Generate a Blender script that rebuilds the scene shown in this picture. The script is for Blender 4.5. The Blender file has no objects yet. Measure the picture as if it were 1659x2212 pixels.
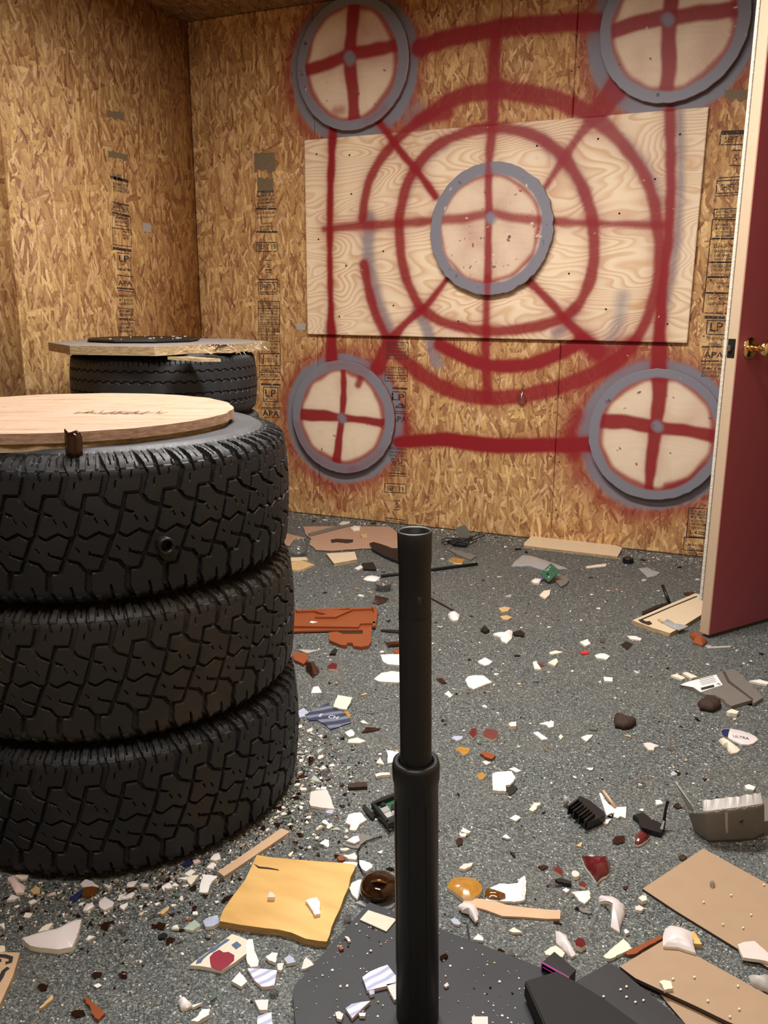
import bpy, bmesh, math, random
import numpy as np
from mathutils import Vector, Matrix, noise as mnoise
random.seed(7); rng = np.random.default_rng(7)
C = bpy.context.scene.collection
scn = bpy.context.scene
# ------------------------------------------------------------------ camera
H = 1.07; YB = 3.85; XL = -2.71; XR = 0.50; ZC = 2.42; YF = -1.4
F = 1835.0; PITCH = math.radians(13.63); YAW = math.radians(23.2); ROLL = math.radians(-0.22)
fw = Vector((-math.sin(YAW)*math.cos(PITCH), math.cos(YAW)*math.cos(PITCH), -math.sin(PITCH)))
rt = Vector((math.cos(YAW), math.sin(YAW), 0)); up = rt.cross(fw)
R2 = math.cos(ROLL)*rt - math.sin(ROLL)*up; U2 = math.sin(ROLL)*rt + math.cos(ROLL)*up
cd = bpy.data.cameras.new('camera'); cam = bpy.data.objects.new('camera', cd); C.objects.link(cam)
cam.matrix_world = Matrix(((R2.x, U2.x, -fw.x, 0), (R2.y, U2.y, -fw.y, 0), (R2.z, U2.z, -fw.z, H), (0, 0, 0, 1)))
cd.sensor_fit = 'VERTICAL'; cd.sensor_height = 24; cd.lens = F/2212*24; cd.clip_start = .02
scn.camera = cam
# ------------------------------------------------------------------ light and exposure
scn.view_settings.view_transform = 'Standard'; scn.view_settings.look = 'None'
scn.view_settings.exposure = 0.22; scn.view_settings.gamma = 1; scn.view_settings.use_curve_mapping = False
w = bpy.data.worlds.new('world'); scn.world = w; w.use_nodes = True
w.node_tree.nodes['Background'].inputs[0].default_value = (1, .93, .85, 1); w.node_tree.nodes['Background'].inputs[1].default_value = .03
LIGHTS = [(-.88, 2.02, 1.2, .24, 70, 0), (-0.45, .30, 1.2, .24, 26, 0)]   # x, y, length, width, watts, rotation
for x, y, l, wd, pw, rz in LIGHTS:
    L = bpy.data.lights.new('ceiling_tube_light', 'AREA'); L.shape = 'RECTANGLE'; L.size = l; L.size_y = wd; L.energy = pw; L.color = (1, .955, .90)
    o = bpy.data.objects.new('ceiling_tube_light', L); C.objects.link(o); o.location = (x, y, ZC-.075); o.rotation_euler = (0, 0, rz)
# ------------------------------------------------------------------ pixel <-> place
def ray(px, py): return (R2*(px-829.5) - U2*(py-1106) + fw*F)
def fl(px, py, z=0.):
    d = ray(px, py); t = (z-H)/d.z; return Vector((d.x*t, d.y*t, z))
def bk(px, py, y=YB):
    d = ray(px, py); t = y/d.y; return (d.x*t, H+d.z*t)
def lw(px, py, x=XL):
    d = ray(px, py); t = x/d.x; return (d.y*t, H+d.z*t)
def proj(p):
    v = Vector(p)-Vector((0, 0, H)); k = F/v.dot(fw); return (829.5+v.dot(R2)*k, 1106-v.dot(U2)*k)
# ------------------------------------------------------------------ helpers
def tag(o, label=None, cat=None, group=None, kind=None):
    if label: o['label'] = label
    if cat: o['category'] = cat
    if group: o['group'] = group
    if kind: o['kind'] = kind
    return o
def empty(name, loc, rz=0, **k):
    o = bpy.data.objects.new(name, None); C.objects.link(o); o.location = loc; o.rotation_euler = (0, 0, rz); o.empty_display_size = .05
    return tag(o, **k)
def link(name, me, m, parent=None, loc=None, smooth=False, **k):
    if m is not None:
        if len(me.materials): me.materials.clear()
        for q in (m if isinstance(m, (list, tuple)) else [m]): me.materials.append(q)
    if smooth: me.polygons.foreach_set('use_smooth', [True]*len(me.polygons))
    o = bpy.data.objects.new(name, me); C.objects.link(o)
    if parent is not None: o.parent = parent
    if loc is not None: o.location = loc
    return tag(o, **k)
def pym(name, V, Fc, smooth=False):
    me = bpy.data.meshes.new(name); me.from_pydata([tuple(v) for v in V], [], Fc); me.update()
    return me
def bmm(bm, name='mesh'):
    bmesh.ops.recalc_face_normals(bm, faces=bm.faces)
    me = bpy.data.meshes.new(name); bm.to_mesh(me); bm.free(); return me
def box(bm, c, s, rot=None, bev=0):
    r = bmesh.ops.create_cube(bm, size=1); vs = r['verts']
    M = Matrix.Translation(c) @ (rot.to_4x4() if rot else Matrix.Identity(4)) @ Matrix.Diagonal((s[0], s[1], s[2], 1))
    bmesh.ops.transform(bm, matrix=M, verts=vs)
    if bev:
        es = list({e for v in vs for e in v.link_edges}); bmesh.ops.bevel(bm, geom=es, offset=bev, segments=2, affect='EDGES')
def lathe(bm, prof, n=48, M=None, close=False):
    rings = []
    for r, z in prof:
        rings.append([bm.verts.new((r*math.cos(2*math.pi*i/n), r*math.sin(2*math.pi*i/n), z)) for i in range(n)] if r > 1e-5 else [bm.verts.new((0, 0, z))])
    allv = [v for q in rings for v in q]
    for a, b in zip(rings[:-1], rings[1:]):
        if len(a) == 1 and len(b) == 1: continue
        for i in range(n):
            j = (i+1) % n
            if len(a) == 1: bm.faces.new((a[0], b[i], b[j]))
            elif len(b) == 1: bm.faces.new((a[i], a[j], b[0]))
            else: bm.faces.new((a[i], a[j], b[j], b[i]))
    if M is not None: bmesh.ops.transform(bm, matrix=M, verts=allv)
def tube(bm, pts, r, n=8):
    pts = [Vector(p) for p in pts]; rings = []
    for i, p in enumerate(pts):
        t = (pts[min(i+1, len(pts)-1)]-pts[max(i-1, 0)]).normalized()
        a = t.cross(Vector((0, 0, 1)));  a = a.normalized() if a.length > 1e-3 else Vector((1, 0, 0)); b = t.cross(a)
        rr = r[i] if isinstance(r, (list, tuple)) else r
        rings.append([bm.verts.new(p+(a*math.cos(2*math.pi*k/n)+b*math.sin(2*math.pi*k/n))*rr) for k in range(n)])
    for A, B in zip(rings[:-1], rings[1:]):
        for k in range(n): bm.faces.new((A[k], A[(k+1) % n], B[(k+1) % n], B[k]))
    bm.faces.new(rings[0]); bm.faces.new(rings[-1][::-1])
def grid_mesh(name, P, wrapU=False, wrapV=False):
    """P: (nu,nv,3) numpy"""
    nu, nv = P.shape[:2]; me = bpy.data.meshes.new(name)
    iu = np.arange(nu if wrapU else nu-1); iv = np.arange(nv if wrapV else nv-1)
    a, b = np.meshgrid(iu, iv, indexing='ij'); a2 = (a+1) % nu; b2 = (b+1) % nv
    q = np.stack([a*nv+b, a2*nv+b, a2*nv+b2, a*nv+b2], -1).reshape(-1, 4)
    me.vertices.add(nu*nv); me.vertices.foreach_set('co', P.reshape(-1).astype(np.float32))
    me.loops.add(q.size); me.loops.foreach_set('vertex_index', q.reshape(-1).astype(np.int32))
    me.polygons.add(len(q)); me.polygons.foreach_set('loop_start', (np.arange(len(q))*4).astype(np.int32))
    me.update(calc_edges=True); me.validate(); return me
# ------------------------------------------------------------------ materials
class NT:
    def __init__(s, name):
        s.m = bpy.data.materials.new(name); s.m.use_nodes = True; s.t = s.m.node_tree; s.p = s.t.nodes['Principled BSDF']; s.out = s.t.nodes['Material Output']
    def n(s, typ, ins=None, **pr):
        nd = s.t.nodes.new(typ)
        for k, v in pr.items(): setattr(nd, k, v)
        for k, v in (ins or {}).items():
            if isinstance(v, bpy.types.NodeSocket): s.t.links.new(v, nd.inputs[k])
            else: nd.inputs[k].default_value = v
        return nd
    def set(s, **k):
        for a, v in k.items():
            key = {'col': 'Base Color', 'rough': 'Roughness', 'metal': 'Metallic', 'trans': 'Transmission Weight', 'spec': 'Specular IOR Level', 'coat': 'Coat Weight', 'normal': 'Normal', 'alpha': 'Alpha', 'ior': 'IOR'}[a]
            if isinstance(v, bpy.types.NodeSocket): s.t.links.new(v, s.p.inputs[key])
            else: s.p.inputs[key].default_value = (*v, 1) if isinstance(v, tuple) and len(v) == 3 else v
        return s
    def math(s, op, a, b=0., c=None, clamp=False):
        nd = s.t.nodes.new('ShaderNodeMath'); nd.operation = op; nd.use_clamp = clamp
        for i, v in enumerate((a, b, c)):
            if v is None: continue
            if isinstance(v, bpy.types.NodeSocket): s.t.links.new(v, nd.inputs[i])
            else: nd.inputs[i].default_value = v
        return nd.outputs[0]
    def mix(s, f, a, b, mode='MIX'):
        nd = s.t.nodes.new('ShaderNodeMix'); nd.data_type = 'RGBA'; nd.blend_type = mode; nd.clamp_factor = True
        for i, v in ((0, f), (6, a), (7, b)):
            if isinstance(v, bpy.types.NodeSocket): s.t.links.new(v, nd.inputs[i])
            else: nd.inputs[i].default_value = (*v, 1) if isinstance(v, tuple) and len(v) == 3 else v
        return nd.outputs[2]
    def ramp(s, f, stops, interp='LINEAR'):
        nd = s.t.nodes.new('ShaderNodeValToRGB'); cr = nd.color_ramp; cr.interpolation = interp
        while len(cr.elements) < len(stops): cr.elements.new(.5)
        for e, (p, c) in zip(cr.elements, stops): e.position = p; e.color = (*c, 1) if len(c) == 3 else c
        s.t.links.new(f, nd.inputs[0]); return nd.outputs[0]
    def obj(s): return s.n('ShaderNodeTexCoord').outputs['Object']
    def noise(s, vec, scale, detail=3, rough=.5, dist=0.):
        return s.n('ShaderNodeTexNoise', {'Vector': vec, 'Scale': scale, 'Detail': detail, 'Roughness': rough, 'Distortion': dist}).outputs['Fac']
    def bump(s, h, st=.3, d=.01):
        s.set(normal=s.n('ShaderNodeBump', {'Height': h, 'Strength': st, 'Distance': d}).outputs[0]); return s
def simple(name, col, rough=.5, var=.12, scale=30, **k):
    t = NT(name); v = t.noise(t.obj(), scale, 4)
    t.set(col=t.mix(v, tuple(c*(1-var) for c in col), tuple(min(1, c*(1+var)) for c in col)), rough=rough, **k); return t.m
def paint_mix(t, base, rough):
    a = t.n('ShaderNodeAttribute', attribute_name='paint'); al = a.outputs['Alpha']
    nz = t.noise(t.obj(), 420, 2); al2 = t.math('ADD', al, t.math('MULTIPLY', t.math('SUBTRACT', nz, .5), t.math('MULTIPLY', t.math('MULTIPLY', al, t.math('SUBTRACT', 1, al)), 2.2)), clamp=True)
    chip = t.math('GREATER_THAN', t.noise(t.obj(), 55, 3, .6), .735)
    al3 = t.math('MULTIPLY', al2, t.math('SUBTRACT', 1., t.math('MULTIPLY', chip, .75)), clamp=True)
    t.set(col=t.mix(al3, base, a.outputs['Color']), rough=t.math('SUBTRACT', rough+.1, t.math('MULTIPLY', al3, .12)), spec=.25)
def osb(name, ax=('X', 'Z'), paint=False, tone=1., edge=False):
    t = NT(name); sp = t.n('ShaderNodeSeparateXYZ', {0: t.obj()})
    uv = t.n('ShaderNodeCombineXYZ', {0: sp.outputs[ax[0]], 1: sp.outputs[ax[1]], 2: 0.}).outputs[0]
    nz = t.n('ShaderNodeTexNoise', {'Vector': uv, 'Scale': 26., 'Detail': 3.}).outputs['Color']
    off = t.n('ShaderNodeVectorMath', {0: nz, 1: (.5, .5, .5)}, operation='SUBTRACT').outputs[0]
    off = t.n('ShaderNodeVectorMath', {0: off, 3: .014}, operation='SCALE').outputs[0]
    uvd = t.n('ShaderNodeVectorMath', {0: uv, 1: off}, operation='ADD').outputs[0]
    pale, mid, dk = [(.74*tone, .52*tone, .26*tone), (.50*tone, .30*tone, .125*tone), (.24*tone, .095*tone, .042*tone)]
    cur = None; hgt = None
    for i, (ang, ln, sh, th) in enumerate([(3, .17, .042, 0), (24, .15, .038, .5), (-20, .16, .034, .52), (46, .13, .036, .70), (-50, .12, .032, .76), (14, .10, .020, .62), (-11, .13, .016, .68), (36, .06, .013, .76), (82, .09, .022, .90), (-30, .055, .011, .78), (2, .07, .010, .80)]):
        mp = t.n('ShaderNodeMapping', {'Vector': uvd, 'Rotation': (0, 0, math.radians(ang)), 'Location': (i*3.7, i*1.3, 0)}).outputs[0]
        ms = t.n('ShaderNodeVectorMath', {0: mp, 1: (1/sh, 1/ln, 1)}, operation='MULTIPLY').outputs[0]
        vo = t.n('ShaderNodeTexVoronoi', {'Vector': ms, 'Scale': 1., 'Randomness': .95}, voronoi_dimensions='2D', distance='CHEBYCHEV')
        sc = t.n('ShaderNodeSeparateColor', {0: vo.outputs['Color']})
        st = t.n('ShaderNodeTexNoise', {'Vector': t.n('ShaderNodeVectorMath', {0: mp, 1: (260, 16, 1)}, operation='MULTIPLY').outputs[0], 'Scale': 1., 'Detail': 2.}).outputs['Fac']
        f = t.math('ADD', sc.outputs[0], t.math('MULTIPLY', t.math('SUBTRACT', st, .5), .45), clamp=True)
        col = t.ramp(f, [(0, dk), (.07, (.31*tone, .15*tone, .062*tone)), (.22, (.40*tone, .215*tone, .088*tone)), (.50, mid), (.78, (.62*tone, .405*tone, .18*tone)), (1, pale)])
        col = t.mix(t.math('MULTIPLY', sc.outputs[2], .5), col, (.86, .78, 1.0), 'MULTIPLY') if i % 2 else t.mix(t.math('MULTIPLY', sc.outputs[2], .6), col, (1., .98, .72), 'MULTIPLY')
        col = t.mix(t.math('MULTIPLY', t.math('SUBTRACT', vo.outputs['Distance'], .30), 1.5, clamp=True), col, (.50, .40, .32), 'MULTIPLY')
        if cur is None: cur = col; hgt = sc.outputs[1]
        else:
            msk = t.math('GREATER_THAN', sc.outputs[1], th)
            cur = t.mix(msk, cur, col); hgt = t.math('ADD', t.math('MULTIPLY', hgt, .75), t.math('MULTIPLY', msk, sc.outputs[2]))
    big = t.noise(uv, 3.2, 3); cur = t.mix(t.math('MULTIPLY', t.math('SUBTRACT', big, .35), .9, clamp=True), cur, (.80, .72, .62), 'MULTIPLY')
    s2 = t.noise(uv, 160, 4, .7); cur = t.mix(t.math('MULTIPLY', t.math('ABSOLUTE', t.math('SUBTRACT', s2, .5)), 1.6, clamp=True), cur, t.mix(t.math('GREATER_THAN', s2, .5), (.22, .11, .05), (.80, .60, .34)))
    sm = t.noise(t.n('ShaderNodeVectorMath', {0: uv, 1: (1, .45, 1)}, operation='MULTIPLY').outputs[0], 75, 3, .65)
    cur = t.mix(t.math('MULTIPLY', t.math('SUBTRACT', .375, sm), 10, clamp=True), cur, (.20, .09, .035))
    if paint: paint_mix(t, cur, .62)
    else: t.set(col=cur, rough=.62)
    t.set(spec=.3); t.bump(hgt, .28, .0022); return t.m
def plywood(name, base=(.78, .56, .32), lines=(.60, .36, .16), ax=('X', 'Z'), paint=False, sc=1., amt=.75):
    t = NT(name); sp = t.n('ShaderNodeSeparateXYZ', {0: t.obj()})
    uv = t.n('ShaderNodeCombineXYZ', {0: sp.outputs[ax[0]], 1: sp.outputs[ax[1]], 2: 0.}).outputs[0]
    lo = t.n('ShaderNodeVectorMath', {0: uv, 1: (1.6*sc, 4.2*sc, 1)}, operation='MULTIPLY').outputs[0]
    h = t.noise(lo, 1., 2, .45, .3)
    band = t.math('FRACT', t.math('ADD', t.math('MULTIPLY', h, 30), t.math('MULTIPLY', sp.outputs[ax[1]], 14*sc)))
    b = t.ramp(band, [(0, (0, 0, 0)), (.35, (.1, .1, .1)), (.8, (1, 1, 1)), (.93, (.6, .6, .6)), (1, (0, 0, 0))])
    wv = t.noise(t.n('ShaderNodeVectorMath', {0: uv, 1: (6, 190, 1)}, operation='MULTIPLY').outputs[0], 1., 3)
    big = t.noise(uv, 3.5*sc, 2)
    col = t.mix(t.math('MULTIPLY', b, t.math('MULTIPLY', big, amt*1.5)), base, lines)
    col = t.mix(t.math('MULTIPLY', wv, .35), col, tuple(c*.80 for c in base))
    if paint: paint_mix(t, col, .5)
    else: t.set(col=col, rough=.5)
    return t.m
M = {}
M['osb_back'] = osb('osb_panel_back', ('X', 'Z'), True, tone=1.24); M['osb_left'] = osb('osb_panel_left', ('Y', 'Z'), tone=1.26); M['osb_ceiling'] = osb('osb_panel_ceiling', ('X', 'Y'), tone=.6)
M['ply'] = plywood('pine_plywood', (.94, .76, .55), (.66, .38, .18), paint=True, amt=.95)
M['birch'] = plywood('pale_painted_plywood', (.88, .72, .54), (.78, .58, .38), paint=True, sc=.6, amt=.3)
M['disc_top'] = plywood('worn_disc_wood', (.60, .44, .33), (.36, .21, .14), ('Y', 'X'), sc=1.3, amt=.5)
M['dark'] = simple('dark_gap', (.03, .018, .012), .9)
M['wall_plain'] = simple('plain_wall_board', (.42, .27, .13), .8)
def disc_wood():
    t = NT('worn_splintery_wood'); m = t.n('ShaderNodeMapping', {'Vector': t.obj(), 'Rotation': (0, 0, -YAW)}).outputs[0]
    n1 = t.noise(t.n('ShaderNodeVectorMath', {0: m, 1: (5, 42, 1)}, operation='MULTIPLY').outputs[0], 1., 4, .65); n2 = t.noise(t.n('ShaderNodeVectorMath', {0: m, 1: (28, 150, 1)}, operation='MULTIPLY').outputs[0], 1., 3, .6); n3 = t.noise(m, 9, 3)
    c = t.ramp(n1, [(.25, (.27, .17, .115)), (.45, (.38, .265, .185)), (.7, (.46, .335, .24))]); c = t.mix(t.math('MULTIPLY', t.math('SUBTRACT', n2, .61), 9, clamp=True), c, (.13, .06, .04)); c = t.mix(t.math('MULTIPLY', t.math('SUBTRACT', n3, .5), 2.2, clamp=True), c, (.46, .31, .255))
    t.set(col=c, rough=.75, spec=.2); t.bump(n1, .4, .003); return t.m
M['disc_top'] = disc_wood()
def edge_mat(name, a, b, sc=160):
    t = NT(name); v = t.noise(t.n('ShaderNodeVectorMath', {0: t.obj(), 1: (1, 1, 5)}, operation='MULTIPLY').outputs[0], sc/4, 5, .7)
    t.set(col=t.ramp(v, [(.3, a), (.7, b)]), rough=.8); t.bump(v, .5, .002); return t.m
M['chip_edge'] = edge_mat('chipboard_edge', (.22, .14, .06), (.56, .42, .24))
M['chip_edge_pink'] = edge_mat('disc_side_wood', (.20, .11, .07), (.46, .29, .18))
M['grey_top'] = edge_mat('weathered_grey_board', (.20, .17, .16), (.34, .30, .28))
def rubber(name, c, dust):
    t = NT(name); o = t.obj(); n1 = t.noise(o, 9, 4, .6); n2 = t.noise(o, 160, 3)
    col = t.mix(t.math('MULTIPLY', t.math('SUBTRACT', n1, .48), 2.6, clamp=True), c, dust)
    t.set(col=col, rough=t.math('ADD', .42, t.math('MULTIPLY', n2, .25)), spec=.42); t.bump(n2, .12, .001); return t.m
M['rubber'] = rubber('tire_rubber', (.011, .0117, .0135), (.025, .023, .022)); M['rubber_brown'] = rubber('dusty_tire_rubber', (.020, .018, .016), (.050, .038, .028))
M['rubber_side'] = rubber('dusty_glare_tire_sidewall', (.055, .055, .060), (.105, .104, .110)); M['rubber_old'] = rubber('old_tire_rubber', (.018, .019, .021), (.040, .040, .042))  # sidewall tone is dust plus glare from overhead light, painted into the colour
def floor_mat():
    t = NT('speckled_rubber_floor'); o = t.obj()
    v = t.n('ShaderNodeTexVoronoi', {'Vector': o, 'Scale': 330.}, voronoi_dimensions='2D'); s = t.n('ShaderNodeSeparateColor', {0: v.outputs['Color']})
    c = t.ramp(s.outputs[0], [(0, (.024, .030, .030)), (.28, (.053, .066, .068)), (.55, (.089, .104, .104)), (.78, (.142, .157, .152)), (.92, (.24, .245, .23)), (.98, (.50, .50, .48))], 'CONSTANT')
    v2 = t.n('ShaderNodeTexVoronoi', {'Vector': o, 'Scale': 620.}, voronoi_dimensions='2D'); s2 = t.n('ShaderNodeSeparateColor', {0: v2.outputs['Color']})
    c = t.mix(t.math('GREATER_THAN', s2.outputs[1], .78), c, t.mix(s2.outputs[0], (.022, .028, .029), (.30, .30, .27)))
    b = t.noise(o, 4, 4, .6); c = t.mix(t.math('MULTIPLY', t.math('SUBTRACT', b, .38), 2.2, clamp=True), c, t.mix(.5, c, (.125, .122, .108)))
    t.set(col=c, rough=t.math('ADD', .45, t.math('MULTIPLY', s.outputs[1], .4))); t.bump(s.outputs[2], .5, .0015); return t.m
M['floor'] = floor_mat()
M['black'] = simple('black_plastic', (.006, .006, .0065), .42); M['black_matte'] = simple('black_matte_board', (.006, .0055, .0055), .75)
M['tee'] = simple('black_rubber_tube', (.0065, .007, .008), .45, .3, 12)
M['plate'] = simple('dark_rubber_plate', (.021, .023, .029), .6, .35, 14); M['slate'] = simple('slate_plastic_sheet', (.019, .019, .023), .5, .3, 10)
M['door_red'] = simple('dark_red_door_paint', (.34, .072, .092), .5, .08, 300); M['cream_paint'] = simple('cream_door_edge', (.50, .37, .25), .6, .06, 60)
M['brass'] = simple('polished_brass', (.80, .58, .28), .14, .05, metal=1.)
M['steel'] = simple('dull_steel', (.45, .40, .35), .35, .1, metal=1.)
M['white'] = simple('white_glazed_ceramic', (.82, .80, .78), .25, .04, 50); M['cream'] = simple('cream_ceramic', (.80, .72, .58), .4, .06, 60)
M['offwhite'] = simple('lilac_white_ceramic', (.70, .64, .64), .3, .05, 40); M['pink'] = simple('pale_pink_ceramic', (.78, .60, .56), .4, .06, 50)
M['maroon'] = simple('maroon_glaze', (.115, .012, .015), .14, .15, 40, coat=.6); M['mustard'] = simple('mustard_glaze', (.42, .20, .03), .2, .3, 60, coat=.5)
M['red'] = simple('red_plastic', (.55, .03, .03), .4); M['orange'] = simple('rust_orange_plastic', (.26, .065, .020), .38, .12)
M['blue'] = simple('blue_glaze', (.42, .47, .62), .25, .3, 60); M['navy'] = simple('navy_print', (.02, .03, .10), .3)
M['green'] = simple('pale_green_ceramic', (.36, .46, .38), .35, .2, 50); M['pcb'] = simple('green_circuit_board', (.03, .11, .06), .35, .25, 120)
M['grey'] = simple('grey_moulded_plastic', (.17, .155, .135), .5, .08); M['greylight'] = simple('pale_grey_plastic', (.42, .40, .38), .45, .08)
M['chrome'] = simple('silver_component', (.6, .62, .66), .25, .1, metal=.6)
M['gold_foil'] = simple('osb_crumb', (.56, .38, .18), .7, .3, 200)
M['tan'] = simple('tan_wood', (.58, .39, .24), .55, .12, 30); M['hard'] = simple('brown_hardboard', (.37, .25, .155), .6, .07, 25)
M['hard2'] = simple('brown_hardboard_rosy', (.44, .27, .18), .6, .10, 18); M['card_edge'] = simple('hardboard_dark_edge', (.06, .04, .035), .8)
M['creamboard'] = simple('cream_laminate', (.72, .58, .40), .4, .04, 20); M['yellow'] = None
M['magenta'] = simple('magenta_plastic', (.42, .05, .30), .4); M['lump'] = simple('dark_brown_lump', (.035, .016, .010), .8, .5, 90)
M['smear'] = simple('smeared_ink', (.20, .15, .09), .8, .5, 160); M['ink'] = simple('black_ink', (.025, .02, .02), .8); M['tagm'] = simple('yellowed_label', (.62, .57, .46), .5, .15, 90)
M['paper'] = simple('white_label_paper', (.78, .78, .80), .5, .04)
def glass(name, col, rough=.08, dens=.5):
    t = NT(name); v = t.noise(t.obj(), 60, 2)
    t.set(col=t.mix(v, col, tuple(c*.7 for c in col)), rough=rough, trans=dens, ior=1.48, coat=.4); return t.m
M['brown_glass'] = glass('brown_bottle_glass', (.050, .018, .008), .1, .45); M['amber'] = glass('amber_glass', (.34, .13, .02), .08, .6)
M['clear'] = glass('clear_glass', (.93, .95, .95), .03, .97); M['green_glass'] = glass('green_glass', (.30, .42, .32), .1, .6)
M['frost'] = simple('frosted_clear_plastic', (.62, .64, .66), .2, .15, 50, trans=.5)
def yellow_mat():
    t = NT('yellow_stained_board'); o = t.obj(); n1 = t.noise(t.n('ShaderNodeVectorMath', {0: o, 1: (1, 4, 1)}, operation='MULTIPLY').outputs[0], 6, 3)
    t.set(col=t.ramp(n1, [(.25, (.56, .32, .09)), (.55, (.70, .43, .14)), (.8, (.74, .50, .20))]), rough=.5); return t.m
M['yellow'] = yellow_mat()
def stripe(name, a, b, sc, rot):
    t = NT(name); m = t.n('ShaderNodeMapping', {'Vector': t.obj(), 'Rotation': (0, 0, rot)}).outputs[0]
    wv = t.n('ShaderNodeTexWave', {'Vector': m, 'Scale': sc, 'Distortion': 2.}).outputs['Fac']
    t.set(col=t.ramp(wv, [(.45, a), (.8, b)]), rough=.2); return t.m
M['bluestripe'] = stripe('blue_striped_glaze', (.78, .76, .80), (.42, .45, .66), 20, .5)
M['heart_tile'] = stripe('cream_tile', (.78, .70, .56), (.75, .68, .55), 30, 0)
# ================================================================== room
def structbox(name, lo, hi, m, parent=None, **k):
    bm = bmesh.new(); c = [(a+b)/2 for a, b in zip(lo, hi)]; box(bm, c, [b-a for a, b in zip(lo, hi)])
    return link(name, bmm(bm), m, parent, **k)
structbox('floor', (XL-.2, YF-.2, -.05), (XR+1.4, YB+.2, 0), M['floor'], kind='structure')
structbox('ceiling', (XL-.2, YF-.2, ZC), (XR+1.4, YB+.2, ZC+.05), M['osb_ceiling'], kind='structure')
structbox('wall_front', (XL-.1, YF-.1, 0), (XR+.1, YF, ZC), M['wall_plain'], kind='structure')
wall_back = structbox('wall_back', (XL-.1, YB+.014, 0), (XR+.1, YB+.1, ZC), M['dark'], kind='structure')
wall_left = structbox('wall_left', (XL-.1, YF-.1, 0), (XL-.014, YB+.014, ZC), M['dark'], kind='structure')
bm = bmesh.new()
box(bm, (XR+.05, (YF+2.72)/2, ZC/2), (.1, 2.72-YF, ZC)); box(bm, (XR+.05, (3.66+YB+.1)/2, ZC/2), (.1, YB+.1-3.66, ZC)); box(bm, (XR+.05, 3.19, (2.06+ZC)/2), (.1, .94, ZC-2.06))
link('wall_right', bmm(bm), M['wall_plain'], kind='structure')
structbox('wall_hallway', (XR+1.3, YF, 0), (XR+1.4, YB+.1, ZC), M['wall_plain'], kind='structure')
structbox('wall_hall_end', (XR+.1, YB, 0), (XR+1.3, YB+.1, ZC), M['wall_plain'], kind='structure')
# ---- spray paint: strokes in wall metres, composited into a colour attribute
RED = np.array((.27, .011, .017)); GREY = np.array((.225, .22, .262)); PINK = np.array((.55, .10, .10))
S_back = []; BOARD = []
def catmull(P, n=10):
    P = [np.array(p, float) for p in P]; out = []
    for i in range(len(P)-1):
        a, b, c, d = P[max(i-1, 0)], P[i], P[i+1], P[min(i+2, len(P)-1)]
        for k in range(n):
            t = k/n; out.append(.5*((2*b)+(-a+c)*t+(2*a-5*b+4*c-d)*t*t+(-a+3*b-3*c+d)*t**3))
    out.append(P[-1]); return out
def stroke(px, hw, soft, col, al=1., y=YB, closed=False, L=S_back, world=False):
    w_ = px if world else [bk(p[0], p[1], y) for p in px]
    if closed: w_ = list(w_)+[w_[0]]
    hws = hw if isinstance(hw, (list, tuple)) else [hw]*len(w_)
    pts = catmull([(a[0], a[1], h) for a, h in zip(w_, hws)], 8) if len(w_) > 2 else [np.array((a[0], a[1], h)) for a, h in zip(w_, hws)]
    pts = np.array(pts)
    if L is S_back or L is BOARD: pts[:, 2] *= 1.12; soft = soft*1.1; al = min(1., al*1.07)
    L.append((pts, soft, col, al))
def compose(P, L):
    N = len(P); rgb = np.zeros((N, 3)); A = np.zeros(N)
    wob = np.array([mnoise.noise(Vector((p[0]*14, p[1]*14, 0))) for p in P])*.006
    for pts, soft, col, al in L:
        hf = (1. if L is S_back or L is BOARD else .45)*(1. if col is RED else .25)
        lo = pts[:, :2].min(0)-pts[:, 2].max()-soft*3; hi = pts[:, :2].max(0)+pts[:, 2].max()+soft*3
        idx = np.nonzero((P[:, 0] > lo[0]) & (P[:, 0] < hi[0]) & (P[:, 1] > lo[1]) & (P[:, 1] < hi[1]))[0]
        if not len(idx): continue
        Q = P[idx]; best = np.full(len(Q), 9.)
        for a, b in zip(pts[:-1], pts[1:]):
            d = b[:2]-a[:2]; L2 = max((d**2).sum(), 1e-9); t = np.clip(((Q-a[:2])@d)/L2, 0, 1)
            dd = np.hypot(*(Q-a[:2]-t[:, None]*d).T)-(a[2]+(b[2]-a[2])*t); best = np.minimum(best, dd)
        best = best+wob[idx]
        m = np.clip(.5-best/(2*soft), 0, 1); m = m*m*(3-2*m)
        halo = (.36 if soft > 0 else 0)*hf*np.exp(-np.clip(best, 0, None)/(soft*1.7)); m = al*np.maximum(m, halo*(best < soft*5))
        rgb[idx] = (rgb[idx]*(A[idx]*(1-m))[:, None]+col*m[:, None])/np.maximum(A[idx]*(1-m)+m, 1e-6)[:, None]
        A[idx] = A[idx]*(1-m)+m
    return np.concatenate([rgb, A[:, None]], 1)
def set_paint(me, rgba):
    at = me.color_attributes.new('paint', 'FLOAT_COLOR', 'POINT'); at.data.foreach_set('color', rgba.astype(np.float32).reshape(-1))
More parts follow.
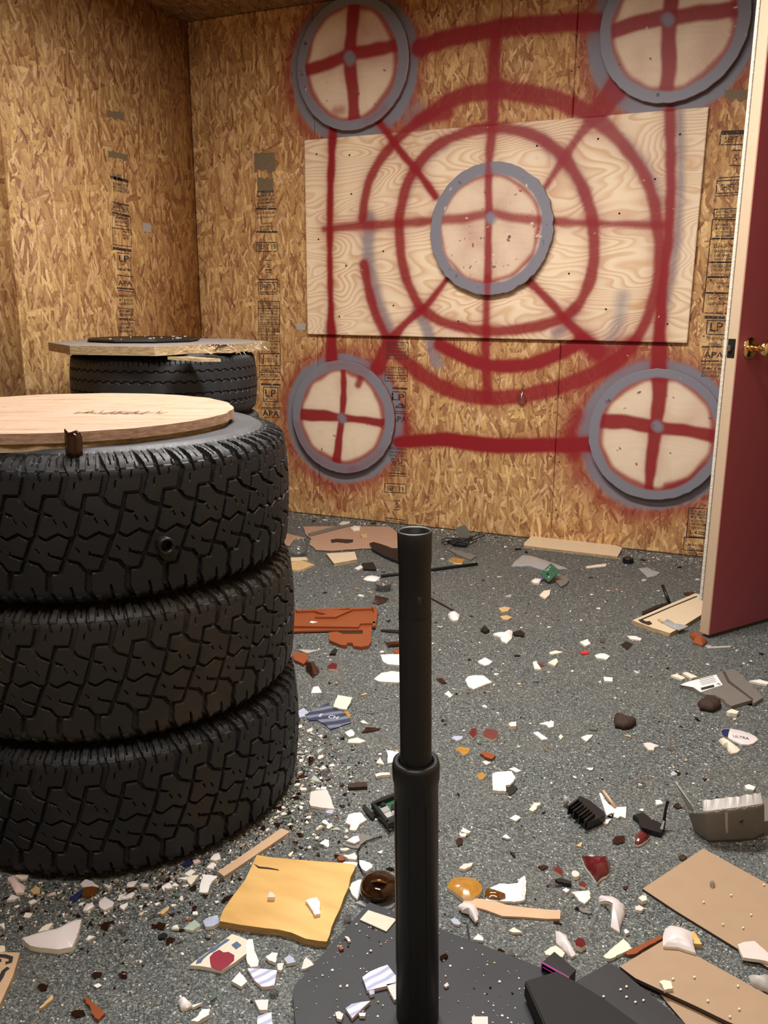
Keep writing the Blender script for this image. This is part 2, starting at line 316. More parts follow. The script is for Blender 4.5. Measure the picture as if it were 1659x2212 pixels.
# discs: px left,right,top,bottom of the face -> centre, radius on the wall
def disc_fit(l, r, t, b, y):
    cy = (t+b)/2; cx = (l+r)/2; x0 = bk(l, cy, y)[0]; x1 = bk(r, cy, y)[0]; z0 = bk(cx, b, y)[1]; z1 = bk(cx, t, y)[1]
    return ((x0+x1)/2, (z0+z1)/2, (x1-x0)/2, (z1-z0)/2)
YD = YB-.034
DISCS = [('TL', disc_fit(644, 880, -14, 284, YD)), ('TR', disc_fit(1298, 1620, -122, 222, YD)), ('BL', disc_fit(632, 852, 779, 1022, YD)), ('BR', disc_fit(1269, 1572, 799, 1078, YD)), ('CE', disc_fit(930, 1195, 349, 637, YD-.02))]
for d in DISCS: print('DISC', d)
DR = {}
for nme, (cx, cz, rx, rz) in DISCS: DR[nme] = (cx, cz, (rx+rz)/2)
circ = lambda cx, cz, r, a0=0, a1=360, n=24: [(cx+r*math.cos(math.radians(a0+(a1-a0)*i/n)), cz+r*math.sin(math.radians(a0+(a1-a0)*i/n))) for i in range(n+1)]
for k in ('TL', 'TR', 'BL', 'BR'):
    cx, cz, r = DR[k]; cz -= .012; cx -= .012
    stroke([(x+.02*mnoise.noise(Vector((x*5, y*5, 1))), y+.02*mnoise.noise(Vector((x*5, y*5, 7)))) for x, y in circ(cx-.006, cz-.010, r+.050)], .036, .040, RED, .66, world=True)
    stroke([(x+.012*mnoise.noise(Vector((x*7, y*7, 3))), y+.012*mnoise.noise(Vector((x*7, y*7, 5)))) for x, y in circ(cx+.004, cz+.002, r+.010)], .030, .011, GREY, .97, world=True)
YP = YB-.020
def both(px, hw, soft, col, al=1., closed=False):
    stroke(px, hw, soft, col, al, YB, closed, S_back); stroke(px, hw, soft, col, al, YP, closed, BOARD)
outer = [(783, 470), (798, 390), (845, 315), (905, 262), (985, 212), (1075, 196), (1165, 208), (1245, 232), (1300, 268), (1360, 330), (1403, 405), (1421, 490), (1424, 580), (1408, 660), (1372, 735), (1315, 790), (1205, 838), (1080, 860), (985, 848), (905, 805), (845, 745), (805, 660), (786, 570)]
inner = [(862, 470), (880, 395), (925, 330), (985, 293), (1055, 276), (1130, 285), (1200, 322), (1250, 388), (1277, 465), (1283, 555), (1265, 630), (1225, 680), (1150, 707), (1060, 715), (980, 703), (918, 672), (885, 622), (866, 550)]
# grey under-spray
both([(797, 470), (796, 560), (812, 640), (840, 720)], .030, .022, GREY, .75)
both([(1170, 300), (1240, 372), (1262, 420)], .022, .020, GREY, .55)
both([(1350, 310), (1400, 370), (1420, 440)], .022, .022, GREY, .5)
both([(1345, 640), (1335, 700), (1320, 730)], .024, .026, GREY, .6)
both([(1469, 245), (1470, 400), (1462, 520), (1442, 640), (1420, 730)], .016, .018, GREY, .7)
both([(903, 668), (922, 712), (934, 750), (944, 785)], .026, .014, GREY, .75)
both([(1200, 722), (1222, 705), (1240, 668)], .020, .016, GREY, .7)
both([(712, 700), (706, 720)], .012, .012, GREY, .6)
both([(885, 255), (905, 235), (912, 262)], .03, .03, GREY, .55)
both([(875, 620), (868, 580)], .012, .02, GREY, .4)
both([(875, 445), (905, 370), (960, 318)], .012, .018, GREY, .45)
# red lines
both([(905, 103), (990, 78), (1075, 62), (1180, 52), (1290, 48)], .036, .013, RED, .9)
both([(858, 955), (960, 950), (1040, 960), (1160, 962), (1280, 960)], [.026, .034, .036, .034, .034], .010, RED, .97)
both([(719, 280), (714, 400), (712, 520), (714, 650), (717, 775)], [.022, .020, .018, .018, .032], .011, RED, .93)
both([(1447, 240), (1449, 400), (1443, 520), (1430, 640), (1423, 760), (1421, 870)], [.022, .020, .020, .020, .032, .038], .011, RED, .92)
both([(1070, 78), (1066, 170), (1064, 260), (1056, 350), (1054, 480), (1052, 600), (1050, 740), (1052, 862)], [.026, .028, .024, .020, .017, .017, .020, .024], .013, RED, .88)
both([(700, 495), (800, 486), (900, 480), (1060, 468), (1200, 478), (1330, 484), (1440, 486)], [.016, .022, .020, .020, .018, .016, .014], .014, RED, .85)
both([(815, 258), (860, 320), (905, 375), (940, 425)], .018, .011, RED, .92)
both([(1118, 585), (1185, 650), (1235, 705), (1290, 760)], [.018, .018, .022, .034], .011, RED, .9)
both([(1345, 170), (1310, 218), (1262, 280), (1216, 345), (1178, 405)], [.05, .045, .022, .018, .014], .013, RED, .86)
both([(975, 590), (925, 655), (870, 705), (835, 755), (815, 795)], [.012, .016, .020, .034, .036], .011, RED, .9)
both(outer, [.022]*4+[.034, .036, .036, .034, .030]+[.024]*6+[.034]*5+[.024]*3, .013, RED, .88, True)
both(inner, .024, .012, RED, .88, True)
both([(950, 745), (1005, 774), (1070, 790), (1140, 788), (1205, 765), (1255, 738)], .030, .012, RED, .93)
both([(905, 262), (935, 250), (968, 245)], .028, .014, RED, .85)
both([(1262, 735), (1300, 770), (1360, 745)], .045, .03, RED, .75)
stroke([(1245, 900), (1228, 940), (1245, 985)], .035, .03, RED, .75)
stroke([(790, 738), (815, 800)], .02, .03, RED, .5)
stroke([(878, 905), (880, 930)], .022, .018, RED, .7)
stroke([(700, 1060), (725, 1090)], .03, .05, RED, .3); stroke([(1240, 1060), (1400, 1130)], .03, .06, RED, .25)
def sheet(name, u0, u1, parent, mat, axis, paint=None, step=.006, lab=None):
    nu = max(2, int((u1-u0)/step)); nv = max(2, int(ZC/step)); 
    if paint is None: nu = nv = 3
    U = np.linspace(u0, u1, nu); Z = np.linspace(0.002, ZC-.002, nv)
    U = np.concatenate([[u0], U, [u1]]); Z = np.concatenate([[Z[0]], Z, [Z[-1]]]); g = np.zeros((len(U), len(Z)))
    g[0, :] = g[-1, :] = .012; g[:, 0] = g[:, -1] = .012
    UU, ZZ = np.meshgrid(U, Z, indexing='ij')
    P = np.stack([UU, YB+g, ZZ], -1) if axis == 'b' else np.stack([XL-g, UU, ZZ], -1)
    me = grid_mesh(name, P)
    if paint is not None: set_paint(me, compose(np.stack([UU.ravel(), ZZ.ravel()], 1), paint))
    return link(name, me, mat, parent)
for a, b in ((XL+.001, -2.0195), (-2.0165, -.7985), (-.7955, .4225), (.4255, XR)): sheet('osb_sheet', a, b, wall_back, M['osb_back'], 'b', S_back)
ys = lw(30, 560)[0]; print('left seam', ys)
for a, b in ((ys+.0015, YB-.001), (ys-1.2185, ys-.0015), (YF, ys-1.2215)): sheet('osb_sheet', a, b, wall_left, M['osb_left'], 'l')
def nails(parent, pts, name='nail_head', r=.0035):
    bm = bmesh.new(); lathe(bm, [(0, 0), (r, 0), (r, .0012), (0, .0014)], 8, Matrix.Rotation(math.pi/2, 4, 'X')); me = bmm(bm); me.materials.append(M['dark'])
    for p_ in pts: o = bpy.data.objects.new(name, me); C.objects.link(o); o.parent = parent; o.location = p_
nl = []
for sx in (-2.0, -2.03, -1.40, -.81, -.78, -.2, -2.68):
    for k in range(9): nl.append((sx+random.uniform(-.006, .006), YB, .12+.27*k+random.uniform(-.03, .03)))
nails(wall_back, nl)
# ---- printed stamps
def text_mesh(items, plane, off=.0006):
    """items: list of tuples in pixels -> one mesh of ink on the wall"""
    V = []; Fc = []
    def put(p):
        if plane == 'b': return (p[0], YB-off, p[1])
        return (XL+off, p[0], p[1])
    f = (lambda x, y: bk(x, y)) if plane == 'b' else (lambda x, y: lw(x, y))
    def line(x0, y0, x1, y1, wd):
        a = np.array(f(x0, y0)); b = np.array(f(x1, y1)); d = b-a; d /= np.linalg.norm(d); n = np.array((-d[1], d[0]))*wd/2
        i = len(V); V.extend([put(a-n), put(b-n), put(b+n), put(a+n)]); Fc.append((i, i+1, i+2, i+3))
    dg = None
    for it in items:
        if it[0] == 'l': line(*it[1:])
        elif it[0] == 'b':
            _, x0, y0, x1, y1, sl, wd = it     # sl: dy across the box; sx: lean
            line(x0, y0, x1, y0+sl, wd); line(x0, y1, x1, y1+sl, wd); line(x0, y0, x0+(y1-y0)*it_lean, y1, wd); line(x1, y0+sl, x1+(y1-y0)*it_lean, y1+sl, wd)
        elif it[0] == 's':                      # solid smear
            _, x0, y0, x1, y1, sl = it; i = len(V); n = 9; 
            tops = [(x0+(x1-x0)*k/n, y0+sl*k/n+random.uniform(-3, 3)) for k in range(n+1)]; bots = [(x0+(x1-x0)*k/n+1, y1+sl*k/n+random.uniform(-8, 5)) for k in range(n+1)]
            V.extend([put(f(*p)) for p in tops]); V.extend([put(f(*p)) for p in bots])
            for k in range(n): Fc.append((i+k, i+k+1, i+n+2+k, i+n+1+k))
        else:
            _, s_, x, y, wpx, hpx = it
            cu = bpy.data.curves.new('t', 'FONT'); cu.body = s_; cu.size = 1; cu.offset = .018; cu.resolution_u = 2; o = bpy.data.objects.new('t', cu); C.objects.link(o)
            bpy.context.view_layer.update(); ev = o.evaluated_get(bpy.context.evaluated_depsgraph_get()); me = ev.to_mesh()
            co = np.array([v.co[:2] for v in me.vertices])
            if len(co):
                lo, hi = co.min(0), co.max(0); c0 = f(x-wpx/2, y+hpx/2); c1 = f(x+wpx/2, y+hpx/2); c3 = f(x-wpx/2, y-hpx/2)
                ex = np.array(c1)-np.array(c0); ez = np.array((0, c3[1]-c0[1])); ex = np.array((ex[0], 0))
                q = (co-lo)/(hi-lo); W = np.array(c0)+q[:, :1]*ex+q[:, 1:]*ez; i = len(V)
                V.extend([put(p) for p in W]); Fc.extend([tuple(i+v for v in p.vertices) for p in me.polygons])
            ev.to_mesh_clear(); bpy.data.objects.remove(o); bpy.data.curves.remove(cu)
    return pym('stamp', V, Fc)
t = NT('broken_stamp_ink'); nz = t.noise(t.obj(), 110, 3, .7); t.set(col=(.035, .028, .028), rough=.8)
tr = t.n('ShaderNodeBsdfTransparent'); mx = t.n('ShaderNodeMixShader', {0: t.math('MULTIPLY', t.math('SUBTRACT', nz, .42), 14, clamp=True)})
t.t.links.new(t.p.outputs[0], mx.inputs[1]); t.t.links.new(tr.outputs[0], mx.inputs[2]); t.t.links.new(mx.outputs[0], t.out.inputs[0]); M['stamp'] = t.m
# ink is kept where noise is low: make most of it present
nzm = [n for n in t.t.nodes if n.type == 'MATH' and n.operation == 'SUBTRACT'][0]; nzm.inputs[1].default_value = .56
def small(x0, x1, ys_, h=5, words=None):
    out = []
    ww = words or ['PERFORMANCE RATED', 'MUST BE INSTALLED', 'ACCORDING WITH', 'APA RECOMMENDED']
    for i, y in enumerate(ys_): out.append(('t', ww[i % len(ww)], (x0+x1)/2, y, (x1-x0)*.88, h))
    return out
it_lean = .02
c1 = [('s', 549, 332, 594, 372, 0), ('s', 556, 385, 590, 420, 1), ('l', 552, 451, 597, 451, .008), ('l', 554, 501, 599, 501, .009)] + small(553, 596, [415, 424, 432, 439, 447, 461, 470], 5) + small(562, 590, [483, 490, 496], 4)
c1 += [('b', 554, 524, 598, 543, 0, .004), ('t', 'SEPT 19', 577, 533.5, 38, 11), ('l', 573, 562, 586, 562, .005), ('t', '5', 579.5, 572, 6, 12), ('l', 573, 583, 587, 583, .005), ('l', 575, 588, 586, 588, .003)]
c1 += [('l', 557, 604, 600, 604, .006), ('b', 558, 610, 599, 631, 0, .004), ('l', 558, 635, 600, 635, .004), ('t', 'SHIFT 2', 578, 620, 34, 12)]
c1 += [('b', 558, 651, 604, 666, 0, .004), ('b', 558, 666, 604, 701, 0, .003), ('b', 559, 701, 604, 717, 0, .003), ('b', 559, 717, 604, 738, 0, .003), ('b', 559, 738, 605, 764, 0, .003), ('b', 560, 764, 605, 790, 0, .004), ('b', 560, 790, 605, 804, 0, .003), ('b', 560, 804, 605, 814, 0, .003)]
c1 += small(559, 603, [655, 661], 4.5, ['INSTALLATION', 'INSTRUCTIONS']) + small(560, 603, [671, 678, 684, 690, 697], 4.5, ['FOR GUARANTEED', 'PERFORMANCE PANEL', 'MUST BE INSTALLED IN', 'ACCORDANCE WITH', 'APA RECOMMENDATIONS']) + small(560, 603, [705], 4, ['FOR INFORMATION']) + [('t', '253-620-7400', 581, 711.5, 40, 7)]
c1 += small(560, 604, [723, 729, 734], 4.5, ['SPACE PANELS', '1/8 INCH GAPS', 'AT ALL JOINTS']) + small(561, 604, [743, 751, 760], 4.5, ['THIS SIDE DOWN', 'ESTE LADO ABAJO', 'CE COTE EN BAS']) + small(570, 596, [775, 780], 3, ['STRENGTH AXIS', 'THIS DIRECTION']) + small(561, 604, [795, 800], 4, ['CAUTION SLIPPERY', 'WHEN WET OR ICY']) + small(561, 604, [809], 4.5, ['MADE IN USA'])
c1 += [('l', 569, 766, 569, 786, .006), ('l', 597, 768, 597, 786, .003), ('l', 594, 771, 597, 767, .003), ('l', 600, 771, 597, 767, .003), ('l', 594, 784, 597, 788, .003), ('l', 600, 784, 597, 788, .003)]
c1 += [('l', 562, 820, 606, 820, .004), ('l', 564, 830, 607, 831, .010), ('b', 569, 836, 600, 867, 1, .004), ('t', 'LP', 585, 849, 24, 15), ('s', 570, 861, 600, 867, 0), ('t', 'REGULAR', 585, 873, 24, 5), ('l', 564, 880, 606, 880, .004), ('l', 564, 883, 606, 883, .004), ('t', 'APA', 585, 892, 36, 13), ('l', 564, 902, 606, 902, .003)]
link('printed_stamp', text_mesh([q for q in c1 if q[0] != 's'], 'b'), M['stamp'], wall_back); link('smeared_stamp', text_mesh([q for q in c1 if q[0] == 's'], 'b'), M['smear'], wall_back)
it_lean = -.01
c2 = [('b', 836, 740, 882, 775, 0, .003), ('b', 832, 793, 880, 810, 1, .003), ('b', 832, 810, 880, 823, 1, .003)] + small(834, 880, [745, 752, 759, 767, 797, 804, 816], 5, ['SPACE PANELS', 'ESTE LADO ABAJO', 'CE COTE EN BAS', 'THIS SIDE', 'CAUTION SLIPPERY', 'WHEN WET', 'MADE IN USA'])
c2 += [('l', 848, 838, 880, 840, .009), ('b', 848, 846, 876, 880, 1, .004), ('t', 'LP', 860, 857, 28, 14), ('s', 855, 873, 874, 879, 0), ('l', 848, 892, 880, 894, .004), ('l', 848, 888, 880, 890, .004), ('t', 'APA', 862, 904, 34, 12)]
c2 += small(838, 880, [968, 976, 983], 5, ['RATED SHEATHING', 'SIZED FOR SPACING', 'EXPOSURE 1']) + [('t', '24/16 7/16', 862, 991, 36, 7), ('t', 'W24', 858, 998, 24, 7)] + small(842, 876, [1004, 1010, 1015, 1020], 4, ['THICKNESS', 'CATEGORY', 'PERFORMANCE', 'PS 2-10']) + [('l', 838, 1022, 879, 1024, .004), ('l', 838, 1027, 879, 1029, .003)]
c2 += [('b', 831, 1044, 877, 1063, 2, .004), ('t', 'SEPT 19', 854, 1054, 36, 11), ('l', 851, 1082, 864, 1082, .004), ('t', '5', 857, 1091, 6, 11), ('l', 850, 1101, 864, 1101, .004), ('l', 832, 1118, 876, 1124, .004), ('l', 832, 1123, 876, 1129, .003)]
link('printed_stamp', text_mesh(c2, 'b'), M['stamp'], wall_back)
it_lean = -.085
c3 = [('s', 1565, 194, 1618, 218, -2), ('l', 1558, 286, 1612, 284, .012), ('b', 1557, 290, 1614, 313, -1, .004), ('t', 'SEPT 19', 1588, 302, 46, 13), ('l', 1580, 325, 1602, 325, .004), ('t', '5', 1588, 342, 8, 15), ('l', 1576, 357, 1600, 358, .004)]
c3 += [('l', 1550, 385, 1606, 381, .004), ('b', 1549, 391, 1605, 418, -3, .004), ('t', 'SHIFT 2', 1577, 405, 42, 14), ('l', 1546, 424, 1600, 420, .003)]
c3 += [('b', 1543, 452, 1598, 471, -2, .004), ('b', 1539, 474, 1596, 515, 0, .004), ('b', 1534, 516, 1594, 566, 0, .004), ('b', 1529, 567, 1590, 598, 0, .004), ('b', 1526, 599, 1586, 632, 1, .004), ('b', 1522, 633, 1584, 676, 1, .004)]
c3 += small(1545, 1600, [458, 466], 6, ['INSTALLATION', 'INSTRUCTIONS']) + small(1542, 1596, [477, 486, 494, 502, 510], 6, ['FOR GUARANTEED', 'PERFORMANCE PANEL', 'MUST BE INSTALLED', 'ACCORDANCE WITH', 'APA RECOMMENDED']) + [('t', '253-620-7400', 1566, 531, 50, 9)] + small(1540, 1590, [543, 552, 561], 6, ['SPACE PANELS', '1/8 INCH', 'INCH AT JOINTS'])
c3 += small(1532, 1588, [575, 584, 594], 7, ['THIS SIDE DOWN', 'ESTE LADO ABAJO', 'EL COTE EN BAS']) + small(1546, 1580, [612, 619], 4, ['STRENGTH', 'DIRECTION']) + small(1526, 1578, [637, 645, 656], 6, ['LP CORPORATION', 'SEC 4022', 'SPAN'])
c3 += [('l', 1522, 685, 1566, 686, .012), ('b', 1528, 692, 1572, 722, 1, .004), ('t', 'LP', 1547, 706, 28, 20), ('s', 1526, 728, 1566, 736, 0), ('t', 'REGULAR', 1546, 743, 30, 6), ('l', 1516, 749, 1572, 749, .006), ('l', 1514, 780, 1570, 780, .006), ('t', 'APA', 1541, 766, 44, 13)] + small(1512, 1562, [787, 795, 803, 811], 6, ['RATED SHEATHING', '24/16', 'SIZED FOR SPACING', 'EXPOSURE 1'])
c3 += [('b', 1488, 1097, 1528, 1160, 2, .004), ('b', 1478, 1160, 1524, 1188, 3, .004)] + small(1490, 1526, [1104, 1110, 1116, 1124, 1131, 1139], 5, ['FOR BEST', 'PERFORMANCE', 'MUST BE IN', 'ACCORD', 'APA RECOM', 'FOR INFO']) + [('t', '1-620', 1506, 1149, 32, 7)] + small(1484, 1520, [1158, 1176, 1186, 1194], 5, ['SAFETY', 'INCH', 'ESTE SIDE', 'COTE EN'])
link('printed_stamp', text_mesh([q for q in c3 if q[0] != 's'], 'b'), M['stamp'], wall_back); link('smeared_stamp', text_mesh([q for q in c3 if q[0] == 's'], 'b'), M['smear'], wall_back)
it_lean = .03
c4 = [('s', 229, 236, 268, 254, 8), ('s', 233, 326, 276, 340, 6), ('l', 238, 382, 277, 392, .012), ('s', 244, 375, 262, 388, 4), ('l', 242, 436, 278, 444, .004), ('l', 242, 459, 280, 467, .008), ('b', 242, 464, 282, 492, 5, .003), ('b', 243, 492, 283, 528, 5, .003), ('b', 250, 468, 276, 486, 4, .003)]
c4 += small(242, 278, [396, 403, 410], 6) + small(244, 280, [440, 447, 454], 6) + small(248, 276, [470, 478], 5) + small(264, 280, [500, 508, 514], 4)
c4 += [('l', 244, 536, 284, 542, .012), ('b', 254, 546, 282, 582, 2, .003), ('t', 'LP', 268, 558, 22, 14), ('s', 254, 578, 280, 585, 2), ('l', 252, 594, 288, 598, .004), ('t', 'APA', 270, 611, 30, 11), ('l', 252, 622, 290, 625, .007), ('l', 254, 627, 290, 631, .003)]
c4 += small(256, 290, [639, 648, 656, 672, 680, 690, 700, 708, 716], 6) + [('l', 256, 665, 290, 668, .003), ('l', 256, 688, 292, 692, .004)]
link('printed_stamp', text_mesh([q for q in c4 if q[0] != 's'], 'l'), M['stamp'], wall_left); link('smeared_stamp', text_mesh([q for q in c4 if q[0] == 's'], 'l'), M['smear'], wall_left)
def sticker(plane, x0, y0, x1, y1, parent):
    f = bk if plane == 'b' else lw; a = f(x0, y1); b = f(x1, y0); bm = bmesh.new()
    if plane == 'b': box(bm, ((a[0]+b[0])/2, YB-.0008, (a[1]+b[1])/2), (b[0]-a[0], .0012, b[1]-a[1]))
    else: box(bm, (XL+.0008, (a[0]+b[0])/2, (a[1]+b[1])/2), (.0012, b[0]-a[0], b[1]-a[1]))
    link('paper_sticker', bmm(bm), M['greylight'], parent)
sticker('b', 641, 698, 660, 713, wall_back); sticker('l', 309, 483, 325, 500, wall_left)
# ceiling lamp fixtures (out of frame above)
for i, (x, y, l, wd, pw, rz) in enumerate(LIGHTS):
    e = empty('unseen_ceiling_lamp', (x, y, ZC), label='unseen long white ceiling lamp ' + ('above the tires' if i == 0 else 'above the near floor by the batting tee'), cat='lamp')
    bm = bmesh.new(); box(bm, (0, 0, -.03), (l+.06, wd+.04, .06), bev=.005); link('unseen_lamp_housing', bmm(bm), M['paper'], e)
# ---- plywood board on the wall
tl, tr_, bl, br = [bk(*p, YP) for p in ((657, 303), (1531, 231), (664, 722), (1484, 741))]
print('board', tl, tr_, bl, br)
bx0, bx1 = (tl[0]+bl[0])/2, (tr_[0]+br[0])/2
n1, n2 = 330, 170; U, W = np.meshgrid(np.linspace(0, 1, n1), np.linspace(0, 1, n2), indexing='ij')
def bil(u, v): return tuple((1-u)*(1-v)*np.array(bl)[k]+u*(1-v)*np.array(br)[k]+(1-u)*v*np.array(tl)[k]+u*v*np.array(tr_)[k] for k in (0, 1))
X_, Z_ = bil(U, W); Yg = np.full_like(X_, YP)
pad = lambda A: np.pad(A, 1, mode='edge'); Xp, Zp, Yp_ = pad(X_), pad(Z_), pad(Yg); Yp_[0, :] = Yp_[-1, :] = YB-.001; Yp_[:, 0] = Yp_[:, -1] = YB-.001
me = grid_mesh('target_board', np.stack([Xp, Yp_, Zp], -1)); set_paint(me, compose(np.stack([Xp.ravel(), Zp.ravel()], 1), BOARD))
board = link('target_board', me, M['ply'], label='large rectangular pine plywood board sprayed with red target rings on back wall', cat='board')
sc_p = []
for px, py in ((684, 333), (755, 335), (759, 419), (688, 517), (748, 574), (733, 684), (850, 660), (990, 694), (828, 543), (1229, 591), (1309, 668), (1442, 700), (1338, 461), (1415, 387), (1469, 290), (1292, 300), (1160, 315), (1170, 420)):
    x, z = bk(px, py, YP); sc_p.append((x, YP+.0004, z))
nails(board, sc_p, 'screw', .0045)
# ---- round targets
DL = {'TL': 'round wooden target with grey rim at upper left, nearest the room corner', 'TR': 'round wooden target with grey rim and red cross at upper right, beside the door', 'BL': 'smallest looking round target low on back wall, right of the tire stacks', 'BR': 'round target with grey rim low on back wall, partly behind the door edge', 'CE': 'chipped round target with red cross screwed onto the plywood board'}
for k, y0, cpx, inn in (('TL', YD, (755, 125), (660, 858, 6, 264)), ('TR', YD, (1442, 42), (1320, 1594, -95, 197)), ('BL', YD, (738, 903), (648, 832, 797, 1003)), ('BR', YD, (1420, 920), (1294, 1548, 812, 1060)), ('CE', YD-.02, (1060, 472), (950, 1165, 378, 608))):
    cx, cz, r = DR[k]; L = []
    sd = {'TL': 1, 'TR': 2, 'BL': 3, 'BR': 4, 'CE': 5}[k]; rr_ = random.Random(sd)
    def st(px, hw, soft, col, al=1.): stroke(px, hw, soft, col, al, y0, False, L)
    for _ in range({'TL': 7, 'TR': 5, 'BL': 1, 'BR': 3, 'CE': 9}[k]):     # pink over-spray
        a = rr_.uniform(0, 6.28); q = rr_.uniform(.2, .75)*r; p0 = (cx+q*math.cos(a), cz+q*math.sin(a)); stroke([p0, (p0[0]+rr_.uniform(-.06, .06), p0[1]+rr_.uniform(-.09, .09))], .03, .07, RED, .36 if k == 'TL' else .26 if k != 'CE' else .24, world=True, L=L)
    ix0, ix1 = bk(inn[0], 0, y0)[0], bk(inn[1], 0, y0)[0]
    f_ = disc_fit(*inn, y0); ri = (f_[2]+f_[3])/2
    ring = [(f_[0]+(f_[2]+rr_.uniform(-.006, .006))*math.cos(a), f_[1]+(f_[3]+rr_.uniform(-.008, .008))*math.sin(a)) for a in np.linspace(0, 6.2832, 25)]
    stroke(ring, .022 if k != 'CE' else .010, .014, RED, .85, world=True, L=L)
    x, y = cpx
    if k == 'TL': st([(765, 0), (760, 60), (756, 125), (762, 200), (765, 268)], .031, .010, RED, .95); st([(655, 152), (700, 140), (755, 118), (810, 108), (860, 97)], .029, .011, RED, .95); st([(725, 240), (740, 238)], .02, .02, RED, .6)
    if k == 'TR': st([(1455, -100), (1452, 0), (1444, 60), (1445, 130), (1440, 200)], .030, .010, RED, .95); st([(1312, 70), (1380, 50), (1442, 38), (1520, 28), (1600, 18)], .030, .010, RED, .95)
    if k == 'BL': st([(741, 790), (742, 850), (738, 903), (732, 950), (727, 1005)], [.017, .017, .018, .020, .027], .008, RED, .97); st([(645, 895), (700, 898), (738, 902), (790, 908), (842, 918)], [.032, .030, .022, .020, .026], .008, RED, .97); st([(779, 818), (774, 832)], .020, .012, RED, .9)
    if k == 'BR': st([(1425, 815), (1423, 860), (1417, 920), (1408, 980), (1402, 1055)], [.036, .032, .028, .026, .022], .009, RED, .96); st([(1290, 908), (1350, 912), (1417, 922), (1480, 930), (1560, 945)], [.034, .032, .030, .026, .030], .009, RED, .96); st([(1440, 1050), (1490, 1042), (1530, 1010)], .022, .014, RED, .85)
    if k == 'CE': st([(1058, 345), (1055, 400), (1056, 480), (1054, 560), (1052, 640)], .018, .010, RED, .93); st([(932, 475), (1000, 472), (1060, 462), (1120, 472), (1195, 476)], [.026, .022, .020, .020, .024], .014, RED, .85)
    gr = r-.002; gw = (r-ri)/2+.006
    if k != 'CE': stroke([(f_[0]*.5+cx*.5+((r+(f_[2]))/2+.004)*math.cos(a), f_[1]*.5+cz*.5+((r+f_[3])/2+.004)*math.sin(a)) for a in np.linspace(0, 6.2832, 33)], gw, .007, GREY, 1., world=True, L=L)
    else: stroke(circ(cx, cz, r-.022), .028, .006, GREY, 1., world=True, L=L); st([(1054, 345), (1055, 375)], .016, .01, RED, .8); st([(1053, 600), (1052, 640)], .014, .01, RED, .8)
    if k == 'TL': st([(790, 262), (830, 235)], .02, .03, RED, .3)
    if k == 'BL':
        for a0 in (60, 190, 240, 280): stroke(circ(cx, cz, r-.02, a0, a0+45, 6), .018, .02, RED, .25, world=True, L=L)
    st([(x-1, y-2), (x+2, y+2)], .026 if k == 'TL' else .022, .012, GREY, .93)
    e = empty('round_target', (cx, YB, cz), label=DL[k], cat='target', group=None)
    for _ in range(95 if k == 'CE' else 16):      # dents, scratches
        a = rr_.uniform(0, 6.28); q = math.sqrt(rr_.uniform(0, .95))*r*.95; s = rr_.uniform(.003, .011); b = rr_.uniform(0, 6.28); p0 = (cx+q*math.cos(a), cz+q*math.sin(a))
        dk_ = rr_.choice([np.array((.06, .02, .02)), np.array((.30, .05, .06)), np.array((.16, .10, .08)), np.array((.80, .66, .52))]); stroke([p0, (p0[0]+s*math.cos(b), p0[1]+s*math.sin(b))], rr_.choice([.0010, .0014, .0030]), .0014, dk_, .85, world=True, L=L)
    nr, na = 110, 360; rr = np.linspace(0.002, 1, nr)*r; aa = np.arange(na)/na*2*np.pi; th = YB-y0; jag = .0
    edge = 1+np.array([mnoise.noise(Vector((math.cos(a)*9, math.sin(a)*9, sd)))*(.010 if k != 'CE' else .022) for a in aa])
    RRg = rr[None, :]*np.where(rr[None, :] > .9*r, edge[:, None], 1)
    X = RRg*np.cos(aa)[:, None]; Z = RRg*np.sin(aa)[:, None]; Y = np.full_like(X, -th)
    X = np.concatenate([X, X[:, -1:], X[:, -1:]], 1); Z = np.concatenate([Z, Z[:, -1:], Z[:, -1:]], 1)
    Y = np.concatenate([Y, Y[:, -1:]+.001, Y[:, -1:]+.018], 1)
    me = grid_mesh('disc', np.stack([X, Y, Z], -1), wrapU=True); ca = compose(np.stack([X.ravel()+cx, Z.ravel()+cz], 1), L)
    ca = ca.reshape(na, nr+2, 4); ca[:, -2:] = (*(RED*.8), .9); set_paint(me, ca.reshape(-1, 4))
    d = link('painted_disc', me, M['birch'], e, smooth=False); d.data.materials[0] = M['birch']
    bm = bmesh.new(); lathe(bm, [(0, 0), (r*.82, 0), (r*.82, th-.017 if k != 'CE' else .018), (0, th-.017 if k != 'CE' else .018)], 40, Matrix.Translation((0, -.0005 if k != 'CE' else -.020, 0)) @ Matrix.Rotation(math.pi/2, 4, 'X')); link('spacer_block', bmm(bm), M['dark'], e)
# glass blob stuck to the wall under the rings
x, z = bk(1129, 858); bm = bmesh.new(); lathe(bm, [(0, -.03), (.012, -.026), (.020, -.010), (.016, .006), (.006, .018), (.004, .045), (0, .05)], 16, Matrix.Translation((x, YB-.012, z)))
link('glass_drop', bmm(bm), M['clear'], smooth=True, label='clear glass drop shape stuck on back wall over lowest red ring', cat='glass piece')
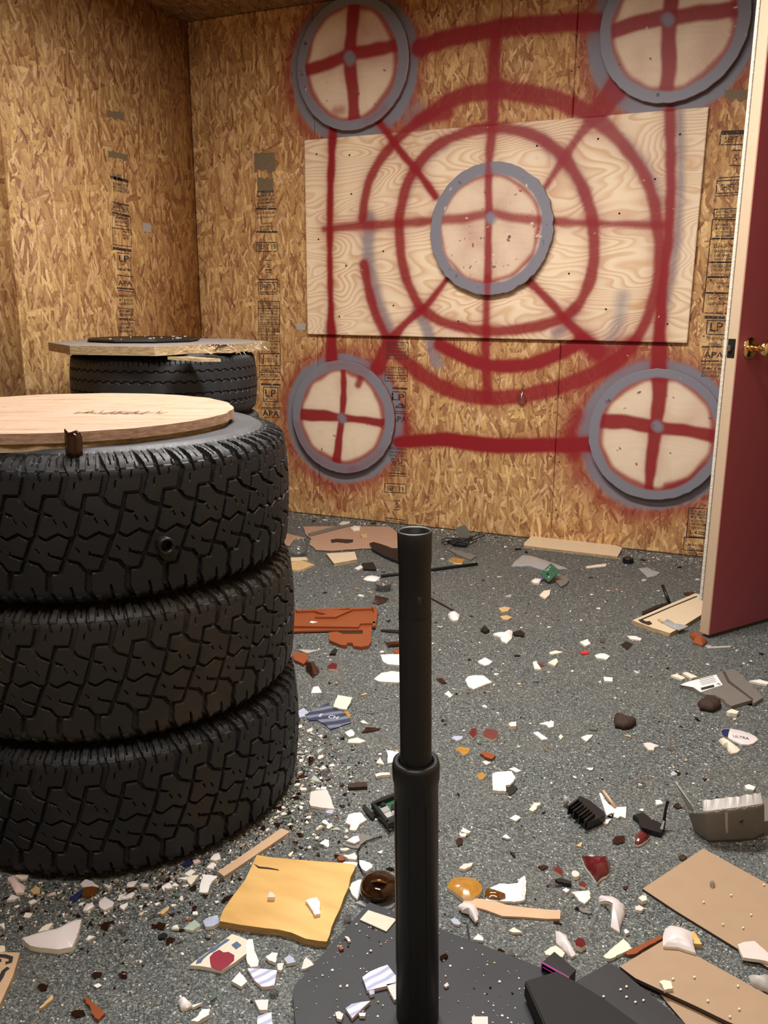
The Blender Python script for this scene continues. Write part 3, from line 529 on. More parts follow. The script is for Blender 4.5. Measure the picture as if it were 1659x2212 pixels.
# ---- door
e = empty('door_1', (0, 0, 0), kind='structure')
c0 = fl(1530, 1373, .012); dv = Vector((.589, .808, 0)); nv_ = Vector((.808, -.589, 0))
c1_ = fl(1659, 1336, .012); dv = (c1_-c0).normalized(); nv_ = Vector((dv.y, -dv.x, 0)); print('door', c0, dv)
e.location = c0; e.rotation_euler = (0, 0, math.atan2(dv.y, dv.x))      # local x along the leaf, local y = back side
DW, DT = .86, .036
bm = bmesh.new(); box(bm, (DW/2, DT/2, 1.01), (DW, DT, 2.02), bev=.0015); link('door_leaf', bmm(bm), M['cream_paint'], e)
bm = bmesh.new(); box(bm, (DW/2+.0015, -.0006, 1.01), (DW-.003, .0016, 2.016)); link('red_face', bmm(bm), M['door_red'], e)
bm = bmesh.new(); box(bm, (DW/2, DT+.009, 1.08), (DW-.002, .011, 1.94), bev=.001); BP = link('backing_panel', bmm(bm), M['chip_edge'], e)
M['panel_edge'] = edge_mat('whitish_panel_edge', (.42, .36, .28), (.74, .70, .62)); BP.data.materials[0] = M['panel_edge']
bm = bmesh.new(); box(bm, (DW/2+.01, DT+.0018, 1.08), (DW-.006, .0035, 1.92)); link('dark_gap_strip', bmm(bm), M['dark'], e)
def door_hit(px, py):
    d = ray(px, py); t = (c0.dot(nv_))/(d.dot(nv_)); p = Vector((d.x*t, d.y*t, H+d.z*t)); return ((p-c0).dot(dv), p.z-c0.z)
kx, kz = door_hit(1619, 752); print('knob', kx, kz)
lz = kz+.0
lp = bmesh.new(); box(lp, (-.001, DT*.55, lz), (.003, .026, .057), bev=.001); o = link('latch_plate', bmm(lp), M['black'], e)
bm = bmesh.new(); box(bm, (-.006, DT*.62, lz), (.012, .012, .018), bev=.002); link('latch_bolt', bmm(bm), M['steel'], o)
kn = empty('door_knob', (kx, 0, kz)); kn.parent = e; RX = Matrix.Rotation(math.pi/2, 4, 'X')
bm = bmesh.new(); lathe(bm, [(0, 0), (.034, .001), (.034, .004), (.030, .008), (.018, .012), (0, .012)], 40, RX); link('rosette', bmm(bm), M['brass'], kn, smooth=True)
bm = bmesh.new(); lathe(bm, [(.012, .01), (.0105, .022), (.0105, .034), (.016, .040), (.024, .048), (.0265, .058), (.024, .068), (.014, .074), (0, .075)], 40, RX); link('knob_handle', bmm(bm), M['brass'], kn, smooth=True)
# ================================================================== tires
def seg_d(U, V, segs):
    best = np.full(U.shape, 9.)
    for (u0, v0, w0), (u1, v1, w1) in segs:
        du, dv_ = u1-u0, v1-v0; L2 = du*du+dv_*dv_+1e-12; t = np.clip(((U-u0)*du+(V-v0)*dv_)/L2, 0, 1)
        best = np.minimum(best, np.hypot(U-u0-t*du, V-v0-t*dv_)-(w0+(w1-w0)*t))
    return best
def poly_segs(lines, P):
    out = []
    for pts, wdt in lines:
        ws = wdt if isinstance(wdt, (list, tuple)) else [wdt]*len(pts)
        for k in (-2, -1, 0, 1, 2):
            for i in range(len(pts)-1): out.append((((pts[i][0]+k)*P, pts[i][1], ws[i]), ((pts[i+1][0]+k)*P, pts[i+1][1], ws[i+1])))
    return out
AT_LINES = [([(0, .042), (.114, .070), (.471, .070), (.657, .052), (1.0, .042)], .0030), ([(0, .042), (.257, .036)], [.003, .0016]), ([(0, .042), (-.17, .006)], .0030), ([(-.17, .006), (-.157, .002)], .003),
    ([(-.286, -.004), (-.157, .002), (.057, -.0067), (.386, .004), (.6, -.004), (.714, -.004)], .0022), ([(-.286, -.005), (-.514, -.042)], .0032), ([(-.886, -.034), (-.514, -.042)], [.0016, .003]),
    ([(-.514, -.042), (-.171, -.05), (-.03, -.065), (.343, -.066), (.486, -.042)], .0030),
    ([(.53, .072), (.66, .103), (.54, .122), (.45, .150), (.44, .172)], [.0045, .0055, .006, .006, .003]), ([(.03, .096), (-.03, .118), (-.06, .15), (-.06, .168)], [.0012, .0026, .003, .001]),
    ([(.05, -.066), (.0, -.10), (.12, -.122), (.2, -.15), (.2, -.172)], [.0045, .0055, .006, .006, .003]), ([(.24, .124), (.18, .166)], .0006), ([(.80, .124), (.75, .166)], .0006), ([(.28, .098), (.31, .108)], .0006), ([(.85, .080), (.88, .092)], .0006), ([(.30, .030), (.36, .022)], .0006), ([(.55, .025), (.62, .016)], .0006), ([(-.2, -.022), (-.12, -.03)], .0006), ([(.1, -.028), (.16, -.036)], .0006), ([(.58, -.094), (.62, -.118), (.68, -.15), (.68, -.168)], [.0012, .0026, .003, .001])]
HW_LINES = [([(0, .060), (.3, .060), (.42, .0545), (.85, .0545), (1, .060)], .0018), ([(0, .024), (.45, .024), (.58, .018), (.88, .018), (1, .024)], .0018), ([(0, -.018), (.42, -.018), (.6, -.026), (.8, -.018), (1, -.018)], .0018), ([(0, -.052), (.4, -.052), (.55, -.062), (.85, -.056), (1, -.052)], .0022),
    ([(.5, .078), (.5, .120)], .0012), ([(.0, .082), (.0, .110)], .0008), ([(.5, -.062), (.42, -.125)], .0022), ([(.0, -.075), (.0, -.12)], .0008)]
def tire_mesh(name, R, W, rb, lines, P, npitch, spp, depth, tread_half, sh_r, vmax):
    """profile: crown, shoulder arc, side wall, bead, inside"""
    prof = []; nrm = []; vv = []
    th = tread_half; nt = 110; sr = sh_r
    vs = np.linspace(-vmax, vmax, 2*int(vmax/.0018)+1)
    zs = W/2
    def pt(v):
        s = 1 if v >= 0 else -1; a = abs(v)
        if a <= th: return (R-.006*(a/th)**2, s*a, 1, 0)
        arc = a-th; ang0 = math.radians(12); tot = math.radians(66)*sr
        if arc <= tot:
            an = arc/sr; z = th+sr*math.sin(an); r = R-.006-sr*(1-math.cos(an)); return (r, s*z, math.cos(an), s*math.sin(an))
        an = tot/sr; z = th+sr*math.sin(an); r = R-.006-sr*(1-math.cos(an)); q = arc-tot; k = math.radians(66)
        return (r-q*math.sin(k), s*(z+q*math.cos(k)), math.cos(k), s*math.sin(k))
    for v in vs: r, z, nr_, nz_ = pt(v); prof.append((r, z)); nrm.append((nr_, nz_)); vv.append(v)
    r_e, z_e = prof[-1]; side = []
    zmax = max(zs, z_e)
    for t_ in np.linspace(.06, 1, 14):
        r = r_e+(rb-r_e)*t_; z = z_e+(zmax-z_e)*math.sin(min(1, t_*2.2)*math.pi/2)-(zmax-W*.36)*max(0, (t_-.42)/.58)**1.8; side.append((r, z))
    rr_b, zz_b = side[-1]; inner = [(rb-.004, zz_b-.02), (rb+.03, zz_b-.022), (rb+.09, zmax-.03), (R-.05, th*.9), (R-.035, 0)]
    full = prof+side+inner+[(r, -z) for r, z in inner[::-1][1:]]+[(r, -z) for r, z in side[::-1]]
    nfull = len(full); na = npitch*spp; a = np.arange(na)/na*2*np.pi
    uc = (np.arange(spp)/spp)*P; UU, VV = np.meshgrid(uc, np.array(vv), indexing='ij')
    D = seg_d(UU, VV, poly_segs(lines, P)); g = np.clip(.5-D/.0010, 0, 1); g = g*g*(3-2*g)
    fade = np.clip((vmax-np.abs(VV))/.03, 0, 1)
    dep = -depth*g*fade
    step = .0035*((np.abs(VV) > th+.015))*np.sign(np.sin(UU/P*2*np.pi*2+np.sign(VV)))*.5*fade        # stepped shoulder lugs
    base = -.0045*np.clip((np.abs(VV)-(vmax-.028))/.02, 0, 1)
    dep = dep+step+base
    dep = np.tile(dep, (npitch, 1)); fr = np.array([p[0] for p in full]); fz = np.array([p[1] for p in full])
    Rg = np.tile(fr, (na, 1)); Zg = np.tile(fz, (na, 1)); nn = np.array(nrm)
    Rg[:, :len(vv)] += dep*nn[:, 0]; Zg[:, :len(vv)] += dep*nn[:, 1]
    Pm = np.stack([Rg*np.cos(a)[:, None], Rg*np.sin(a)[:, None], Zg+W/2], -1); nside = (len(vv)-6, nfull)
    me = grid_mesh(name, Pm, wrapU=True, wrapV=True); me['nv'] = nfull; me['v1'] = len(vv)-4; me.polygons.foreach_set('use_smooth', [True]*len(me.polygons)); me.set_sharp_from_angle(angle=.75); return me
atm = tire_mesh('off_road_tire', .398, .272, .215, AT_LINES, .0676, 37, 44, .0085, .098, .03, .172)
hwm = tire_mesh('highway_tire', .345, .225, .20, HW_LINES, .036, 60, 16, .006, .078, .028, .135)
ccen = fl(150, 1890); 
def camxy(r_, f_): v = Vector((rt.x, rt.y))*r_+Vector((-math.sin(YAW), math.cos(YAW)))*f_; return v
t0 = camxy(-.606, 1.795); print('tire stack', t0)
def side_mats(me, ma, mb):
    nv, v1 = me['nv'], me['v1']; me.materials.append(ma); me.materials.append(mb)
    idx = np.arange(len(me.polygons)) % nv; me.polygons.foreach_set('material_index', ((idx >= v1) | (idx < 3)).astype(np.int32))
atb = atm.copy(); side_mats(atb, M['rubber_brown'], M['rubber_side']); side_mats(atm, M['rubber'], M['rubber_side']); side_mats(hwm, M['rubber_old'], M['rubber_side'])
TL_ = ['worn off-road tire at bottom of the near stack, resting on the floor', 'dusty off-road tire in the middle of the near stack', 'off-road tire on top of the near stack, with a pipe stub in its tread']
tires = []
for i in range(3):
    dx, dy = ((.012, .0), (.004, .006), (-.002, .004))[i]
    o = link('tire', atm if i != 1 else atb, None, label=TL_[i], cat='tire', group='off-road tires of the near stack'); o.location = (t0.x+dx, t0.y+dy, .273*i+.001); o.rotation_euler = (0, 0, (.3, 1.07, 2.115)[i]); tires.append(o)
ang = None
d = ray(355, 1176); # pipe stub on the tread of the top tyre
A_ = d.x**2+d.y**2; B_ = -2*(d.x*t0.x+d.y*t0.y); C_ = t0.x**2+t0.y**2-.398**2; tt = (-B_-math.sqrt(B_*B_-4*A_*C_))/(2*A_); hp = Vector((d.x*tt, d.y*tt, H+d.z*tt))
nvv = (Vector((hp.x, hp.y, 0))-Vector((t0.x, t0.y, 0))).normalized(); rot = nvv.to_track_quat('Z', 'Y').to_matrix().to_4x4()
bm = bmesh.new(); lathe(bm, [(.0095, -.03), (.0095, .012), (.0125, .016), (.0155, .014), (.0155, -.03)], 24, rot)
ps = link('pipe_stub', bmm(bm), M['black'], smooth=True); ps.parent = tires[2]; ps.matrix_parent_inverse = tires[2].matrix_basis.inverted(); ps.location = hp
# raised lettering marks on the top sidewall
bm = bmesh.new()
for k in range(14):
    a = math.radians(-35+k*6.2); r0 = .285+.012*(k % 3); n = 4
    vs = [Vector((rr*math.cos(aa), rr*math.sin(aa), .2735)) for rr, aa in ((r0, a), (r0+.030, a), (r0+.030, a+.045), (r0, a+.045))]
    for q in range(4):
        p, q2 = vs[q], vs[(q+1) % 4]
        if (k+q) % 4 == 3: continue
        mid = (p+q2)/2; dd = q2-p; box(bm, mid, (dd.length, .0035, .004), Matrix.Rotation(math.atan2(dd.y, dd.x), 3, 'Z'))
o = link('sidewall_lettering', bmm(bm), M['rubber'], tires[2])
# ---- wooden discs on the near stack
def wood_disc(name, c, r, z0, z1, mt, me_, seed, label, amp=.006, hole=None):
    n = 260; bm = bmesh.new(); rnd = [1+amp/r*(mnoise.noise(Vector((math.cos(2*math.pi*i/n)*6, math.sin(2*math.pi*i/n)*6, seed)))+.15*mnoise.noise(Vector((math.cos(2*math.pi*i/n)*40, math.sin(2*math.pi*i/n)*40, seed)))) for i in range(n)]
    nr = 110 if hole else 8; rings = []
    for j in range(nr+1):
        q = j/nr; rings.append([bm.verts.new((r*q*(rnd[i] if j == nr else 1)*math.cos(2*math.pi*i/n), r*q*(rnd[i] if j == nr else 1)*math.sin(2*math.pi*i/n), z1-z0)) for i in range(n)] if j else [bm.verts.new((0, 0, z1-z0))])
    for j in range(nr):
        for i in range(n):
            k = (i+1) % n
            if j == 0: bm.faces.new((rings[0][0], rings[1][i], rings[1][k]))
            else: bm.faces.new((rings[j][i], rings[j+1][i], rings[j+1][k], rings[j][k]))
    if hole: 
        for ring in rings:
            for v in ring: v.co.z -= hole(v.co.x, v.co.y)
    nf = len(bm.faces); b = [bm.verts.new((v.co.x*1.002, v.co.y*1.002, .0)) for v in rings[-1]]; ctr = bm.verts.new((0, 0, 0))
    for i in range(n):
        k = (i+1) % n; bm.faces.new((rings[-1][i], b[i], b[k], rings[-1][k])).material_index = 1; bm.faces.new((b[i], ctr, b[k])).material_index = 1
    return link(name, bmm(bm), [mt, me_], label=label, cat='wooden disc', loc=(c[0], c[1], z0))
tz = .8190
dc = camxy(-.680, 1.808); g1 = fl(268, 893, .853); gx, gy = g1.x-dc.x, g1.y-dc.y
ca_, sa_ = math.cos(YAW), math.sin(YAW)
def gouge(x, y):
    u = (x-gx)*ca_+(y-gy)*sa_; v = -(x-gx)*sa_+(y-gy)*ca_
    return .016*max(0, 1-(u/.045)**2-(v/(.010+.004*math.sin(u*300)))**2) + .006*max(0, 1-((u+.07)/.05)**2-((v-.006)/.008)**2)
wood_disc('wooden_disc', dc+Vector((-.010, -.002)), .351, tz, tz+.0150, M['chip_edge_pink'], M['chip_edge'], 2, 'lower round chipboard disc lying on the near tire stack')
wood_disc('wooden_disc', dc, .353, tz+.0155, tz+.034, M['disc_top'], M['chip_edge_pink'], 5, 'upper pale round wooden disc with splintered gouge on top of near tire stack', hole=gouge)
bm = bmesh.new()
for k in range(46):
    u = random.uniform(-.11, .07); v = random.uniform(-.014, .014); x = gx+u*ca_-v*sa_; y = gy+u*sa_+v*ca_; l = random.uniform(.008, .028)
    tube(bm, [(x, y, 0), (x+l*ca_, y+l*sa_+random.uniform(-.004, .004), random.uniform(0, .007))], [.0014, .0003], 4)
spl = link('wood_splinters', bmm(bm), M['disc_top'], loc=(dc.x, dc.y, tz+.0335), kind='stuff', label='torn wood fibres around the gouge in the upper round wooden disc', cat='splinters')
# stains / small pits on the disc
def chip_poly(r, n=6, th=.003, seed=0, bulge=0.):
    rd = random.Random(seed); an = sorted(rd.uniform(0, 6.283) for _ in range(n)); pts = [(r*rd.uniform(.55, 1)*math.cos(a), r*rd.uniform(.55, 1)*math.sin(a)) for a in an]; return pts
# brown glass shard leaning at the front of the disc
p = fl(158, 985, tz-.003); bm = bmesh.new(); box(bm, (0, 0, .022), (.029, .006, .046), Matrix.Rotation(-.08, 3, 'X'), .001)
bmesh.ops.subdivide_edges(bm, edges=bm.edges[:], cuts=3, use_grid_fill=True)
for v in bm.verts: v.co.y += -(v.co.x/.015)**2*-.006; v.co.z += (.006*math.sin(v.co.x*400) if v.co.z > .035 else 0)
link('bottle_shard', bmm(bm), M['brown_glass'], smooth=True, loc=(p.x, p.y+.002, tz-.006), label='curved brown bottle glass shard standing against the near wooden disc edge', cat='glass shard').rotation_euler = (0, 0, YAW+.1)
# ---- rear stack
rc = camxy(-.835, 3.27); print('rear', rc)
RL = ['lowest tire of the far stack in the left corner', 'second lowest tire of the far stack in the left corner', 'grey scuffed tire under the topmost tire of the far corner stack', 'topmost road tire of the far corner stack, under a broken grey board']
for i in range(4):
    o = link('tire', hwm, None, label=RL[i], cat='tire', group='road tires of the far corner stack'); o.location = (rc.x+(0, .01, .012, 0)[i], rc.y, .2255*i+.001); o.rotation_euler = (0, 0, i*1.3)
rz_ = .2255*4+.003
octp = []
brd = []
for k in range(8):
    a = math.radians(22.5+45*k+12); brd.append((.405*math.cos(a), .405*math.sin(a)))
def side_pts(P, amp, seed, n=7, which=None):
    out = []
    for i in range(len(P)):
        a, b = Vector(P[i]), Vector(P[(i+1) % len(P)]); out.append(a)
        for k in range(1, n):
            q = a.lerp(b, k/n); nr_ = Vector((a.y-b.y, b.x-a.x)).normalized(); am = amp[i] if isinstance(amp, (list, tuple)) else amp
            out.append(q+nr_*am*mnoise.noise(Vector((q.x*60, q.y*60, seed))))
    return [(v.x, v.y) for v in out]
def prism(P, t, top=0, seed=0):
    bm = bmesh.new(); lo = [bm.verts.new((x, y, 0)) for x, y in P]; hi = [bm.verts.new((x, y, t)) for x, y in P]; n = len(P)
    ft = bm.faces.new(hi); fb = bm.faces.new(lo[::-1])
    for i in range(n): bm.faces.new((lo[i], lo[(i+1) % n], hi[(i+1) % n], hi[i])).material_index = 1
    bmesh.ops.triangulate(bm, faces=[ft, fb]); return bm
bb = side_pts(brd, [.0]*8, 3)
# the camera-side right rim is broken
vdir = Vector((-rc.x, -rc.y)).normalized(); rgt = Vector((rt.x, rt.y))
nb = []
for x, y in bb:
    q = Vector((x, y)); f_ = q.dot(vdir); r_ = q.dot(rgt)
    if f_ > .12 and r_ > .10: q = q*(1-.22*max(0, math.sin((r_-.10)/.30*math.pi))*(1+.5*mnoise.noise(Vector((r_*90, 0, 0)))))
    nb.append((q.x, q.y))
bm = prism(nb, .030); bmesh.ops.recalc_face_normals(bm, faces=bm.faces)
tb = link('broken_board', bmm(bm), [M['grey_top'], M['chip_edge']], loc=(rc.x-.012, rc.y, rz_), label='grey eight-sided board with splintered rim on top of the far tire stack', cat='board')
tb.rotation_euler = (0, 0, 0)
bm = bmesh.new()
for k in range(60):
    r_ = random.uniform(.07, .38); f_ = math.sqrt(max(0, .40**2-r_**2))-random.uniform(-.0, .07); p = rgt*r_+vdir*f_; z = random.uniform(.002, .030); l = random.uniform(.01, .04)*(1 if r_ < .3 else .6); dr = (rgt*random.uniform(-1, 1)+vdir*random.uniform(0, .5))
    e2 = p+dr*l; a = [bm.verts.new((p.x, p.y, z)), bm.verts.new((p.x+dr.y*.006, p.y-dr.x*.006, z+.004)), bm.verts.new((e2.x, e2.y, z+random.uniform(-.012, .010))), bm.verts.new((p.x, p.y, z+.006))]
    bm.faces.new((a[0], a[1], a[2])); bm.faces.new((a[1], a[3], a[2])); bm.faces.new((a[0], a[2], a[3]))
sp_ = link('torn_fibres', bmm(bm), M['tan'], tb, kind='stuff')
P4 = [rgt*.02+vdir*.40, rgt*.13+vdir*.415, rgt*.20+vdir*.36, rgt*.10+vdir*.32]
bm = prism([(p.x, p.y) for p in P4], .010); 
for v in bm.verts: v.co.z += -.009-.05*max(0, Vector(v.co[:2]).dot(rgt)-.05)
link('torn_flap', bmm(bm), M['chip_edge'], tb)
bx = camxy(-.935, 3.22); cc = [fl(px, py, rz_+.033) for px, py in ((205, 720), (300, 712.5), (430, 716.5), (335, 727))]
cen = sum(cc, Vector())/4; bm = bmesh.new(); lathe(bm, [(0, .0), (.205, .0), (.215, .006), (.212, .012), (.19, .007), (.15, .010), (0, .008)], 9); 
o = link('crushed_dish', bmm(bm), M['black'], loc=(rc.x-.11, rc.y+.02, rz_+.0305), label='flattened black plastic dish full of bits on the grey board of the far stack', cat='dish')
bm = bmesh.new()
for k in range(15):
    a = random.uniform(0, 6.28); q = .19*math.sqrt(random.random()); s = random.uniform(.004, .014)
    box(bm, (q*math.cos(a), q*math.sin(a), .013), (s, s*.6, .004), Matrix.Rotation(a*3, 3, 'Z'))
link('debris_bits', bmm(bm), M['greylight'], loc=(rc.x-.11, rc.y+.02, rz_+.031), kind='stuff', label='pale bits scattered inside the flattened black dish', cat='debris')
# ---- batting tee
bc = camxy(.0545, 1.083); apex = fl(798, 1963); lc = fl(632, 2152); rcn = fl(1130, 2090)
ax_ = ((lc-apex).normalized()+(rcn-apex).normalized()).normalized(); ang = math.atan2(ax_.y, ax_.x)
def home_plate(h):
    s = .305/math.sqrt(2); P = [(0, 0), (s, s), (s+.216, s), (s+.216, -s), (s, -s)]; bm = bmesh.new(); vs = [bm.verts.new((x, y, 0)) for x, y in P]; f_ = bm.faces.new(vs)
    bmesh.ops.bevel(bm, geom=[vs[1], vs[2], vs[3], vs[4]], offset=.035, segments=6, affect='VERTICES'); r = bmesh.ops.extrude_face_region(bm, geom=bm.faces[:]); 
    for v in [g for g in r['geom'] if isinstance(g, bmesh.types.BMVert)]: v.co.z += h
    es = [e_ for e_ in bm.edges if all(abs(v.co.z-h) < 1e-6 for v in e_.verts)]; bmesh.ops.bevel(bm, geom=es, offset=.004, segments=2, affect='EDGES'); return bmm(bm)
tee = empty('batting_tee', (apex.x, apex.y, 0), label='black rubber batting tee with telescoping tube on a home plate base', cat='batting tee')
PP = [(x.x-apex.x, x.y-apex.y) for x in [fl(px, py) for px, py in ((798, 1963), (720, 2050), (650, 2131), (638, 2143), (632, 2157), (634, 2180), (637, 2212), (665, 2420), (720, 2560), (1150, 2560), (1330, 2360), (1222, 2150), (1210, 2130), (1192, 2116), (1130, 2090), (950, 2021))]]
bm = prism(PP, .014); pl = link('home_plate_base', bmm(bm), M['plate'], tee)
ctr = Vector((bc.x, bc.y, 0)); lean = camxy(-.014, 0); ax3 = Vector((lean.x, lean.y, .78)).normalized(); q = ax3.to_track_quat('Z', 'Y').to_matrix().to_4x4(); q = Matrix.Translation(ctr-Vector((apex.x, apex.y, 0))) @ q
def lat(name, prof, m='tee'):
    bm = bmesh.new(); lathe(bm, prof, 56, q); return link(name, bmm(bm), M[m], tee, smooth=True)
lat('outer_tube', [(.0325, .015), (.0318, .36), (.0315, .412), (.0335, .420), (.0338, .440), (.0325, .447), (.0255, .449), (.0245, .442), (.0245, .36)])
lat('inner_tube', [(.0222, .30), (.0222, .666), (.0216, .668)])
lat('ball_cup', [(.0216, .660), (.0224, .664), (.0224, .668), (.0218, .672), (.0216, .735), (.0226, .742), (.0228, .765), (.0232, .781), (.0218, .783), (.0195, .781), (.0180, .72), (.0, .71)])
# small molded rib lines on outer tube
bm = bmesh.new()
for a in (200, 246, 292, 338, 24): box(bm, (.0321*math.cos(math.radians(a)), .0321*math.sin(math.radians(a)), .205), (.0014, .0014, .37), Matrix.Rotation(math.radians(a), 3, 'Z'))
bmesh.ops.transform(bm, matrix=q, verts=bm.verts); link('moulding_rib', bmm(bm), M['tee'], tee)
x_, y_ = 0, 0
ov = camxy(-.0085, -.0205); bm = bmesh.new(); lathe(bm, [(0, .0012), (.0035, .001), (.0042, 0)], 16, Matrix.Translation((ctr.x-apex.x+ov.x, ctr.y-apex.y+ov.y, .690)) @ Matrix.Rotation(YAW, 4, 'Z') @ Matrix.Rotation(math.pi/2, 4, 'X') @ Matrix.Diagonal((1, 2.2, 1, 1)))
link('moulded_mark', bmm(bm), M['slate'], tee, smooth=True)
# ================================================================== things lying on the floor
REG = {'A': (600, 1080, 3.13), 'B': (1130, 1080, 3.136), 'C': (600, 1400, 3.13), 'D': (1130, 1400, 3.136), 'E': (600, 1740, 3.13), 'F': (1130, 1740, 3.136), 'G': (0, 1740, 2.765), 'P': (0, 0, 1.)}
OCC = []
def toP(R, pts): x0, y0, s = REG[R]; return [(x0+a/s, y0+b/s) for a, b in pts]
def world(R, pts, z): return [fl(x, y, z) for x, y in toP(R, pts)]
def jag(P, amp, seed, n=4):
    out = []
    for i in range(len(P)):
        a, b = Vector(P[i]), Vector(P[(i+1) % len(P)]); L = (b-a).length; out.append((a.x, a.y)); nn = Vector((a.y-b.y, b.x-a.x))
        if L < .004: continue
        nn.normalize()
        for k in range(1, n): q = a.lerp(b, k/n); q += nn*min(amp, L*.12)*mnoise.noise(Vector((q.x*170+seed, q.y*170, seed))); out.append((q.x, q.y))
    return out
def shard_mesh(P, t, bulge, m_edge):
    n = len(P)
    if not bulge:
        bm = prism(P, t)
        if t > .0035:
            pass
        return bmm(bm)
    bm = bmesh.new(); cx = sum(p[0] for p in P)/n; cy = sum(p[1] for p in P)/n; rings = []
    rmax = max(math.hypot(x-cx, y-cy) for x, y in P)
    def zz(x, y, q): return t+abs(bulge)*((1-q*q) if bulge > 0 else q*q)
    for q in (1, .8, .55, .3): rings.append([(cx+(x-cx)*q, cy+(y-cy)*q, zz(x, y, q)) for x, y in P])
    T = [[bm.verts.new(v) for v in r] for r in rings]; c = bm.verts.new((cx, cy, zz(0, 0, 0)))
    Bt = [[bm.verts.new((v[0], v[1], max(0, v[2]-t))) for v in r] for r in rings]; cb = bm.verts.new((cx, cy, max(0, zz(0, 0, 0)-t)))
    for i in range(n):
        j = (i+1) % n
        for a, b in zip(T[:-1], T[1:]): bm.faces.new((a[i], a[j], b[j], b[i]))
        for a, b in zip(Bt[:-1], Bt[1:]): bm.faces.new((a[i], b[i], b[j], a[j])).material_index = 1
        bm.faces.new((T[-1][i], T[-1][j], c)); bm.faces.new((Bt[-1][i], cb, Bt[-1][j])); bm.faces.new((T[0][i], Bt[0][i], Bt[0][j], T[0][j])).material_index = 1
    return bmm(bm)
EDGE = {'white': 'cream', 'cream': 'cream', 'offwhite': 'cream', 'pink': 'cream', 'maroon': 'cream', 'mustard': 'cream', 'blue': 'cream', 'bluestripe': 'pink', 'heart_tile': 'cream', 'hard': 'card_edge', 'hard2': 'card_edge', 'creamboard': 'chip_edge', 'green': 'cream'}
cnt = [0]
def S(R, name, label, cat, mat, pts, t=.004, bulge=0, z0=0., ja=.002, par=None, group=None, kind=None, tilt=0.):
    cnt[0] += 1; W = world(R, pts, z0+t); c = sum(W, Vector())/len(W); P = [(w_.x-c.x, w_.y-c.y) for w_ in W]
    if ja: P = jag(P, ja, cnt[0])
    me = shard_mesh(P, t, bulge, None); me.polygons.foreach_set('use_smooth', [True]*len(me.polygons)); me.set_sharp_from_angle(angle=.7); rad = max(math.hypot(*p) for p in P)
    if par is None: OCC.append((c.x, c.y, rad*.8))
    o = link(name, me, [M[mat], M[EDGE.get(mat, mat)]], label=label, cat=cat, group=group, kind=kind, loc=(c.x, c.y, z0+.0004))
    if tilt: o.rotation_euler = (tilt, 0, YAW)
    if par is not None: o.location = (c.x-par.location.x, c.y-par.location.y, z0+.0004-par.location.z); o.parent = par
    return o
CE = 'ceramic shard'; GL = 'glass shard'; PL = 'plastic piece'
def H_(R, *rows):
    for r in rows:
        lab, mat, pts = r[:3]; kw = r[3] if len(r) > 3 else {}
        cat = GL if 'glass' in mat or mat in ('amber', 'clear') else CE if mat in EDGE else PL
        nm = {'glass shard': 'glass_shard', 'ceramic shard': 'ceramic_shard', 'plastic piece': 'plastic_piece'}[cat]
        if 'cat' in kw: kw = dict(kw); cat = kw.pop('cat'); nm = cat.replace(' ', '_')
        S(R, nm, lab, cat, mat, pts, **kw)
# ---- boards and sheets
yb = S('P', 'wooden_board', 'yellow stained wooden board with wavy sawn edges on the near floor', 'board', 'yellow', [(555, 1847), (585, 1852), (640, 1857), (700, 1862), (735, 1864), (768, 1868), (766, 1878), (757, 1895), (753, 1916), (743, 1938), (735, 1962), (724, 1984), (716, 2003), (712, 2020), (706, 2034), (690, 2033), (660, 2028), (630, 2015), (600, 2008), (570, 2005), (520, 1998), (474, 1990), (481, 1968), (500, 1940), (515, 1920), (530, 1900)], t=.013, ja=0)
yb.data.materials[1] = edge_mat('yellow_board_edge', (.34, .20, .07), (.50, .32, .12))
S('P', 'crack', None, None, 'lump', [(549, 1866), (560, 1872), (580, 1874), (600, 1878), (603, 1880), (580, 1877), (558, 1875)], t=.0006, z0=.0134, ja=0, par=yb)
H_('P', ('thin bare wooden strip beside the near tires and the yellow board', 'tan', [(470, 1883), (540, 1836), (608, 1789), (626, 1797), (560, 1842), (484, 1893)], dict(t=.006, ja=.0006, cat='wood strip')),
   ('flat tan paint stirring stick to the right of the batting tee', 'tan', [(1001, 1941), (1030, 1941), (1060, 1944), (1095, 1955), (1130, 1960), (1170, 1964), (1211, 1967), (1210, 1985), (1180, 1985), (1130, 1981), (1085, 1979), (1050, 1966), (1020, 1958), (1001, 1950)], dict(t=.004, ja=0, cat='paint stick')))
S('P', 'hardboard_sheet', 'large brown hardboard sheet at the right edge, the farther of two', 'board', 'hard', [(1519, 1833), (1388, 1920), (1460, 1968), (1592, 2049), (1720, 2128), (1800, 2010), (1659, 1910)], t=.005, ja=0)
S('P', 'hardboard_sheet', 'brown hardboard strip lowest in the pile at the bottom right corner', 'board', 'hard', [(1405, 2120), (1440, 2165), (1492, 2225), (1700, 2330), (1750, 2270), (1560, 2190)], t=.004, ja=0)
h2 = S('P', 'hardboard_sheet', 'brown hardboard sheet with white plate piece on its corner, nearer of two at right', 'board', 'hard', [(1431, 2033), (1339, 2088), (1372, 2113), (1432, 2141), (1500, 2172), (1570, 2206), (1700, 2262), (1800, 2225), (1659, 2150), (1500, 2062)], t=.006, z0=.008, ja=0)
blk = S('P', 'plastic_sheet', 'dark slate plastic sheet with white crumbs beside the nearer hardboard sheet', 'plastic sheet', 'slate', [(1313, 2081), (1242, 2121), (1240, 2240), (1380, 2330), (1515, 2240), (1481, 2212), (1425, 2165), (1370, 2120), (1334, 2089)], t=.005, z0=.0148, ja=0)
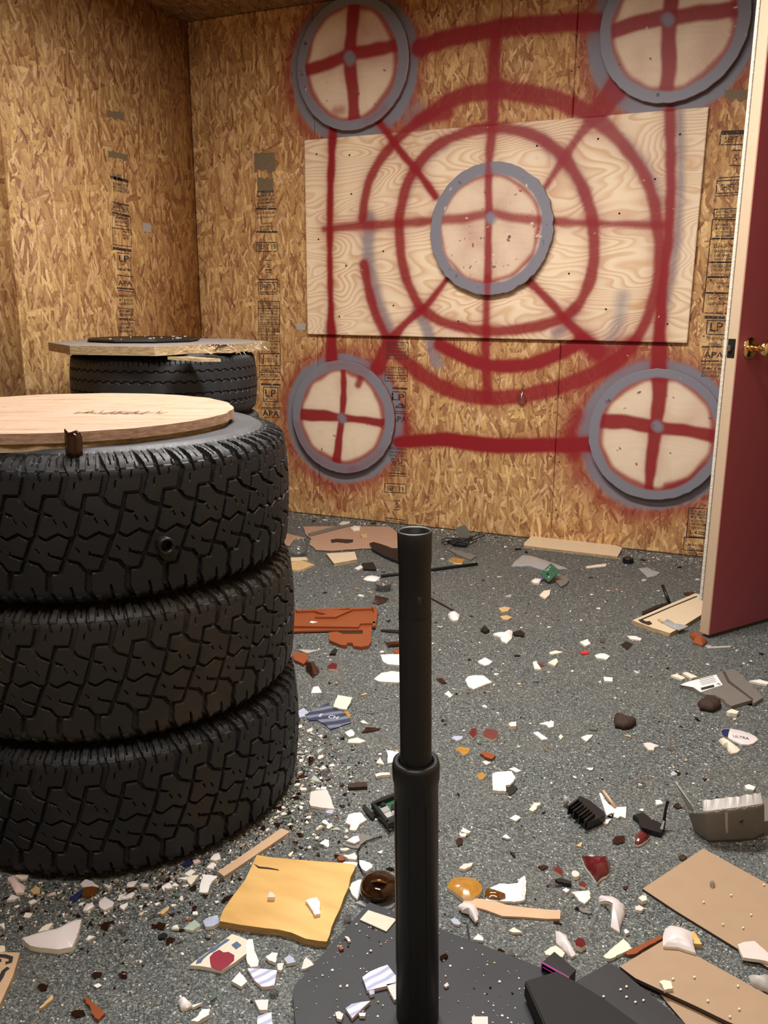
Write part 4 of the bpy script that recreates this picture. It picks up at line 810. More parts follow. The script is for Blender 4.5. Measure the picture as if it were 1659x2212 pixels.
# black box corner held up in front of it
pts = [fl(1133, 2118, .050), fl(1203, 2096, .050), fl(1250, 2122, .050), fl(1300, 2152, .05), fl(1400, 2225, .05), fl(1215, 2300, .05)]
bm = bmesh.new(); hi = [bm.verts.new(p) for p in pts]; lo = [bm.verts.new((p.x, p.y, .0212)) for p in pts]; bm.faces.new(hi)
for i in range(len(pts)): bm.faces.new((lo[i], lo[(i+1) % len(pts)], hi[(i+1) % len(pts)], hi[i]))
bm.faces.new(lo[::-1]); bmesh.ops.recalc_face_normals(bm, faces=bm.faces); bmesh.ops.bevel(bm, geom=bm.edges[:], offset=.002, segments=2, affect='EDGES')
c = Vector((pts[1].x, pts[1].y, 0)); bmesh.ops.translate(bm, verts=bm.verts, vec=-c)
link('speaker_box', bmm(bm), M['black_matte'], loc=c, label='matt black box panel at the bottom edge overlapping the dark slate sheet', cat='box').location.z = .0
# magenta rimmed cover
a, b, c_, d_ = [fl(*toP('F', [p])[0], .032) for p in ((128, 1062), (212, 990), (358, 1112), (310, 1165))]
e = empty('magenta_rimmed_cover', (a.x, a.y, 0), label='small black plastic cover with a magenta rim by the tee base', cat='plastic cover')
bm = bmesh.new(); vs = [a-a.xyz+Vector((0, 0, .032))]; P3 = [Vector((p.x-a.x, p.y-a.y, .032)) for p in (a, b, c_, d_)]
hi = [bm.verts.new(p) for p in P3]; lo = [bm.verts.new((p.x, p.y, 0)) for p in P3]; bm.faces.new(hi)
for i, j in ((0, 1), (1, 2), (2, 3)): bm.faces.new((lo[i], lo[j], hi[j], hi[i]))
me = bmm(bm); o = link('cover_shell', me, M['black'], e); mo = o.modifiers.new('s', 'SOLIDIFY'); mo.thickness = .0025; mo.offset = -1
bm = bmesh.new(); tube(bm, [P3[0]+Vector((0, 0, -.02)), P3[0]+Vector((0, 0, -.001)), P3[3]+Vector((0, 0, -.001)), P3[3]+Vector((0, 0, -.02))], .0016, 6); dd = (P3[3]-P3[0]); tube(bm, [P3[0]+dd*.05+Vector((0, 0, -.008)), P3[3]+Vector((0, 0, -.008))], .0012, 5); link('magenta_rim', bmm(bm), M['magenta'], e)
# decorated board bottom left
db = S('P', 'decorated_board', 'tan wooden plaque with painted purple brush strokes at the left edge of the near floor', 'plaque', 'tan', [(-40, 2056), (43, 2058), (28, 2108), (0, 2170), (-30, 2230), (-120, 2220)], t=.010, ja=0)
db.data.materials[1] = M['chip_edge']
for pl_ in ([(-20, 2064), (10, 2065), (24, 2069), (22, 2078), (12, 2080)], [(18, 2090), (8, 2098), (2, 2112), (-6, 2124), (-14, 2128)], [(-25, 2084), (-10, 2078), (3, 2074)]):
    W = [fl(x, y, .0108)-Vector(db.location) for x, y in pl_]; bm = bmesh.new(); tube(bm, W, .0038, 6); bmesh.ops.scale(bm, vec=(1, 1, .12), space=Matrix.Translation((0, 0, -.0104)), verts=bm.verts)
    link('brush_stroke', bmm(bm), M['plate'], db)
S('E', 'label_tag', 'yellowed rectangular label lying at the tip of the rubber home plate', 'label', 'tagm', [(612, 708), (802, 770), (735, 852), (555, 772)], t=.002, z0=.0146, ja=0)
H_('A', ('brown hardboard sheet with torn hole lying flat near the back wall', 'hard2', [(170, 180), (400, 178), (760, 180), (790, 205), (825, 240), (900, 270), (890, 318), (820, 325), (560, 330), (370, 345), (260, 340), (215, 300), (225, 262), (192, 236)], dict(t=.005, ja=.004, cat='board')),
   ('dark torn card piece lying at the edge of the far tire gap', 'hard2', [(60, 225), (190, 258), (80, 312), (20, 300)], dict(t=.004, cat='board')),
   ('cream block shaped offcut in front of the torn brown hardboard', 'creamboard', [(328, 362), (520, 350), (537, 402), (380, 430)], dict(t=.014, ja=0, cat='board offcut')),
   ('crumbled chipboard chunk beside the near tires, far end', 'gold_foil', [(90, 420), (150, 408), (250, 436), (200, 455), (150, 475), (80, 470)], dict(t=.008, ja=.006, cat='chipboard chunk')),
   ('pale chipboard strip beside the near tires, behind the crumbled chunk', 'creamboard', [(80, 390), (190, 386), (205, 405), (90, 415)], dict(t=.006, cat='board offcut')),
   ('narrow brown moulding strip lying across the torn brown hardboard', 'grey', [(205, 225), (340, 190), (480, 160), (492, 170), (350, 205), (218, 240)], dict(t=.006, z0=.006, ja=.001, cat='wood strip')),
   ('black comb toothed strip behind the top of the batting tee', 'black', [(620, 292), (648, 284), (740, 312), (850, 352), (900, 380), (900, 450), (830, 422), (720, 378), (640, 335)], dict(t=.012, ja=.004)),
   ('small black plastic scrap left of the batting tee tube top', 'black', [(568, 428), (645, 420), (668, 470), (580, 466)], dict(t=.008)),
   ('white curved ceramic bowl piece left of the tee near the black rod', 'white', [(578, 536), (600, 516), (640, 510), (692, 522), (665, 550), (605, 545)], dict(t=.003, bulge=.008)),
   ('small white ceramic chip behind the white curved bowl piece', 'white', [(520, 462), (560, 440), (577, 455), (545, 474)]),
   ('dull brown leaf shaped glass flake left of the tee, mid floor', 'brown_glass', [(640, 694), (662, 645), (750, 665), (730, 690), (680, 708)], dict(t=.003)),
   ('dark grey flat plastic strip behind and right of the tee top', 'grey', [(1150, 332), (1200, 335), (1345, 376), (1305, 405), (1220, 372)], dict(t=.006, ja=0)),
   ('shard with mustard glaze and white rim right of the tee top', 'mustard', [(1155, 407), (1180, 388), (1262, 400), (1245, 430), (1190, 425)], dict(t=.005)),
   ('knobbly white figurine fragment right of the tee tube', 'white', [(1150, 775), (1165, 757), (1195, 752), (1228, 775), (1222, 808), (1190, 818), (1165, 800)], dict(t=.008, bulge=.012)),
   ('white three pointed figurine fragment on mid floor right of the tee', 'white', [(1455, 906), (1490, 908), (1525, 912), (1560, 895), (1575, 878), (1588, 890), (1582, 935), (1550, 968), (1515, 955), (1500, 925)], dict(t=.006, bulge=.012)),
   ('flat black scrap touching the white three pointed fragment', 'black', [(1590, 893), (1640, 880), (1670, 900), (1665, 920), (1600, 912)], dict(t=.006)),
   ('small black knobbly scrap on the mid floor right of the tee', 'black', [(1372, 872), (1398, 845), (1432, 878), (1400, 892)], dict(t=.010)),
   ('tan crumb of chipboard right of tee, upper of a pair', 'gold_foil', [(1492, 732), (1530, 722), (1575, 728), (1560, 750), (1515, 758)], dict(t=.006, cat='chipboard chunk')),
   ('tan crumb of chipboard right of tee, lower of a pair', 'gold_foil', [(1502, 786), (1545, 780), (1586, 792), (1555, 810), (1520, 806)], dict(t=.005, cat='chipboard chunk')),
   ('short black sliver touching the left side of the tee tube', 'black', [(694, 874), (828, 880), (850, 890), (840, 900), (700, 886)], dict(t=.004)),
   ('rust orange plastic scrap against the near tires below the orange tray', 'orange', [(98, 1035), (190, 1032), (206, 1072), (175, 1110), (110, 1080)], dict(t=.010)),
   ('curled brown glass piece against the near tires', 'brown_glass', [(190, 1100), (248, 1088), (282, 1160), (240, 1198), (188, 1150)], dict(t=.004, bulge=.014)),
   ('maroon shard with a white lower edge below the orange tray', 'maroon', [(333, 1126), (368, 1098), (403, 1112), (396, 1145), (342, 1142)], dict(t=.007)),
   ('bent pale plastic strip below the orange tray', 'greylight', [(130, 1010), (210, 1015), (290, 1012), (200, 1036)], dict(t=.004)),
   ('black folded scrap below the orange tray corner', 'black', [(350, 1040), (380, 1003), (402, 1010), (390, 1040)], dict(t=.007)),
   ('rusty orange plastic sliver left of the tee tube', 'orange', [(785, 1010), (850, 1005), (850, 1040), (788, 1035)], dict(t=.005)),
   ('brown curved glass sliver left of the tee tube, above the white plate pieces', 'brown_glass', [(725, 962), (828, 955), (850, 985), (745, 992)], dict(t=.004, bulge=.005)),
   ('small rust brown wood crumb by the hole in the torn hardboard', 'gold_foil', [(560, 235), (600, 228), (605, 250), (570, 252)], dict(t=.006, z0=.006, cat='chipboard chunk')))
S('A', 'wooden_strip', 'short cream strip standing on the torn hardboard near the back wall', 'wood strip', 'cream', [(415, 160), (440, 146), (490, 146), (480, 160), (430, 168)], t=.006)
S('A', 'bread_like_chunk', 'rounded cream chunk on the torn brown hardboard', 'chunk', 'cream', [(490, 190), (515, 172), (560, 178), (555, 198), (510, 203)], t=.008, bulge=.006, z0=.006)
hole = S('A', 'torn_hole', None, None, 'lump', [(358, 268), (400, 262), (510, 268), (508, 285), (470, 292), (400, 285), (365, 290)], t=.0006, z0=.0058, par=None); hole['label'] = 'dark torn hollow in the brown hardboard near the back wall'; hole['category'] = 'torn hole'
H_('B', ('cream laminate board with dark specks leaning at the foot of the back wall', 'creamboard', [(65, 236), (300, 262), (608, 300), (672, 325), (640, 384), (400, 356), (3, 308), (8, 290)], dict(t=.012, ja=0, cat='board')),
   ('tan wood flake on the floor in front of the cream wall board', 'cream', [(425, 450), (500, 438), (566, 432), (560, 448), (490, 455), (430, 462)], dict(t=.003, cat='wood flake')),
   ('thin white plastic strip on the floor right of the open door foot', 'greylight', [(1235, 985), (1275, 984), (1272, 992), (1412, 988), (1405, 998), (1250, 1006)], dict(t=.003, ja=0)),
   ('white shard with red side near the door, mid floor', 'white', [(383, 962), (438, 942), (457, 975), (420, 990)], dict(t=.006)),
   ('flat black square scrap on the mid floor before the door', 'black', [(662, 978), (700, 957), (745, 976), (702, 1016)], dict(t=.002)),
   ('long white shard in front of the cream board by the door', 'white', [(705, 920), (760, 922), (803, 938), (795, 950), (730, 942)], dict(t=.004)),
   ('dark round scrap left of the black square scrap', 'brown_glass', [(515, 932), (560, 938), (548, 966), (525, 960)], dict(t=.003)),
   ('curved white sliver on the mid floor above the small red tile', 'cream', [(175, 1032), (220, 1020), (270, 1030), (240, 1038), (190, 1046)], dict(t=.004)),
   ('crumpled white plastic wrapper left of the open door', 'frost', [(782, 465), (840, 455), (885, 478), (930, 492), (900, 512), (845, 526), (820, 500)], dict(t=.003, bulge=.006)),
   ('white chip pair of mid floor below the green circuit board', 'cream', [(110, 645), (140, 615), (186, 608), (180, 640), (150, 668)], dict(t=.006)),
   ('brown wood crumb left of the white plastic wrapper by the door', 'brown_glass', [(1085, 630), (1150, 618), (1165, 640), (1100, 645)], dict(t=.003)))
S('B', 'bent_stick', 'brown bent stem leaning behind the cream board by the door', 'stick', 'black', [(805, 756), (900, 715), (975, 694), (985, 712), (900, 735), (812, 776)], t=.008)
def stick(p0, p1, r, mat, label, cat='stick', name='stick', mid=None, **k):
    a, b = Vector(p0), Vector(p1); bm = bmesh.new(); pts = [Vector((0, 0, 0))]+([Vector(m)-a for m in mid] if mid else [])+[b-a]; tube(bm, pts, r, 8)
    OCC.append((a.x, a.y, .03)); return link(name, bmm(bm), M[mat], loc=a, smooth=True, label=label, cat=cat)
stick(fl(1446, 1302, .006), fl(1434, 1256, .055)+Vector((0, -.05, .0)), .006, 'black', 'dark stalk sticking up behind the cream board by the door')
cb = S('B', 'laminate_board', 'cream laminate board with dark groove lying beside the foot of the door', 'board', 'creamboard', [(740, 816), (960, 720), (1165, 633), (1222, 645), (1300, 700), (1220, 770), (1100, 845), (995, 903), (880, 868)], t=.014, ja=0)
S('B', 'groove', None, None, 'dark', [(800, 806), (960, 738), (1160, 655), (1178, 650), (1180, 655), (1000, 728), (806, 812)], t=.0006, z0=.0145, par=cb, ja=0)
S('B', 'burn_mark', None, None, 'dark', [(778, 812), (800, 806), (830, 822), (858, 820), (875, 840), (850, 848), (800, 830)], t=.0006, z0=.0145, par=cb)
S('B', 'plastic_wrap', 'clear crumpled plastic tube lying on the cream board by the door', 'plastic piece', 'frost', [(945, 830), (975, 805), (1040, 850), (1120, 855), (1060, 880), (1010, 865)], t=.003, bulge=.006, z0=.0148)
S('B', 'wood_scrap', 'small brown splinter on the cream board by the door', 'splinter', 'gold_foil', [(910, 808), (925, 802), (952, 822), (940, 830)], t=.004, z0=.0148)
S('B', 'plastic_piece', 'crumpled rust orange scrap under the door corner', PL, 'orange', [(1128, 918), (1150, 888), (1195, 905), (1215, 935), (1248, 955), (1215, 985), (1150, 965), (1160, 940)], t=.006, bulge=.014)
# circuit board with parts
p = fl(*toP('B', [(180, 560)])[0]); pcb = empty('circuit_board', p, .0, label='small green circuit board propped on plastic scraps near the back wall', cat='circuit board')
Wp = [fl(*toP('B', [q_])[0], z) for q_, z in (((115, 500), .03), ((188, 428), .06), ((250, 480), .05), ((172, 556), .012))]
bm = bmesh.new(); hi = [bm.verts.new(v-p) for v in Wp]; bm.faces.new(hi); r = bmesh.ops.extrude_face_region(bm, geom=bm.faces[:]); nrm_ = (Wp[1]-Wp[0]).cross(Wp[3]-Wp[0]).normalized()
for g_ in r['geom']:
    if isinstance(g_, bmesh.types.BMVert): g_.co -= nrm_*.003*(1 if nrm_.z > 0 else -1)
link('board_plate', bmm(bm), M['pcb'], pcb)
up_ = nrm_ if nrm_.z > 0 else -nrm_; ex = (Wp[1]-Wp[0]); ey = (Wp[3]-Wp[0])
for u, v, s, mt_ in ((.5, .3, .014, 'chrome'), (.7, .25, .008, 'greylight'), (.3, .55, .010, 'black'), (.75, .6, .012, 'greylight'), (.35, .2, .007, 'greylight'), (.2, .8, .006, 'white'), (.6, .75, .008, 'greylight')):
    q_ = Wp[0]+ex*u+ey*v-p+up_*.004; bm = bmesh.new(); box(bm, q_, (s, s*.7, .006), ex.normalized().to_track_quat('X', 'Z').to_matrix(), .0005); link('component', bmm(bm), M[mt_], pcb)
S('B', 'plastic_piece', 'grey bracket plate lying behind the green circuit board', PL, 'grey', [(215, 542), (250, 520), (292, 508), (312, 545), (290, 570), (255, 587)], t=.008)
S('B', 'plastic_piece', 'tapering clear grey plastic strip left of the circuit board', PL, 'frost', [(-60, 420), (0, 372), (60, 380), (180, 420), (300, 464), (230, 470), (130, 472), (40, 445), (-80, 450)], t=.004, bulge=.004)
S('B', 'plastic_piece', 'white plastic scrap with a purple bead beside the circuit board', PL, 'white', [(55, 548), (80, 530), (125, 535), (110, 560), (75, 563)], t=.008, bulge=.004)
b_ = fl(*toP('B', [(128, 530)])[0], .012); bm = bmesh.new(); bmesh.ops.create_uvsphere(bm, u_segments=12, v_segments=8, radius=.006); M['purple'] = simple('purple_bead', (.20, .05, .35), .3); link('bead', bmm(bm), M['purple'], loc=(b_.x, b_.y, .006), smooth=True, label='small purple bead beside the green circuit board', cat='bead')
p = fl(*toP('B', [(710, 425)])[0]); bm = bmesh.new(); lathe(bm, [(0, 0), (.020, 0), (.022, .002), (.022, .020), (.019, .023), (.0, .023)], 24)
for k in range(24): a = k/24*6.283; box(bm, (.0222*math.cos(a), .0222*math.sin(a), .011), (.0012, .002, .016), Matrix.Rotation(a, 3, 'Z'))
link('jar_cap', bmm(bm), M['black'], loc=p, label='ribbed black jar cap on the floor before the back wall', cat='cap')
# rods, cables and cups
stick(fl(*toP('A', [(700, 515)])[0], .007), fl(*toP('A', [(1348, 432)])[0], .007), .0065, 'black', 'long black rod on the floor passing behind the batting tee', 'rod', 'rod')
stick(fl(*toP('A', [(1035, 663)])[0], .004), fl(*toP('A', [(1190, 748)])[0], .004), .0028, 'lump', 'thin dark twig running from the tee to the white figurine fragment', 'twig', 'twig')
def ring_cup(R, px, r, h, label, tilt=.0, mat='clear', name='glass_cup', cat='cup', rb=.7):
    p = fl(*toP(R, [px])[0]); bm = bmesh.new(); lathe(bm, [(0, .001), (r*rb, .001), (r, h), (r*1.06, h+.001), (r*.94, h+.001), (r*rb*.92, .004), (0, .004)], 40)
    o = link(name, bmm(bm), M[mat], loc=(p.x, p.y, r*math.sin(tilt)+.0005), smooth=True, label=label, cat=cat); o.rotation_euler = (tilt, 0, YAW); OCC.append((p.x, p.y, r)); return o
ring_cup('A', (148, 372), .036, .022, 'clear round glass dish tipped on its side beside the near tires', 1.0)
ring_cup('A', (715, 612), .034, .030, 'clear glass bowl piece upside down left of the tee tube', 0, rb=.75)
# black folded case with upright flap and cable
p = fl(*toP('A', [(1215, 300)])[0]); fc = empty('folded_black_case', p, label='open folded black case with upright flap near the back wall, tangled in cable', cat='case')
pts = [fl(*toP('A', [q_])[0], z)-p for q_, z in (((1145, 290), .004), ((1212, 250), .016), ((1320, 238), .016), ((1275, 308), .012), ((1200, 312), .004))]
bm = prism([(v.x, v.y) for v in pts], .012); link('case_body', bmm(bm), M['black'], fc)
bm = prism([(v.x*.96, v.y*.96) for v in pts], .002); bmesh.ops.translate(bm, verts=bm.verts, vec=(0, 0, .0122)); link('white_lining', bmm(bm), M['slate'], fc)
bp = fl(*toP('A', [(1262, 275)])[0], 0)-p; u_ = rt.normalized()*.0023*1.06
fl_pts = [(-22, 0), (28, 0), (25, 55), (0, 88), (-48, 70), (-60, 50)]; sc_ = 1.5*2.95/1888/3.13
bm = bmesh.new(); vs = [bm.verts.new(Vector((rt.x*x*sc_, rt.y*x*sc_, .012+y*sc_))+Vector((bp.x, bp.y, 0))) for x, y in fl_pts]; bm.faces.new(vs); o = link('case_flap', bmm(bm), M['grey'], fc); mo = o.modifiers.new('s', 'SOLIDIFY'); mo.thickness = .003
cp = [(1110, 290), (1108, 268), (1150, 258), (1210, 262), (1280, 290), (1340, 262), (1395, 240), (1400, 234), (1345, 236), (1290, 262), (1240, 282), (1170, 300), (1125, 300), (1112, 285), (1180, 270), (1300, 300), (1350, 275)]
bm = bmesh.new(); tube(bm, [fl(*toP('A', [q_])[0], .010+.012*abs(math.sin(i*1.3))) for i, q_ in enumerate(cp)], .0022, 6); link('cable', bmm(bm), M['black'], smooth=True, label='thin black cable looped around the folded black case', cat='cable')
bm = bmesh.new(); tube(bm, [fl(*toP('E', [q_])[0], .004) for q_ in ((705, 210), (650, 225), (600, 240), (565, 265), (540, 305), (545, 360), (548, 400), (570, 450), (612, 488))], .0013, 6); link('cable', bmm(bm), M['black'], smooth=True, label='thin black wire curving past the amber glass bottle base', cat='cable')
# orange plastic tray
p = fl(*toP('A', [(400, 880)])[0]); tr = empty('orange_tray', p, label='broken rust orange plastic tray beside the near tires', cat='tray')
def tp(R, pts, z0, t, name, par, mat='orange', ja=0):
    W = world(R, pts, z0+t); bm = prism(jag([(w_.x-p.x, w_.y-p.y) for w_ in W], ja, 3) if ja else [(w_.x-p.x, w_.y-p.y) for w_ in W], t); bmesh.ops.translate(bm, verts=bm.verts, vec=(0, 0, z0)); return link(name, bmm(bm), M[mat], par)
tp('A', [(60, 745), (250, 735), (520, 728), (655, 724), (676, 742), (668, 805), (660, 848), (640, 850), (630, 880), (560, 880), (345, 880), (60, 888)], .004, .006, 'tray_floor', tr)
tp('A', [(345, 895), (400, 890), (440, 905), (575, 905), (575, 880), (636, 870), (632, 955), (612, 985), (560, 992), (510, 985), (505, 965), (470, 965), (465, 982), (430, 980), (350, 948)], .0, .012, 'tray_lip', tr)
for q_ in ([(60, 840), (540, 848), (555, 825), (660, 822), (660, 832), (560, 835), (545, 858), (60, 852)], [(120, 740), (655, 722), (672, 738), (655, 734), (130, 752)], [(250, 752), (480, 735), (500, 742), (390, 790), (250, 790), (330, 770)], [(630, 725), (676, 742), (662, 850), (640, 850), (652, 750)]): tp('A', q_, .010, .008, 'tray_rib', tr)
tp('A', [(355, 882), (575, 882), (575, 905), (360, 900)], .0005, .003, 'tray_slot', tr, 'dark')
S('A', 'ceramic_shard', 'tiny white chip lying in the orange tray', CE, 'white', [(215, 828), (225, 818), (270, 824), (235, 832)], t=.003, z0=.0105)
H_('C', ('white plate fragment touching the tee tube, upper of two on its left', 'white', [(693, 45), (760, 40), (860, 40), (880, 110), (828, 116), (740, 108), (712, 90)], dict(t=.005, bulge=.006)),
   ('white plate fragment touching the tee tube, lower of two on its left', 'white', [(650, 210), (700, 168), (770, 155), (850, 165), (870, 232), (800, 232), (690, 226)], dict(t=.005, bulge=.006)),
   ('large white bowl fragment on the mid floor right of the tee', 'white', [(1268, 216), (1285, 192), (1330, 182), (1392, 185), (1450, 230), (1400, 247), (1362, 262), (1327, 278), (1290, 262)], dict(t=.005, bulge=.010)),
   ('white trapezoid chip near the tires above the printed dark foil', 'white', [(223, 305), (240, 264), (275, 258), (298, 302)]),
   ('cream rectangular tile on top edge of the dark printed foil', 'cream', [(405, 318), (505, 335), (490, 370), (465, 415), (420, 410), (375, 396)], dict(t=.005, z0=.004)),
   ('dark brown flake right of the printed foil', 'brown_glass', [(568, 572), (600, 535), (660, 538), (695, 545), (640, 562)], dict(t=.003)),
   ('rounded white chip just below the printed foil', 'white', [(453, 570), (500, 550), (520, 575), (515, 592), (480, 600)]),
   ('tan shard with blue glaze below the printed foil', 'cream', [(476, 620), (540, 604), (595, 630), (545, 642), (480, 640)], dict(t=.005)),
   ('white angular shard touching the left of the tee collar', 'white', [(733, 690), (780, 697), (830, 705), (815, 765), (742, 777), (745, 730)]),
   ('pale pink triangular chip left of the tee collar', 'pink', [(667, 776), (690, 738), (720, 787)]),
   ('short cream ceramic rod left of the tee below its collar', 'cream', [(660, 850), (700, 842), (757, 842), (760, 856), (700, 860), (665, 870)], dict(t=.007)),
   ('splintered dark brown stick left of the tee below its collar', 'lump', [(473, 917), (540, 905), (602, 905), (606, 935), (540, 940), (480, 943)], dict(t=.008, cat='wood splinter')),
   ('large pale pink tile fragment beside the near tires', 'pink', [(213, 1040), (225, 970), (280, 962), (332, 958), (358, 1015), (383, 1087), (300, 1080), (222, 1066)], dict(t=.006)),
   ('large white five sided plate fragment left of the tee, near the black device', 'white', [(458, 1180), (478, 1125), (520, 1113), (562, 1113), (602, 1162), (553, 1190), (527, 1233), (486, 1229), (488, 1195)], dict(t=.005, bulge=.006)),
   ('lavender translucent chip touching the pale pink tile', 'blue', [(322, 1100), (383, 1085), (370, 1120), (330, 1115)], dict(t=.003)),
   ('large thick white square plaster fragment right of the tee', 'white', [(1450, 850), (1480, 838), (1580, 832), (1608, 878), (1590, 905), (1570, 925), (1541, 928), (1541, 968), (1457, 962), (1452, 905)], dict(t=.008)),
   ('flat black triangle overlapping the thick white square fragment', 'black_matte', [(1537, 932), (1590, 918), (1624, 950), (1566, 1003)], dict(t=.002)),
   ('small white chip below the large white bowl fragment', 'white', [(1128, 310), (1155, 290), (1182, 318), (1165, 335)]),
   ('white shard with printed mark beyond the large white bowl fragment', 'white', [(1352, 90), (1400, 62), (1452, 90), (1430, 110), (1400, 118), (1362, 102)], dict(t=.004, bulge=.006)),
   ('maroon glazed square shard on the mid floor right of the tee', 'maroon', [(1388, 568), (1410, 545), (1450, 548), (1493, 565), (1480, 605), (1450, 620), (1390, 597)], dict(t=.008)),
   ('small maroon shard left of the square maroon one', 'maroon', [(1292, 580), (1310, 545), (1340, 540), (1350, 580), (1320, 610)], dict(t=.007)),
   ('cream shard with gold glaze right of the tee collar', 'mustard', [(1200, 690), (1230, 665), (1302, 680), (1285, 710), (1252, 725), (1230, 700)], dict(t=.005)),
   ('rust orange plastic block right of the tee collar', 'orange', [(1370, 712), (1398, 697), (1472, 725), (1450, 750), (1410, 740)], dict(t=.007)),
   ('small amber glazed shard left of the thick white square fragment', 'mustard', [(1343, 860), (1370, 842), (1412, 860), (1390, 880), (1364, 889)], dict(t=.005)),
   ('flat white chip beyond the thick white square fragment', 'white', [(1563, 815), (1600, 806), (1645, 828), (1615, 840)]),
   ('white spool shaped fragment on mid floor right of the tee', 'cream', [(1560, 510), (1580, 500), (1614, 498), (1612, 527), (1575, 530)], dict(t=.010)),
   ('blue glazed chip right of the tee tube', 'blue', [(1173, 607), (1195, 594), (1248, 596), (1250, 610), (1210, 627)], dict(t=.005)),
   ('brown leaf glass flake right of the tee near the large white bowl fragment', 'brown_glass', [(1072, 208), (1110, 202), (1142, 235), (1110, 240)], dict(t=.003)))
# printed foil with letters
fo = S('C', 'printed_foil', 'crumpled dark blue printed foil wrapper with white letters beside the near tires', 'wrapper', 'navy', [(182, 452), (260, 410), (348, 365), (360, 408), (445, 430), (478, 465), (497, 500), (430, 525), (355, 552), (325, 520), (265, 485), (215, 490)], t=.003, ja=.003)
M['foil'] = stripe('printed_foil_pattern', (.03, .045, .09), (.16, .19, .26), 9, .8); fo.data.materials[0] = M['foil']
def letters(par, R, txt, c_px, hpx, rot, z, mat, name, sx=1.):
    cu = bpy.data.curves.new('t', 'FONT'); cu.body = txt; cu.size = 1; cu.align_x = 'CENTER'; cu.align_y = 'CENTER'; cu.resolution_u = 2; o = bpy.data.objects.new('t', cu); C.objects.link(o)
    bpy.context.view_layer.update(); ev = o.evaluated_get(bpy.context.evaluated_depsgraph_get()); me = bpy.data.meshes.new_from_object(ev); bpy.data.objects.remove(o); bpy.data.curves.remove(cu)
    w_ = fl(*toP(R, [c_px])[0], z); x0, y0, s = REG[R]; k = (Vector(w_)-Vector((0, 0, H))).length/1888*hpx/s*1.4
    o = link(name, me, M[mat], par); o.location = (w_.x-par.location.x, w_.y-par.location.y, z-par.location.z); o.scale = (k*sx, k*1.3, k); o.rotation_euler = (0, 0, YAW+rot); return o
letters(fo, 'C', 'CH', (375, 467), 36, -.25, .0038, 'paper', 'printed_letters'); letters(fo, 'C', 'E', (290, 455), 34, -.25, .0038, 'paper', 'printed_letters')
S('C', 'printed_foil', 'small torn lilac printed wrapper piece left of the dark blue foil', 'wrapper', 'blue', [(130, 430), (175, 405), (212, 440), (190, 460), (150, 470)], t=.002)
S('C', 'printed_foil', 'grey brown torn corner sticking out right of the dark blue foil', 'wrapper', 'mustard', [(445, 430), (470, 418), (492, 470), (478, 468)], t=.003)
# black device with a circuit board
p = fl(*toP('C', [(745, 1192)])[0]); dv2 = empty('broken_device', p, label='broken black electronic device with open circuit left of the tee tube', cat='electronic device')
tp('C', [(640, 1050), (700, 1008), (815, 972), (870, 1010), (870, 1150), (800, 1185), (745, 1192), (668, 1130)], 0, .010, 'device_case', dv2, 'black')
tp('C', [(650, 1058), (800, 992), (830, 1140), (745, 1165)], .010, .004, 'circuit_plate', dv2, 'pcb')
for q_ in ([(632, 1045), (660, 1030), (820, 965), (822, 985), (660, 1048), (645, 1060)], [(645, 1060), (662, 1055), (752, 1160), (742, 1178)], [(735, 1165), (830, 1130), (832, 1150), (745, 1190)]): tp('C', q_, .010, .014, 'case_wall', dv2, 'black')
for q_, m_, h_ in (([(692, 1085), (740, 1065), (760, 1095), (715, 1115)], 'chrome', .006), ([(715, 1120), (760, 1100), (780, 1130), (735, 1150)], 'greylight', .005), ([(765, 1060), (790, 1050), (800, 1080), (775, 1090)], 'black', .012), ([(695, 1050), (720, 1040), (730, 1058), (705, 1068)], 'black', .008), ([(770, 1100), (800, 1095), (800, 1120), (785, 1125)], 'chrome', .012)): tp('C', q_, .014, h_, 'component', dv2, m_)
tp('C', [(572, 1062), (590, 1055), (625, 1100), (660, 1130), (640, 1150), (600, 1110)], 0, .008, 'device_bracket', dv2, 'black')
